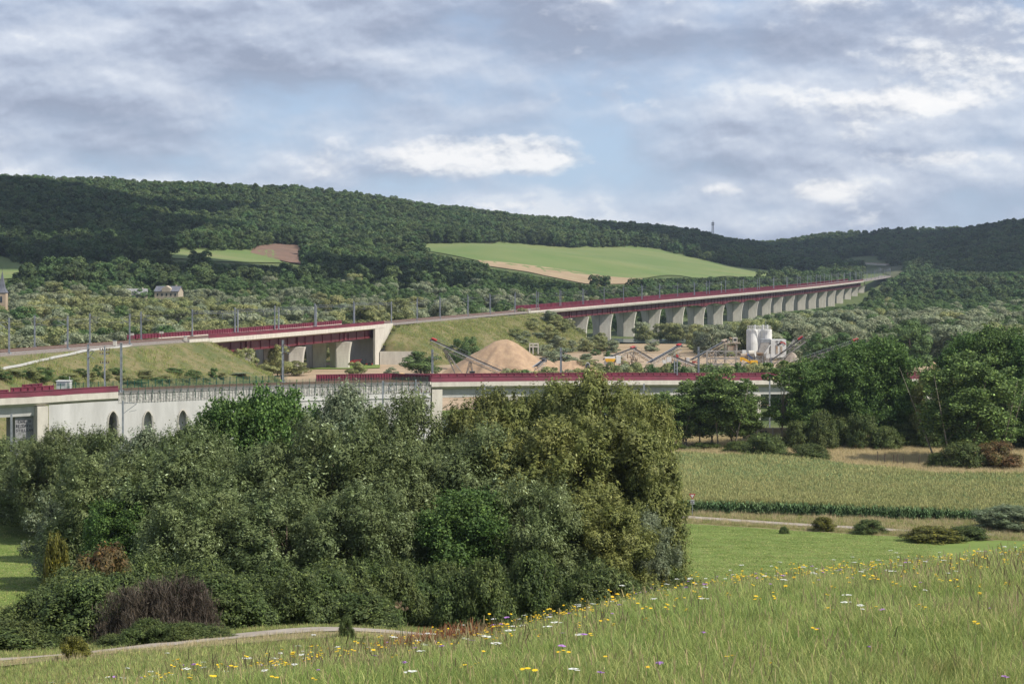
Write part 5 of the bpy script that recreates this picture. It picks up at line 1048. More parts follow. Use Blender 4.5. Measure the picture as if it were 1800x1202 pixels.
def leaves(C, Nrm, size, aspect, axis, rg):
    """rhombus leaves: centres, facing directions, sizes, long axis direction"""
    n = len(C); Nrm = Nrm / (np.linalg.norm(Nrm, axis=1)[:, None] + 1e-9)
    a = axis - (axis * Nrm).sum(1)[:, None] * Nrm; a /= np.linalg.norm(a, axis=1)[:, None] + 1e-9; b = np.cross(Nrm, a)
    L = size[:, None] * 0.5 * aspect; Wd = size[:, None] * 0.5
    V = np.stack([C - a * L, C + b * Wd + a * L * 0.1, C + a * L, C - b * Wd + a * L * 0.1], 1).reshape(-1, 3)
    return V, np.arange(4 * n).reshape(n, 4)
def sph(n, rg):
    v = rg.normal(size=(n, 3)); return v / np.linalg.norm(v, axis=1)[:, None]
def crown(name, seed, Ht, Rad, nleaf, lsize, mat, base=0.12, lobes=46, lobe_r=(0.16, 0.30), aspect=2.4, shape='round', axisup=0.3, loose=0.25, link=False, out=0.72, sub=6, trunk=None, low_r=1.0, spray=0.0):
    """crown made of leafy lobes grouped in boughs; returns mesh of leaves and the bough centres"""
    rg = np.random.default_rng(seed); L = []
    for k in range(lobes):
        t = (k + 0.5) / lobes; d = sph(1, rg)[0]; rr = rg.uniform(0.35, 1.0) ** 0.5
        z = base + (1 - base) * (0.5 + 0.5 * d[2] * rr) if shape != 'wide' else base + (1 - base) * (0.5 + 0.5 * d[2] * rr)
        f = (z - base) / (1 - base)
        if shape == 'round': prof = math.sqrt(max(0.03, 1 - (2 * f - 0.92) ** 2 / 1.18)) if f > 0.46 else 1.0 * (low_r + (1 - low_r) * f / 0.46)
        elif shape == 'column': prof = 0.62 * math.sqrt(max(0.05, 1 - (2 * f - 1) ** 2)) + 0.3
        elif shape == 'shrub': prof = math.sqrt(max(0.02, 1 - f ** 2))
        else: prof = math.sqrt(max(0.05, 1 - (1.7 * f - 0.9) ** 2))
        az = rg.uniform(0, 2 * math.pi); q = prof * math.sqrt(rg.uniform(0.12, 1.0)); r = rg.uniform(*lobe_r) * Rad
        r *= 1.15 - 0.35 * f
        q = max(0, q * Rad - r * 0.55); zz = min(z * Ht, Ht - r * 0.9)
        L.append((q * math.cos(az), q * math.sin(az), max(zz, r * 0.5), r))
    L = np.array(L); w = L[:, 3] ** 2; pick = rg.choice(len(L), nleaf, p=w / w.sum()); d = sph(nleaf, rg)
    # twiggy sub-clusters on each lobe so the outline is feathered
    S = sph(len(L) * sub, rg).reshape(len(L), sub, 3); S[..., 2] = np.abs(S[..., 2]) * 0.9 + S[..., 2] * 0.1; sidx = rg.integers(0, sub, nleaf)
    s = S[pick, sidx]; near = rg.random(nleaf) < 0.62
    dirv = np.where(near[:, None], s + d * 0.42, d); dirv /= np.linalg.norm(dirv, axis=1)[:, None]
    rad = rg.uniform(0.62, 1.0, nleaf) ** 0.6 * (1 + loose * near * rg.random(nleaf)); C = L[pick, :3] + dirv * (L[pick, 3] * rad)[:, None] * np.array([1, 1, 0.86])
    if spray:      # leafy shoots that stand out of each bough
        m_ = rg.random(nleaf) < spray; t_ = rg.random(nleaf) ** 1.3; sd = s + np.array([0, 0, 0.35]) + d * 0.10; C_s = L[pick, :3] + sd * (L[pick, 3] * (0.8 + 0.75 * t_))[:, None]
        C = np.where(m_[:, None], C_s, C); dirv = np.where(m_[:, None], sd / np.linalg.norm(sd, axis=1)[:, None], dirv)
    C[:, 2] = np.maximum(C[:, 2], 0.05)
    nrm = dirv * out + sph(nleaf, rg) * (1 - out) + np.array([0, 0, 0.15]); ax = dirv * 0.6 + sph(nleaf, rg) * 0.5 + np.array([0, 0, axisup])
    sz = lsize * rg.uniform(0.6, 1.35, nleaf)
    V, Q = leaves(C, nrm, sz, aspect, ax, rg)
    kz = Ht / np.percentile(V[:, 2], 99.6); kr = Rad / np.percentile(np.hypot(V[:, 0], V[:, 1]), 96); V = V * np.array([kr, kr, kz]); L[:, :3] *= np.array([kr, kr, kz])
    return V, Q, L
def trunk_mesh(seed, Ht, L, r0, fork=0.22, nb=12, stems=1, spread=0.6):
    rg = random.Random(seed); mb = MB(); idx = sorted(range(len(L)), key=lambda i: -L[i][3]); 
    for st in range(stems):
        bx, by = (rg.uniform(-spread, spread), rg.uniform(-spread, spread)) if stems > 1 else (0, 0)
        lean = (bx * 1.5 + rg.uniform(-.5, .5), by * 1.5 + rg.uniform(-.5, .5)); top = Ht * rg.uniform(0.72, 0.9)
        def tp(f): return Vector((bx + lean[0] * f, by + lean[1] * f, top * f - 0.3 * (1 - f)))
        mb.tube([tp(f) for f in (0, .06, .25, .5, .75, 1)], [r0 * 1.35, r0, r0 * .8, r0 * .55, r0 * .3, r0 * .07], 6)
        for k in range(nb // stems):
            l = L[idx[rg.randrange(min(len(idx), nb * 2))]]; f = rg.uniform(fork, 0.75); a = tp(f); b = Vector(l[:3]); m = a.lerp(b, 0.5) + Vector((rg.uniform(-.4, .4), rg.uniform(-.4, .4), 0.08 * (b - a).length))
            mb.tube([a, m, b], [r0 * .42 * (1.1 - f), r0 * .25 * (1.1 - f), r0 * 0.05], 5)
    return mb
belt_broad_m = leaf_mat('belt_broad_leaves', (0.072, 0.13, 0.04), (0.105, 0.165, 0.056), [(0, (.6, .66, .6)), (.35, (1, 1, 1)), (.7, (1.4, 1.35, 1.2)), (.93, (1.9, 1.8, 1.6))], scale=0.1, objvar=.2)
TREES = {}
def tree_kind(key, mat, barkm=None, r0=0.3, stems=1, nb=14, single=False, spread=0.6, variants=1, **k):
    TREES[key] = []
    for v in range(variants):
        kk = dict(k); sd = kk.pop('seed') + 101 * v; V_, Q_, L_ = crown(key, sd, kk.pop('Ht'), kk.pop('Rad'), kk.pop('nleaf'), kk.pop('lsize'), mat, **kk)
        tb = trunk_mesh(sd, k['Ht'], L_, r0, stems=stems, nb=nb, spread=spread)
        if single:
            n = len(V_); tv = np.array(tb.v, np.float32); tq = np.array([f if len(f) == 4 else (f[0], f[1], f[2], f[2]) for f in tb.f if len(f) == 4], np.int32) + n
            me = np_mesh('tree', np.concatenate([V_, tv]), np.concatenate([Q_, tq]), [mat, barkm or bark], mi=np.concatenate([np.zeros(len(Q_)), np.ones(len(tq))]))
            TREES[key].append((me, None, k['Ht'], k['Rad']))
        else:
            me = np_mesh('crown', V_, Q_, [mat]); to = tb.build('trunk', barkm or bark, smooth=True, link=False); TREES[key].append((me, to.data, k['Ht'], k['Rad']))
tree_kind('willow', willow_m, seed=1, Ht=14, Rad=6.2, nleaf=105000, lsize=0.115, variants=3, aspect=2.6, lobes=95, lobe_r=(0.12, 0.28), sub=22, loose=0.5, spray=.34, r0=0.34, nb=18)
tree_kind('willow_olive', willow_olive_m, seed=5, Ht=14, Rad=5.6, nleaf=95000, lsize=0.115, variants=2, aspect=2.5, lobes=100, lobe_r=(0.11, 0.25), sub=20, loose=0.5, spray=.36, r0=0.3, nb=18)
tree_kind('willow_silver', willow_silver_m, seed=12, Ht=12, Rad=5.6, nleaf=80000, lsize=0.12, variants=2, aspect=2.6, lobes=90, lobe_r=(0.12, 0.26), sub=20, loose=0.6, spray=.36, r0=0.3, nb=16)
tree_kind('broadleaf', broad_m, seed=21, Ht=14, Rad=5.6, nleaf=62000, lsize=0.19, variants=2, aspect=1.3, lobes=120, lobe_r=(0.10, 0.25), sub=14, loose=0.7, spray=.22, out=0.45, r0=0.32, nb=18)
tree_kind('ash', ash_m, bark_pale , seed=31, Ht=18, Rad=4.8, nleaf=34000, lsize=0.22, variants=3, aspect=1.4, lobes=130, lobe_r=(0.09, 0.22), sub=12, loose=0.8, spray=.25, shape='column', base=0.16, stems=4, nb=26, r0=0.13, out=0.4, spread=2.4)
tree_kind('thin_tree', ash_m, bark_pale, seed=41, Ht=18, Rad=4.4, nleaf=8000, lsize=0.22, aspect=1.3, lobes=26, lobe_r=(0.10, 0.22), shape='column', base=0.3, stems=1, nb=22, r0=0.2, out=0.4)
tree_kind('shrub', shrub_m, seed=51, Ht=3.2, Rad=2.4, nleaf=26000, lsize=0.08, variants=4, aspect=2.0, lobes=70, lobe_r=(0.10, 0.26), loose=1.0, spray=.35, sub=14, base=0.0, shape='shrub', r0=0.06, nb=14, stems=4)
tree_kind('shrub_yellow', shrub_yel, seed=55, Ht=3.2, Rad=2.3, nleaf=16000, lsize=0.08, aspect=2.2, lobes=80, lobe_r=(0.10, 0.26), base=0.0, shape='shrub', r0=0.05, nb=14, stems=4, loose=0.6)
tree_kind('shrub_red', shrub_red, seed=57, Ht=3.2, Rad=2.6, nleaf=16000, lsize=0.08, aspect=2.6, lobes=80, lobe_r=(0.10, 0.26), base=0.0, shape='shrub', r0=0.05, nb=14, stems=4, loose=0.6)
tree_kind('dead', dead_m, seed=59, Ht=3.4, Rad=2.6, nleaf=9000, lsize=0.035, aspect=12.0, lobes=60, lobe_r=(0.10, 0.3), loose=1.0, base=0.0, shape='shrub', r0=0.05, nb=24, stems=8, axisup=1.2, out=0.2)
tree_kind('far_willow', belt_silver_m, seed=61, Ht=13, Rad=6.0, nleaf=9000, lsize=0.34, variants=3, aspect=1.6, lobes=26, lobe_r=(0.24, 0.44), loose=.15, out=.88, sub=14, low_r=.9, base=0.03, single=True, nb=6)
tree_kind('far_olive', belt_olive_m, seed=65, Ht=13, Rad=6.0, nleaf=9000, lsize=0.34, variants=2, aspect=1.5, lobes=26, lobe_r=(0.24, 0.44), loose=.15, out=.88, sub=14, base=0.03, single=True, nb=6)
tree_kind('far_broad', belt_broad_m, seed=71, Ht=13, Rad=6.0, nleaf=8000, lsize=0.38, variants=3, aspect=1.2, lobes=30, lobe_r=(0.2, 0.4), loose=.2, out=.85, sub=12, base=0.03, single=True, nb=6)
tree_kind('hill_tree', far_m, seed=81, Ht=14, Rad=6.2, nleaf=2200, lsize=0.78, variants=4, aspect=1.15, lobes=14, lobe_r=(0.28, 0.46), base=0.05, single=True, nb=2, out=0.65)
tree_kind('hill_bush', far_m, seed=91, Ht=4, Rad=3.4, nleaf=260, lsize=0.85, variants=2, aspect=1.1, lobes=8, lobe_r=(0.3, 0.5), shape='shrub', base=0.0, single=True, nb=2, out=0.6)

KEEP = []          # everything placed, to avoid collisions: (x, y, r)
def place(key, u, D, vtop=None, wpx=None, height=None, name='tree', label=None, cat='tree', group=None, rz=None, fn=H, variant=None, zsink=0.15, width=None):
    me, tr, Ht, Rad = TREES[key][(variant if variant is not None else random.randrange(99)) % len(TREES[key])]
    x = XU(u, D); z = float(fn(np.float64(x), np.float64(D))) - zsink
    h = height if height else ((V0 - vtop) / F * D - z) * 1.0
    w = width if width else (wpx / F * D if wpx else h * 2 * Rad / Ht)
    S = (w / (2 * Rad), w / (2 * Rad), h / Ht); rz = random.uniform(0, 6.28) if rz is None else rz
    if tr is None:
        o = obj_of(name, me); o.location = (x, D, z); o.scale = S; o.rotation_euler.z = rz; tag(o, label, cat, group)
    else:
        o = empty(name, (x, D, z), label, cat, group, rz); o.scale = S; obj_of('crown', me, o); obj_of('trunk', tr, o)
    KEEP.append((x, D, w / 2)); return o

# ------------------------------------------------------------------ foreground belt of willows
G_W = 'willows in the dense belt below the meadow'
FG = [ # kind, u, D, top row, width px, label
 ('willow', 25, 285, 772, 150, 'grey-green willow at the left edge of the photo just below the graffitied pier'),
 ('willow', 105, 262, 756, 140, 'bushy willow in front of the square pale pier of the left bridge'),
 ('willow', 185, 235, 757, 150, 'feathery willow rising in front of the first pointed opening in the wall'),
 ('willow_silver', 262, 200, 760, 165, 'willow with silvery leaves covering the foot of the second pointed opening'),
 ('willow', 340, 196, 750, 175, 'willow rounding up beside the third pointed opening in the wall'),
 ('broadleaf', 400, 206, 706, 165, 'small dark green broadleaf tree against the long wall, left of a second dark one'),
 ('broadleaf', 492, 208, 688, 180, 'dark green broadleaf tree standing highest against the middle of the long wall'),
 ('willow_silver', 608, 206, 684, 170, 'pale silvery willow whose top covers the ribbed band below the maroon screen'),
 ('willow', 705, 190, 700, 200, 'large rounded willow left of the square bridge pier where the maroon parapet begins'),
 ('willow', 800, 196, 728, 150, 'lower willow right below the opening with water under the right bridge'),
 ('willow_olive', 868, 190, 694, 190, 'olive willow whose top just reaches the beam of the right bridge'),
 ('willow_olive', 965, 190, 678, 200, 'tall olive willow covering the maroon parapet left of the highest crown'),
 ('willow_olive', 1060, 184, 660, 200, 'tallest olive willow of the front belt, its crown rising above the maroon parapet'),
 ('willow_olive', 1126, 176, 706, 145, 'olive willow at the right end of the belt, in front of the slender ash clump'),
 ('willow', 62, 272, 800, 160, 'broad grey-green willow in the second row at the left, above the sloping green field'),
 ('willow', 195, 195, 800, 210, 'broad shaded willow in the second row, above the russet shrub'),
 ('willow', 330, 164, 782, 250, 'large feathery willow in the second row below the third pointed opening'),
 ('willow', 452, 162, 792, 230, 'billowing willow in the second row, below the two dark broadleaf trees'),
 ('willow', 575, 160, 752, 270, 'largest bulging willow in the middle of the front belt'),
 ('willow', 700, 158, 790, 220, 'willow in the second row below the square bridge pier, with deep shadow on its left'),
 ('willow', 835, 160, 758, 250, 'rounded willow in the second row right of the deep shaded gap'),
 ('willow_olive', 955, 158, 746, 230, 'olive willow in the second row with arching feathery boughs'),
 ('willow_olive', 1060, 160, 742, 230, 'wide olive willow in the second row under the tallest crown'),
 ('willow_olive', 1122, 160, 800, 160, 'olive willow that ends the belt beside the cornfield and the road sign'),
 ('willow_silver', 128, 205, 850, 150, 'low willow with bright silver leaves at the left, by the sloping green field'),
 ('broadleaf', 215, 160, 880, 150, 'dark green broadleaf tree in front of the willows, above the russet shrub'),
 ('willow', 350, 149, 862, 200, 'front row willow with drooping shaded boughs above the grey dead thicket'),
 ('willow', 500, 148, 880, 220, 'front row willow over the green thicket left of the deep shade'),
 ('willow', 640, 147, 858, 210, 'front row willow overhanging the darkest shade in the middle of the belt'),
 ('broadleaf', 815, 146, 866, 190, 'fresh green broadleaf tree standing in the front row between two willows'),
 ('willow', 940, 146, 850, 190, 'front row willow with fine drooping twigs right of the fresh green tree'),
 ('willow_olive', 1058, 148, 868, 175, 'front row olive willow overhanging the mown meadow'),
 ('willow_silver', 1142, 152, 905, 105, 'last front row willow, its grey boughs reaching down to the mown meadow')]
for k, (kind, u, D, vt, w, lab) in enumerate(FG):
    nm = {'willow': 'willow_tree', 'willow_olive': 'willow_tree', 'willow_silver': 'willow_tree', 'broadleaf': 'broadleaf_tree'}[kind]
    place(kind, u, D, vt, w * 1.12, name=nm, label=lab, cat='tree', variant=k)
# thickets between belt and lane
rgp = random.Random(9)
SH = 'shrubs of the thicket between the willows and the lane'
spots = []
for k in range(70):
    u = -60 + k * 18.2; D = 96 + 0.028 * (u if u > 0 else 0) + rgp.uniform(0, 26) + (8 if u > 650 else 0)
    spots.append((u + rgp.uniform(-8, 8), D))
for k, (u, D) in enumerate(spots):
    if 190 < u < 375 and D < 106: continue
    if u < 70: D = min(D, 104)
    vt = np.interp(u, [-60, 0, 60, 130, 230, 300, 420, 600, 760, 900, 1040, 1110, 1200], [1062, 1058, 1045, 985, 985, 990, 1000, 1010, 1020, 1000, 1010, 1040, 1060]) + rgp.uniform(-14, 26) + (118 - D) * 1.3
    g = float(H(XU(u, D), D)); h = max(1.4, (V0 - vt) / F * D - g)
    place('shrub', u, D, height=h, width=rgp.uniform(3.6, 5.2), name='shrub', label='leafy green shrub packed into the thicket between the front willows and the lane', cat='shrub', group=SH)
place('shrub_red', 190, 116, 962, 150, name='shrub', label='russet tinted shrub at the left of the thicket, above the grey dead twigs', cat='shrub')
place('shrub_yellow', 100, 122, 940, 60, name='shrub', label='tall yellow-green sapling shrub at the edge of the sloping green field', cat='shrub')
for k, (u, D, vt, w) in enumerate([(218, 99, 1032, 110), (262, 100, 1020, 120), (312, 101, 1014, 125), (348, 102, 1026, 90)]):
    place('dead', u, D, vt, w, name='dead_shrub', label=['leftmost of four leafless grey-brown dead shrubs in the thicket by the lane', 'second from the left of four leafless dead shrubs by the lane', 'third from the left of four leafless dead shrubs by the lane', 'rightmost of four leafless dead shrubs in the thicket by the lane'][k], cat='dead shrub', group='dead shrubs in the thicket by the lane')
for k, u in enumerate((205, 232, 262, 285, 318, 345, 372)):
    place('shrub', u, 94.5 + rgp.uniform(-.5, 1.5), height=rgp.uniform(.7, 1.5), width=rgp.uniform(1.5, 2.6), name='shrub', label=ordinal(k) + ' small green shrub from the left before the dead thicket by the lane', cat='shrub')
place('shrub_yellow', 130, 79.5, 1117, 50, name='shrub', label='small loose shrub growing on the near edge of the lane at the left', cat='shrub', width=1.3)
place('shrub', 610, 93, 1083, 30, name='shrub', label='small dark shrub on the near edge of the lane, right part', cat='shrub')
place('shrub_yellow', 1158, 150, 1000, 60, name='shrub', label='small shrub in the mown meadow under the last willow boughs', cat='shrub')

# ------------------------------------------------------------------ right middle ground
for k, (u, D, vt, w, lab) in enumerate([
    (1178, 402, 690, 85, 'slender multi-stemmed ash at the left of the clump behind the cornfield'),
    (1225, 404, 668, 90, 'tall multi-stemmed ash in the middle of the clump behind the cornfield'),
    (1272, 402, 650, 100, 'tallest ash of the clump behind the cornfield, with pale stems showing'),
    (1305, 407, 690, 70, 'smaller ash at the right end of the clump behind the cornfield')]):
    place('ash', u, D, vt, w * 1.1, name='ash_tree', label=lab, cat='tree', variant=k)
place('thin_tree', 1375, 408, 634, 95, name='ash_tree', label='thin open ash with a bare leaning trunk standing alone before the bridge', cat='tree')
for k, (kind, u, D, vt, w, lab) in enumerate([
    ('broadleaf', 1425, 410, 634, 110, 'dark broadleaf tree at the left end of the dense row behind the dry grass'),
    ('broadleaf', 1485, 412, 612, 130, 'tall dark broadleaf tree in the dense row, second from its left end'),
    ('broadleaf', 1548, 414, 596, 130, 'tallest broadleaf tree of the dense row behind the dry grass'),
    ('broadleaf', 1590, 410, 668, 62, 'broad dark tree in the middle of the dense row behind the dry grass'),
    ('willow_olive', 1650, 404, 652, 80, 'yellowish olive tree right of the dense dark row'),
    ('ash', 1690, 372, 622, 130, 'light green tree with pale stems rising from a dark bush behind the corn'),
    ('ash', 1735, 378, 640, 100, 'light green tree beside the pale stemmed one, above the rust tinted bush'),
    ('broadleaf', 1705, 420, 588, 120, 'wide tall tree behind the pale stemmed one near the right edge'),
    ('broadleaf', 1765, 416, 578, 140, 'tall dark tree at the right edge of the photo'),
    ('broadleaf', 1840, 410, 590, 160, 'dark tree cut by the right edge of the photo'),
    ('broadleaf', 1790, 400, 690, 110, 'lower dark green tree at the right edge above the dry grass')]):
    place(kind, u, D, vt, w * 1.15, name='ash_tree' if kind == 'ash' else 'willow_tree' if kind.startswith('w') else 'broadleaf_tree', label=lab, cat='tree', variant=k)
for k, (kind, u, D, vt, w, lab) in enumerate([
    ('shrub', 1345, 380, 762, 75, 'rounded dark green bush at the back edge of the cornfield, left of its twin'),
    ('shrub', 1418, 376, 780, 80, 'rounded green bush at the back edge of the cornfield, right of its twin'),
    ('shrub', 1650, 362, 796, 45, 'small bush at the left foot of the pale stemmed tree'),
    ('shrub', 1690, 362, 776, 85, 'dark bush around the foot of the pale stemmed tree'),
    ('shrub_red', 1752, 362, 776, 90, 'rust tinted bush at the right edge of the dark bush behind the corn'),
    ('shrub', 1300, 392, 775, 60, 'low leafy bush under the right part of the ash clump'),
    ('shrub', 1185, 398, 780, 60, 'low leafy bush under the left part of the ash clump'),
    ('shrub', 1240, 399, 778, 60, 'low leafy bush under the middle of the ash clump'),
    ('shrub_yellow', 1447, 274, 908, 44, 'small bush on the verge between the meadow and the dirt track, leftmost'),
    ('shrub', 1530, 271, 913, 60, 'low bush on the verge at the end of the dirt track'),
    ('shrub_yellow', 1640, 262, 926, 110, 'wide olive bush on the verge just above the crest of the flower meadow'),
    ('shrub', 1700, 264, 925, 80, 'grey-green bush on the verge right of the wide olive bush'),
    ('willow_silver', 1775, 275, 888, 120, 'pale silvery bush on the verge at the right edge before the corn'),
    ('shrub', 1378, 271, 925, 18, 'tiny bush in the grass verge before the dirt track')]):
    place(kind, u, D, vt, w, name='bush', label=lab, cat='bush', variant=k)
for k, (u0, n) in enumerate([(1405, 12)]):
    for j in range(n):
        place('shrub', u0 + j * 38, 402 + rgp.uniform(-4, 4), 735 + rgp.uniform(-12, 20), 60, name='undergrowth_bush', label=ordinal(j) + ' dark undergrowth bush from the left at the foot of the dense tree row', cat='bush', group='undergrowth at the foot of the dense tree row')
# quarry and embankment shrubs
for k, (kind, u, v, vt, w, lab) in enumerate([
    ('far_olive', 430, 675, 612, 48, 'small poplar-like tree under the left end of the upper bridge'),
    ('far_olive', 462, 672, 640, 60, 'rounded shrub right of the small tree under the upper bridge'),
    ('far_olive', 488, 664, 606, 46, 'taller shrub before the second pier of the upper bridge'),
    ('far_olive', 520, 662, 634, 55, 'olive shrub before the middle pier of the upper bridge'),
    ('far_willow', 412, 690, 655, 60, 'pale bush at the foot of the left embankment cone'),
    ('far_broad', 740, 660, 618, 78, 'round green tree right of the yellow sand heap beside the retaining wall'),
    ('far_olive', 626, 662, 636, 36, 'small yellowish shrub before the red farm machine'),
    ('far_willow', 688, 661, 645, 28, 'small shrub growing in the yellow sand heap'),
    ('far_broad', 805, 650, 596, 50, 'dark bush on the embankment slope behind the long conveyor'),
    ('far_broad', 830, 640, 592, 44, 'green bush on the embankment slope left of the brown sand mountain'),
    ('far_willow', 985, 650, 612, 72, 'silvery willow bush at the right foot of the brown sand mountain'),
    ('far_willow', 960, 640, 606, 40, 'willow bush behind the pale hopper frame'),
    ('far_olive', 1030, 655, 632, 60, 'olive shrub left of the crushing plant'),
    ('far_willow', 1145, 615, 597, 30, 'lone silvery bush in the brown field')]):
    D = hit(u, v, 300, 1200, H); D = min(D, 900)
    place(kind, u, D, vt, w, name='bush', label=lab, cat='bush', variant=k, fn=E)
G1 = 'scrub on the embankment toe right of the sand mountain'
for k in range(46):
    u = rgp.uniform(900, 1085); D = rgp.uniform(840, 930) if u < 1000 else rgp.uniform(880, 955); 
    place('far_olive' if k % 3 else 'far_willow', u, D, height=rgp.uniform(3, 5.5) * (1.25 if u > 960 else 0.8), width=rgp.uniform(5, 8), name='scrub_bush', label='pale green scrub bush on the embankment toe beyond the sand mountain', cat='bush', group=G1, fn=E)
G2 = 'hedge between the lower line and the quarry'
for k in range(56):
    u = 800 + k * 13.5 + rgp.uniform(-5, 5); D = 520 + rgp.uniform(-15, 30)
    if 800 < u < 880: continue
    place(['far_olive', 'far_broad', 'far_willow', 'far_olive'][k % 4], u, D, vtop=650 + rgp.uniform(-6, 7) - (8 if u > 1060 else 0), width=rgp.uniform(6, 9), name='hedge_bush', label='green hedge bush between the maroon parapet of the lower bridge and the quarry', cat='bush', group=G2)
G4 = 'bushes scattered over the gravel works'
for k in range(26):
    u = rgp.uniform(985, 1300); D = rgp.uniform(600, 850)
    place(['far_olive', 'far_broad', 'far_willow'][k % 3], u, D, height=rgp.uniform(2, 4.2), width=rgp.uniform(3.5, 7), name='bush', label='green bush growing between the machines and bare ground of the gravel works', cat='bush', group=G4)
G3 = 'bushes along the foot of the left embankment'
for k in range(26):
    u = -30 + k * 17 + rgp.uniform(-6, 6); D = hit(u, rgp.uniform(656, 678), 300, 1200, E)
    place('far_olive' if k % 2 else 'far_broad', u, D, height=rgp.uniform(1.4, 3.4), width=rgp.uniform(3, 7), name='bush', label='green bush at the foot of the left embankment behind the lower line', cat='bush', group=G3, fn=E)

# ------------------------------------------------------------------ valley woods and forested hills
def inpoly(px_, py_, poly):
    inside = np.zeros(np.shape(px_), bool); n = len(poly)
    for i in range(n):
        x1, y1 = poly[i]; x2, y2 = poly[(i + 1) % n]
        c = ((y1 > py_) != (y2 > py_)) & (px_ < (x2 - x1) * (py_ - y1) / (y2 - y1 + 1e-9) + x1); inside ^= c
    return inside
CLEAR = [HF[k] for k in HF if k not in ('railway_cutting', 'cleared_slope')]
CLEAR += [[(0, 505), (14, 505), (16, 545), (0, 545)], [(222, 514), (260, 514), (260, 520), (222, 520)], [(270, 507), (320, 507), (320, 521), (270, 521)],   # steeple, houses
          [(1475, 459), (1560, 459), (1560, 466), (1475, 466)]]
UPP = np.array([tuple(UP.at(q)) for q in np.linspace(0, UP.s[-1], 160)])
def up_dist(x, y):
    d = np.full(np.shape(x), 1e9)
    for a, b in zip(UPP[:-1, :2], UPP[1:, :2]):
        e = b - a; t = np.clip(((x - a[0]) * e[0] + (y - a[1]) * e[1]) / (e @ e), 0, 1); d = np.minimum(d, np.hypot(x - a[0] - t * e[0], y - a[1] - t * e[1]))
    return d
def up_side(x, y):      # depth of the upper line at this column
    u = U0 + F * x / y; n_ = int(np.argmax(UP.u)) + 1; return np.interp(u, UP.u[:n_], UP.p[:n_, 1])
def jitter_grid(u0, u1, d0, d1, step, seed):
    rg = np.random.default_rng(seed); xs0, xs1 = XU(u0, d1), XU(u1, d1); xs = np.arange(min(xs0, XU(u0, d0)), max(xs1, XU(u1, d0)), step); ys = np.arange(d0, d1, step)
    gx, gy = np.meshgrid(xs, ys); gx = gx + rg.uniform(-.45, .45, gx.shape) * step + (np.arange(len(ys)) % 2)[:, None] * step * .5; gy = gy + rg.uniform(-.45, .45, gy.shape) * step
    u = U0 + F * gx / gy; m = (u > u0) & (u < u1); return gx[m], gy[m]
LU, LV = [1100, 1240, 1260, 1320, 1360, 1400, 1450, 1516, 1535, 1560], [562, 570, 573, 560, 552, 546, 540, 536, 505, 500]
# near valley belt
vx, vy = jitter_grid(-60, 1860, 600, 1500, 13.5, 5); vu = U0 + F * vx / vy
ud = up_side(vx, vy); dist = up_dist(vx, vy); rg5 = np.random.default_rng(55)
ok = dist > 17
bg_ok = (vy > ud + 14) & (vy > 640) & (vy < np.interp(vu, [0, 300, 700, 1000, 1300], [1180, 1200, 1350, 1500, 1500]))                  # beyond the upper line
fr_ok = (vu > 1225) & (vy > 850) | (vu > 1420) & (vy > 740) | (vu > 1340) & (vy > 800)
fr_ok |= (vu > 1115) & (vy > 1008) & (vy < 1120)
ok &= bg_ok | fr_ok
ok &= ~((vy > 1000) & (vy < 1060) & (vu > 960) & (vu < 1120))
vx, vy, vu, ud = vx[ok], vy[ok], vu[ok], ud[ok]
dens = vnoise(vx / 60, vy / 60, 21)
dd_open = (vy > 1060) & (dens < 0.30) & (vu < 1250); vx, vy, vu, ud, dens = (a[~dd_open] for a in (vx, vy, vu, ud, dens))
vh = 14.0 * rg5.uniform(0.72, 1.22, len(vx)) * np.where((vu > 1110) & (vu < 1240) & (vy < ud), 0.72, 1.0) * np.where((vu > 930) & (vu < 1330) & (vy > ud), 0.85, 1.0)
vz = E(vx, vy)
# heights stay below what the photograph shows behind them
def cap(u, v_lim, x, y, z, h): return np.minimum(h, np.maximum(2.5, (V0 - v_lim) / F * y - z))
lim = np.interp(vu, [-60, 100, 250, 400, 600, 760, 900, 1050, 1200, 1300, 1420, 1520, 1560, 1620, 1800], [512, 514, 524, 520, 520, 515, 508, 500, 494, 490, 486, 505, 500, 500, 498])
vh = np.where(vy < 1090, cap(vu, lim, vx, vy, vz, vh), vh * .8)
inf = (vy < ud) & (vu > 1100) & (vu < 1550); lim2 = np.interp(vu, LU, LV); vh = np.where(inf, cap(vu, lim2, vx, vy, vz, vh), vh)
tu_, tv_ = proj(vx, vy, vz + vh); bad = np.zeros(len(vx), bool)
for pl in CLEAR: bad |= inpoly(tu_, tv_, pl) | inpoly(tu_, tv_ + 5, pl)
vx, vy, vu, vh, vz, dens, ud = (a[~bad & (vh > 3)] for a in (vx, vy, vu, vh, vz, dens, ud))
mix = vnoise(vx / 34, vy / 34, 33) + rg5.uniform(-.16, .16, len(vx)) + np.where(vy > 1150, -0.35, 0) + np.where(vu < 760, 0.1, 0)
kinds = np.where(mix > 0.66, 1, np.where(mix > 0.40, 0, 2)); kinds = np.where((vy < 1120) & (vu > 1240) & (kinds == 2) & (rg5.random(len(vx)) < .5), 0, kinds)
names = {0: ('far_willow', 'willow_tree', 'silvery willow in the wooded valley floor beyond the embankments and around the viaduct piers', 'silvery willows of the valley wood'),
         1: ('far_olive', 'willow_tree', 'yellowish olive willow in the wooded valley floor beyond the upper railway line', 'olive willows of the valley wood'),
         2: ('far_broad', 'broadleaf_tree', 'dark green broadleaf tree in the wooded valley floor beyond the upper railway line', 'dark broadleaf trees of the valley wood')}
order = np.argsort(vy); cnt = {0: 0, 1: 0, 2: 0}; LIM = {0: 130, 1: 110, 2: 110}; rest = {0: [], 1: [], 2: []}
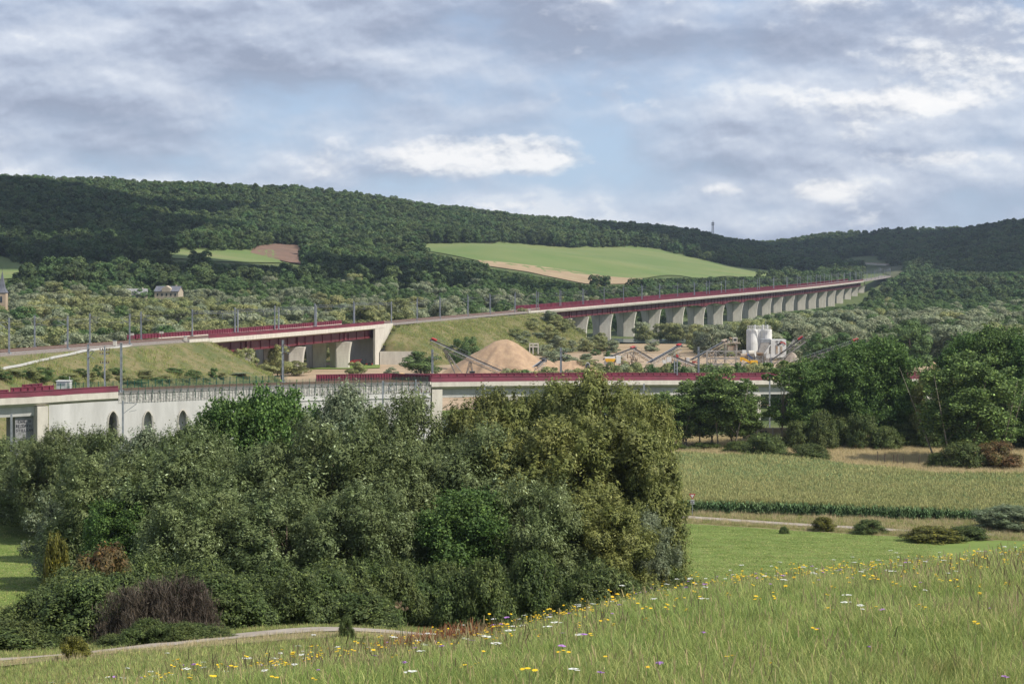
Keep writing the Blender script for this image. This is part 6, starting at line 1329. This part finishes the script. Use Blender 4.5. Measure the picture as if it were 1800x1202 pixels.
for i in order:
    k = int(kinds[i])
    if cnt[k] < LIM[k] and -20 < vu[i] < 1820:
        cnt[k] += 1; kd, nm, lab, gp = names[k]; s = vh[i] / 13.0
        place(kd, vu[i], vy[i], height=vh[i], width=vh[i] * 1.02 * rgp.uniform(0.85, 1.25), name=nm, label=lab, cat='tree', group=gp, fn=E)
    else: rest[k].append(i)
def src(key):
    out = []
    for me, tr, Ht, Rad in TREES[key]: out.append(obj_of(key + '_source', me, link=False))
    return out
for k in rest:
    if not rest[k]: continue
    i = np.array(rest[k]); s = vh[i] / 13.0
    scatter('valley_wood', np.stack([vx[i], vy[i], vz[i] - 0.2], 1), rg5.uniform(0, 6.28, len(i)), np.stack([s * 1.15, s * 1.15, s], 1), src(names[k][0]),
            ['silvery part of the valley wood behind the nearest willows', 'olive part of the valley wood behind the nearest trees', 'dark green part of the valley wood behind the nearest trees'][k], 'woodland')
# hillside forest
hx, hy = jitter_grid(-120, 1930, 1130, 3750, 7.9, 8); hu = U0 + F * hx / hy; rg8 = np.random.default_rng(88)
start = np.interp(hu, [0, 300, 700, 1000, 1300], [1180, 1200, 1350, 1500, 1500]); ridge = np.interp(hu, [-100, 0, 300, 600, 900, 1200, 1350, 1500, 1800, 1930], [2280, 2300, 2480, 2760, 2800, 3180, 3760, 3500, 3500, 3600])
m = (hy > start) & (hy < ridge) & (up_dist(hx, hy) > 26); hx, hy, hu = hx[m], hy[m], hu[m]; hz = H(hx, hy)
thin = rg8.random(len(hx)) < np.where(hy > 2300, 0.30, 0.0); hx, hy, hu, hz = (a[~thin] for a in (hx, hy, hu, hz))
hh = 10.4 * rg8.uniform(0.62, 1.6, len(hx)) * (0.85 + 0.3 * vnoise(hx / 70, hy / 70, 41))
hud = up_side(hx, hy); hin = (hy < hud) & (hu > 1100) & (hu < 1550); hh = np.where(hin, cap(hu, np.interp(hu, LU, LV), hx, hy, hz, hh), hh); kp = ~(hin & (hh < 3)); hx, hy, hu, hz, hh = (a[kp] for a in (hx, hy, hu, hz, hh))
gu, gv = proj(hx, hy, hz); small = np.zeros(len(hx), bool); gone = np.zeros(len(hx), bool)
def blocked(h_):
    b = np.zeros(len(hx), bool)
    for pl in CLEAR:
        for f in (0.45, 1.0):
            tu_, tv_ = proj(hx, hy, hz + h_ * f); b |= inpoly(tu_, tv_, pl)
    return b
for pl in CLEAR: gone |= inpoly(gu, gv, pl)
for f in (0.75, 0.8, 0.75, 0.75):
    bl = blocked(hh); hh = np.where(bl, hh * f, hh)
small |= blocked(hh)
SP = [[(1360, 420), (1425, 414), (1432, 470), (1500, 486), (1560, 500), (1440, 500)], [(1130, 470), (1300, 476), (1440, 486), (1440, 500), (1130, 492)], [(880, 495), (1000, 500), (1130, 508), (1130, 497)],
      [(215, 437), (480, 437), (480, 446), (215, 446)]]
low = np.zeros(len(hx), bool)
for pl in SP[1:2]: low |= inpoly(gu, gv, pl)
scrub = ((vnoise(hx / 120, hy / 120, 77) > 0.60) & (hy < np.interp(hu, [0, 600, 1000, 1400], [1500, 1750, 1800, 2000])) & (rg8.random(len(hx)) < 0.8)) | low
hs = hh / 14.0; big = ~gone & ~small & ~scrub; sm = ~gone & ~big & ~(small & (rg8.random(len(hx)) < 0.75))
for pl in CLEAR:
    for f in (1.0,):
        tu_, tv_ = proj(hx, hy, hz + 4.5); sm &= ~inpoly(tu_, tv_, pl)
print('forest trees', big.sum(), sm.sum(), 'valley', cnt, {k: len(v) for k, v in rest.items()})
scatter('forest', np.stack([hx[big], hy[big], hz[big] - 0.5], 1), rg8.uniform(0, 6.28, big.sum()), np.stack([hs[big] * rg8.uniform(.85, 1.2, big.sum()), hs[big] * rg8.uniform(.85, 1.2, big.sum()), hs[big]], 1), src('hill_tree'), 'continuous dark green deciduous forest covering the hills', 'forest')
q = rg8.uniform(0.7, 1.3, sm.sum())
scatter('hillside_scrub', np.stack([hx[sm], hy[sm], hz[sm] - 0.2], 1), rg8.uniform(0, 6.28, sm.sum()), q, src('hill_bush'), 'low green scrub on the lower hillside between woods and fields', 'scrub')

# ------------------------------------------------------------------ corn
corn_leaf = pm('corn_leaf', (0.10, 0.185, 0.075), (0.13, 0.21, 0.085), scale=0.2, isl=[(0, (.6, .65, .6)), (.35, (1, 1, 1)), (.7, (1.5, 1.4, 1.3)), (.92, (2.6, 2.4, 2.6))], trans=0.15, rough=0.5, objvar=0.1)
corn_top = pm('corn_tassel', (0.42, 0.41, 0.18), (0.34, 0.36, 0.15), scale=0.06, isl=[(0, (.6, .6, .6)), (.3, (1, 1, 1)), (.7, (1.25, 1.2, 1.1))], trans=0.15, rough=0.8, objvar=0.1)
def corn_src(seed, nt=6):
    rg = np.random.default_rng(seed); V = []; Q = []; mi = []
    def quad(a, b, w, m, up=(0, 0, 1)):
        a, b = np.array(a, float), np.array(b, float); d = b - a; s = np.cross(d, up); l = np.linalg.norm(s); s = s / l * w / 2 if l > 1e-6 else np.array([w / 2, 0, 0]); n = len(V)
        V.extend([a - s, a + s, b + s * .4, b - s * .4]); Q.append((n, n + 1, n + 2, n + 3)); mi.append(m)
    for pl in range(5):
        x, y = rg.uniform(-.45, .45, 2); h = rg.uniform(1.75, 2.15); quad((x, y, 0), (x, y, h * .9), 0.05, 0, (0, 1, 0))
        for k in range(7):
            a = rg.uniform(0, 6.28); z = h * (0.15 + 0.11 * k); l = rg.uniform(.5, .8); m = (x + math.cos(a) * l * .55, y + math.sin(a) * l * .55, z + .32); quad((x, y, z), m, .085, 0); quad(m, (x + math.cos(a) * l, y + math.sin(a) * l, z + .12), .075, 0)
        for k in range(nt): a = rg.uniform(0, 6.28); quad((x, y, h * .86), (x + math.cos(a) * .16, y + math.sin(a) * .16, h * rg.uniform(1.02, 1.16)), .06, 1)
    return obj_of('corn_source', np_mesh('corn_source', V, Q, [corn_leaf, corn_top], mi=mi), link=False)
cs = [corn_src(300 + k, 6 if k < 3 else 1) for k in range(6)]
rgc = np.random.default_rng(5); n = 62000; t = rgc.random(n); D = 278 + (402 - 278) * rgc.random(n); u = rgc.uniform(1150, 1900, n)
fr = np.interp(u, [1050, 1215, 1560, 1800, 2400], [299, 295, 287.5, 283.5, 279]); bk = np.interp(u, [1050, 1200, 1350, 1450, 1640, 2400], [374, 372, 366, 357, 335, 321]); k = (D > fr) & (D < bk) & (u > np.where(D > 1, 1178 + (D - 290) * 0.06, 0)); u, D = u[k], D[k]
x = XU(u, D); z = H(x, D); dens = vnoise(x / 14, D / 9, 61); frn = np.interp(u, [1050, 1215, 1560, 1800, 2400], [299, 295, 287.5, 283.5, 279]); pg_ = np.clip(1.0 - (D - frn) / 45, 0, 1) * .5 + .5 * np.clip(vnoise(x / 22, D / 12, 63) * 1.6 - .9, 0, 1); pkc = np.where(rgc.random(len(x)) < pg_ + .08, 3, 0) + rgc.integers(0, 3, len(x))
scatter('cornfield', np.stack([x, D, z], 1), rgc.uniform(0, 6.28, len(x)), (0.86 + 0.22 * dens) * rgc.uniform(.92, 1.08, len(x)), cs, 'ripening maize field with tan tassels and a dark green front edge', 'cornfield', pick=pkc)

# ------------------------------------------------------------------ grasses
blade_m = pm('grass_blades', (0.235, 0.325, 0.085), (0.30, 0.365, 0.115), scale=0.5, isl=[(0, (.6, .66, .6)), (.25, (1, 1, 1)), (.6, (1.35, 1.3, 1.3)), (.86, (2.0, 1.6, 1.8))], trans=0.4, rough=0.55, objvar=0.13, c3=(0.22, 0.22, 0.08))
straw_m = pm('straw_blades', (0.34, 0.285, 0.15), (0.27, 0.23, 0.12), scale=0.6, isl=[(0, (.6, .6, .6)), (.3, (1, 1, 1)), (.75, (1.35, 1.3, 1.25))], trans=0.3, rough=0.8, objvar=0.12)
def tuft(seed, n, h, r, wid, bend, mats, straw=0.15, head=0.0):
    rg = np.random.default_rng(seed); V = []; Q = []; mi = []
    for _ in range(n):
        a = rg.uniform(0, 6.28); q = r * math.sqrt(rg.random()); x, y = q * math.cos(a), q * math.sin(a); hh = h * rg.uniform(.45, 1.15); a2 = rg.uniform(0, 6.28) if rg.random() < .5 else a; b = bend * rg.uniform(.3, 1.4) * hh
        m = 1 if rg.random() < straw else 0; w = wid * rg.uniform(.6, 1.3) * (0.6 if m else 1); fa = rg.uniform(0, 3.14); sx, sy = math.cos(fa) * w / 2, math.sin(fa) * w / 2; k = len(V); dx, dy = math.cos(a2), math.sin(a2)
        pts = [(0, 0, 1.0), (0.18 * b, .45 * hh, .85), (.55 * b, .82 * hh, .55), (1.0 * b, hh, .12)]
        for o, z, ww in pts: V.extend([(x + dx * o - sx * ww, y + dy * o - sy * ww, z - .02), (x + dx * o + sx * ww, y + dy * o + sy * ww, z - .02)])
        for i in range(3): Q.append((k + 2 * i, k + 2 * i + 1, k + 2 * i + 3, k + 2 * i + 2)); mi.append(m)
        if head and m and rg.random() < head:
            o, z, _w = pts[3]; k = len(V); V.extend([(x + dx * o * .8 - .004, y + dy * o * .8, z - .05), (x + dx * o * .8 + .004, y + dy * o * .8, z - .05), (x + dx * o + .003, y + dy * o, z + .02), (x + dx * o - .003, y + dy * o, z + .02)]); Q.append((k, k + 1, k + 2, k + 3)); mi.append(1)
    return obj_of('tuft_source', np_mesh('tuft_source', V, Q, mats, mi=mi), link=False)
ts = [tuft(400 + k, 74, .20, .16, .0052, .55, [blade_m, straw_m], straw=.07, head=.4) for k in range(5)]
rgg = np.random.default_rng(77)
def polar(n, u0, u1, d0, d1, rg): # uniform in area
    D = np.sqrt(rg.uniform(d0 * d0, d1 * d1, n)); u = rg.uniform(u0, u1, n); return u, D
u, D = polar(64000, -90, 1890, 9, 46, rgg); thin = rgg.random(len(u)) < np.clip(1.25 - D / 90, .5, 1); u, D = u[thin], D[thin]; x = XU(u, D); keep = np.abs(x) < 999
s = rgg.uniform(.7, 1.2, len(u)) * (0.75 + 0.5 * vnoise(x / 1.6, D / 2.2, 91)) * 0.82
scatter('meadow_grass', np.stack([x, D, H(x, D)], 1), rgg.uniform(0, 6.28, len(u)), np.stack([s, s, s * rgg.uniform(.85, 1.2, len(u))], 1), ts, 'tall green meadow grass of the foreground slope', 'grass', tilt=rgg.normal(0, .12, (len(u), 2)))
# tall thin bents along the crest
tb = [tuft(430 + k, 6, .25, .14, .0028, .35, [straw_m, straw_m], straw=1, head=1.0) for k in range(3)]
u, D = polar(7500, -60, 1860, 12, 40, rgg); p = .04 + .9 * (vnoise(XU(u, D) / 2.5, D / 3, 17) > .48) * (D > 15); k = rgg.random(len(u)) < p; u, D = u[k], D[k]; x = XU(u, D)
scatter('meadow_bents', np.stack([x, D, H(x, D)], 1), rgg.uniform(0, 6.28, len(u)), rgg.uniform(.6, 1.25, len(u)), tb, 'thin straw-coloured seed stems among the meadow grass', 'grass', tilt=rgg.normal(0, .15, (len(u), 2)))
# rougher, drier growth beyond the crest, by the lanes and in the dry field
tr_ = [tuft(450 + k, 34, .42, .5, .03, .35, [blade_m, straw_m], straw=.45) for k in range(4)]; straw_bright = pm('bright_straw', (0.55, 0.47, 0.28), (0.44, 0.38, 0.22), scale=0.3, isl=[(0, (.65, .65, .6)), (.3, (1, 1, 1)), (.75, (1.25, 1.2, 1.2))], trans=0.35, rough=0.8, objvar=0.1)
td_ = [tuft(470 + k, 34, .75, .6, .04, .3, [straw_bright, straw_bright], straw=1) for k in range(3)]
u, D = polar(46000, -60, 1300, 44, 135, rgg); lane = np.interp(u, [-700, 0, 300, 600, 760, 1000], [81, 84, 91.5, 102, 109, 127]); k = (D < lane - 3.2) | (D > lane + 3.4); u, D, lane = u[k], D[k], lane[k]; x = XU(u, D)
near = (D < lane) & (D > lane - 5 - 8 * vnoise(x / 6, D / 5, 23)); s = rgg.uniform(.45, 1.0, len(u)) * np.where(near, .42, .55) * (1 + D / 300)
scatter('slope_grass', np.stack([x, D, H(x, D)], 1)[~near], rgg.uniform(0, 6.28, (~near).sum()), s[~near], ts[:2] + tr_[:2], 'shorter green grass on the slope below the crest and by the lane', 'grass')
scatter('lane_straw', np.stack([x, D, H(x, D)], 1)[near], rgg.uniform(0, 6.28, near.sum()), s[near], td_[:1] + tr_ , 'dry straw-coloured grass along the near edge of the lane', 'grass')
u, D = polar(24000, 1100, 1880, 258, 298, rgg); fr = np.interp(u, [900, 1215, 1560, 1800, 2400], [296, 295, 286, 282, 278]); tk = np.interp(u, [1000, 1210, 1380, 1560, 1750], [293, 289, 281.4, 274.8, 269.2]); k = (D < fr + 1) & (D > np.interp(u, [1100, 1215, 1560, 1800], [286, 282.5, 268.5, 262])) & ((np.abs(D - tk) > 2.0) | (u > 1570)); u, D = u[k], D[k]; x = XU(u, D)
scatter('verge_grass', np.stack([x, D, H(x, D)], 1), rgg.uniform(0, 6.28, len(u)), rgg.uniform(.4, 1.2, len(u)), tr_ + td_[:1], 'rough mixed grass on the verge between the mown meadow and the corn', 'grass')
u, D = polar(30000, 1120, 1880, 322, 432, rgg); bk = np.interp(u, [1050, 1200, 1350, 1450, 1640, 2400], [374, 372, 366, 357, 335, 321]); k = D > bk + .5; u, D = u[k], D[k]; x = XU(u, D)
scatter('dry_grass', np.stack([x, D, H(x, D)], 1), rgg.uniform(0, 6.28, len(u)), rgg.uniform(.6, 1.2, len(u)), td_, 'tall straw-coloured dry grass behind the cornfield', 'grass')
u, D = polar(60000, -60, 1640, 160, 292, rgg); k = ((u < 110) & (D < 290)) | ((u > 1080) & (D < np.interp(u, [1100, 1215, 1560, 1800], [285, 281.5, 267.5, 261]))); u, D = u[k], D[k]; x = XU(u, D)
scatter('mown_grass', np.stack([x, D, H(x, D)], 1), rgg.uniform(0, 6.28, len(u)), np.stack([np.full(len(u), 1.6), np.full(len(u), 1.6), rgg.uniform(.25, .5, len(u))], 1), tr_[:1] + [tuft(480, 40, .42, .5, .03, .5, [MATS['mown_grass'], blade_m], straw=.3)], 'short bright green mown grass of the valley meadow', 'grass')
# growth on the embankments
for kE, nE in ((0, 22000), (1, 26000)):
    sa, sb, hw, off, sl, nm = EMBS[kE]; pts = np.array([tuple(UP.at(q)) for q in np.linspace(sa, sb, 20)]); x = rgg.uniform(pts[:, 0].min() - 40, pts[:, 0].max() + 40, nE); D = rgg.uniform(pts[:, 1].min() - 40, pts[:, 1].max() + 40, nE)
    dd, zz_ = seg_dist(x, D, sa, sb); z = emb_h(x, D, kE); k = (dd > hw + .6) & (z > H(x, D) + .2); x, D, z, dd = x[k], D[k], z[k], dd[k]
    scatter('embankment_grass', np.stack([x, D, z], 1), rgg.uniform(0, 6.28, len(x)), rgg.uniform(.9, 2.2, len(x)) * (.6 + .9 * vnoise(x / 9, D / 9, 5)), tr_ + [obj_of('weed_source', TREES['hill_bush'][0][0], link=False)] * 0, 'rough grass and weeds covering the ' + nm + ' railway embankment', 'grass')

# ------------------------------------------------------------------ wild flowers
fy = pm('yellow_petals', (0.85, 0.60, 0.02), (0.8, 0.5, 0.02), rough=0.6, trans=0.2); fw = pm('white_petals', (0.80, 0.80, 0.76), (0.7, 0.72, 0.66), rough=0.7, trans=0.2); fp = pm('mauve_petals', (0.42, 0.22, 0.55), (0.5, 0.25, 0.6), rough=0.7, trans=0.2); stem_m = pm('flower_stem', (0.13, 0.19, 0.06), rough=0.7)
fbrown = pm('dry_flower_head', (0.3, 0.21, 0.13), (0.22, 0.16, 0.1), rough=0.9)
def flower_mesh(kind, seed):
    rg = random.Random(seed); m = MB(); h = 1.0; lean = (rg.uniform(-.06, .06), rg.uniform(-.06, .06)); top = Vector((lean[0], lean[1], h))
    m.tube([(0, 0, -.05), (lean[0] * .4, lean[1] * .4, h * .5), top], [.0035, .003, .002], 4, 1)
    if kind == 'yellow':
        for br in range(rg.choice([1, 2, 3])):
            c = top if br == 0 else Vector((rg.uniform(-.09, .09), rg.uniform(-.09, .09), h * rg.uniform(.85, .97)))
            if br: m.tube([(lean[0] * .5, lean[1] * .5, h * .55), c], .002, 3, 1)
            tl = Vector((rg.uniform(-.5, .5), rg.uniform(-.9, .1), 1)).normalized(); a = tl.orthogonal().normalized(); b = tl.cross(a); n = 9
            for i in range(n):
                t = 2 * math.pi * i / n; t1, t2 = t - .3, t + .3; R1 = .022; m.add([c + tl * .002, c + (a * math.cos(t1) + b * math.sin(t1)) * R1 + tl * .006, c + (a * math.cos(t) + b * math.sin(t)) * R1 * 1.15 + tl * .007, c + (a * math.cos(t2) + b * math.sin(t2)) * R1 + tl * .006], [(0, 1, 2, 3)], 0)
            m.tube([c - tl * .012, c + tl * .006], [.004, .009], 6, 0)
    elif kind == 'white':
        for k in range(16):
            a = rg.uniform(0, 6.28); q = .062 * math.sqrt(rg.random()); c = top + Vector((q * math.cos(a), q * math.sin(a), .012 - q * .12 + rg.uniform(-.004, .004))); m.tube([top - Vector((0, 0, .03)), c], .0013, 3, 1)
            s = .015; p = [c + Vector((s * math.cos(t), s * math.sin(t), .003 * math.sin(3 * t))) for t in np.linspace(0, 6.28, 7)[:-1]]; m.add(p, [(0, 1, 2, 3, 4, 5)], 0)
    elif kind == 'mauve':
        c = top
        for k in range(26): d = Vector((rg.gauss(0, 1), rg.gauss(0, 1), abs(rg.gauss(0, .8)))).normalized(); s = d.orthogonal().normalized() * .004; m.add([c - s, c + s, c + d * .024 + s, c + d * .024 - s], [(0, 1, 2, 3)], 0)
    elif kind == 'nest':
        for k in range(40): a = rg.uniform(0, 6.28); q = rg.uniform(.6, 1); c = top + Vector((math.cos(a) * .035 * q, math.sin(a) * .035 * q, .05 * rg.random())); m.tube([top - Vector((0, 0, .03)), top + (c - top) * .7 + Vector((math.cos(a), math.sin(a), 0)) * .012, c], .0016, 3, 0)
    return m.build(kind, [{'yellow': fy, 'white': fw, 'mauve': fp, 'nest': fbrown}[kind], stem_m], link=False).data
FL = {k: [flower_mesh(k, 10 * i + 3) for i in range(5 if k != 'nest' else 2)] for k in ('yellow', 'white', 'mauve', 'nest')}
def flower(kind, u, D, h, label, name, cat, group, sc=1.0):
    x = XU(u, D); o = obj_of(name, random.choice(FL[kind])); o.location = (x, D, float(H(np.float64(x), np.float64(D)))); o.scale = (sc, sc, h); o.rotation_euler = (rgp.gauss(0, .08), rgp.gauss(0, .08), rgp.uniform(0, 6.28)); return tag(o, label, cat, group)
def crest_D(u): return np.interp(u, [0, 300, 600, 900, 1200, 1500, 1800], [19, 21, 22.5, 23.5, 25, 28, 31])
nY = 0
for k in range(230):
    u = rgp.uniform(-10, 1810); c = crest_D(u); D = c * (1 - abs(rgp.gauss(0, .16))) if k % 3 else rgp.uniform(12, c + 2); D = max(D, 11.5)
    flower('yellow', u, D, rgp.uniform(.22, .34) * (1.15 if D > c * .9 else 1), 'yellow dandelion-like wild flower in the foreground meadow', 'yellow_flower', 'flower', 'yellow wild flowers of the foreground meadow', sc=rgp.uniform(.4, .85))
for k in range(60):
    u = rgp.uniform(-10, 1810); c = crest_D(u); D = c * (1 - abs(rgp.gauss(0, .14))) if k % 4 else rgp.uniform(13, c + 2); D = max(D, 12)
    flower('white', u, D, rgp.uniform(.28, .42), 'flat white umbel of wild carrot in the foreground meadow', 'white_umbel_flower', 'flower', 'white umbels of the foreground meadow', sc=rgp.uniform(.3, .6))
for k in range(46):
    u = rgp.uniform(100, 1810); c = crest_D(u); D = rgp.uniform(10.5, c)
    flower('mauve', u, D, rgp.uniform(.2, .3), 'mauve thistle-like wild flower in the foreground meadow', 'mauve_flower', 'flower', 'mauve wild flowers of the foreground meadow', sc=rgp.uniform(.9, 1.5))
for k, (u, v, lab) in enumerate([(709, 1060, 'left of three brown nest-shaped seed heads above the meadow crest'), (718, 1064, 'middle of three brown nest-shaped seed heads above the meadow crest'), (723, 1071, 'right of three brown nest-shaped seed heads above the meadow crest')]):
    D = 21.0 - k * .2; g = float(H(np.float64(XU(u, D)), np.float64(D))); flower('nest', u, D, (V0 - v) / F * D - g, lab, 'seed_head', 'seed head', 'brown seed heads above the meadow crest', sc=1.1)
n = 4200; u, D = polar(n, -20, 1830, 13, 36, rgg); c = crest_D(u); k = (D < c * 1.08) & (rgg.random(n) < np.clip((D / c) ** 4, .03, 1)); u, D = u[k], D[k]; x = XU(u, D)
srcs = [obj_of('flower_source', me, link=False) for me in FL['yellow'][:3] * 2 + FL['white'][:1] + FL['mauve'][:1]]
sf = rgg.uniform(.4, .75, len(u)); scatter('small_meadow_flowers', np.stack([x, D, H(x, D)], 1), rgg.uniform(0, 6.28, len(u)), np.stack([sf, sf, rgg.uniform(.18, .30, len(u))], 1), srcs, 'countless small yellow, white and mauve flowers dotted through the meadow grass', 'flowers')
# reddish dock patch at the crest
dock = pm('dock_red', (0.26, 0.10, 0.05), (0.18, 0.08, 0.04), rough=.9, trans=.2)
td2 = [tuft(495, 30, .3, .18, .012, .4, [dock, straw_m], straw=.25)]
n = 420; u = rgg.uniform(680, 850, n); D = rgg.uniform(20.5, 24.5, n); x = XU(u, D); scatter('dock_weeds', np.stack([x, D, H(x, D)], 1), rgg.uniform(0, 6.28, n), rgg.uniform(.5, 1.15, n), td2, 'rust-red weeds on the meadow crest beside the nest-shaped seed heads', 'weeds')

# ------------------------------------------------------------------ unseen clouds added high overhead to shade parts of the hills, and the valley haze
cloud_m = pm('cloud_white', (0.85, 0.86, 0.88), (0.8, 0.81, 0.84), scale=0.004, rough=1, trans=0.5)
def cloud(cx, cy, cz, rx, ry, seed, label):
    rg = np.random.default_rng(seed); n = 90; a = np.linspace(0, 2 * np.pi, n, endpoint=False); m = 12; V = [(0, 0, 60 + rg.uniform(0, 30))]; Q = []
    for sgn in (1, -1):
        for i in range(1, m + 1):
            f = i / m
            for t in a:
                w = 0.85 + 0.22 * math.sin(2 * t + seed) + 0.12 * math.sin(5 * t + seed * 2) + f * (.10 * math.sin(9 * t + seed) + .5 * (float(vnoise(np.float64(3 * math.cos(t) + seed), np.float64(3 * math.sin(t)), seed)) - .5) + .35 * (float(vnoise(np.float64(9 * math.cos(t)), np.float64(9 * math.sin(t) + seed), seed)) - .5)); x, y = rx * f * w * math.cos(t), ry * f * w * math.sin(t)
                bump = float(vnoise(np.float64(x / 70 + seed * 5), np.float64(y / 70), seed)); V.append((x, y, sgn * (1 - f ** 3) * ((60 + 90 * bump) if sgn > 0 else 14 * bump)))
    V.insert(1 + m * n, (0, 0, -10)); top = lambda i, k: 1 + (i - 1) * n + k % n; o2 = 2 + m * n; bot = lambda i, k: o2 + (i - 1) * n + k % n; F_ = []
    for k in range(n): F_.append((0, top(1, k), top(1, k + 1))); F_.append((1 + m * n, bot(1, k + 1), bot(1, k)))
    for i in range(1, m):
        for k in range(n): F_.append((top(i, k), top(i + 1, k), top(i + 1, k + 1), top(i, k + 1))); F_.append((bot(i, k), bot(i, k + 1), bot(i + 1, k + 1), bot(i + 1, k)))
    for k in range(n): F_.append((top(m, k), bot(m, k), bot(m, k + 1), top(m, k + 1)))
    o = mesh_obj('cloud', V, F_, cloud_m, smooth=True); o.location = (cx, cy, cz); tag(o, kind='structure')
def shade(u, D, z, rx, ry, seed, alt=900.0):
    t = (alt - z) / SUN_TO.z; cloud(XU(u, D) + SUN_TO.x * t, D + SUN_TO.y * t, alt, rx, ry, seed, '')
shade(-60, 1750, 40, 210, 420, 2)
shade(1860, 2750, 40, 470, 900, 3)
shade(230, 1400, 5, 260, 95, 7)
shade(1300, 2680, 30, 250, 430, 5)
haze_m = bpy.data.materials.new('haze_air'); haze_m.use_nodes = True; nt = haze_m.node_tree; nt.nodes.clear()
pv = nt.nodes.new('ShaderNodeVolumePrincipled'); pv.inputs['Color'].default_value = (0.66, 0.80, 1.0, 1); pv.inputs['Density'].default_value = 0.000045; pv.inputs['Anisotropy'].default_value = 0.3
ho = nt.nodes.new('ShaderNodeOutputMaterial'); nt.links.new(pv.outputs[0], ho.inputs['Volume'])
mb = MB(); mb.box((0, 5900, 55), (19000, 12200, 200)); hz_o = mb.build('haze', haze_m); tag(hz_o, 'thin pale summer haze filling the valley air', 'haze', kind='stuff')
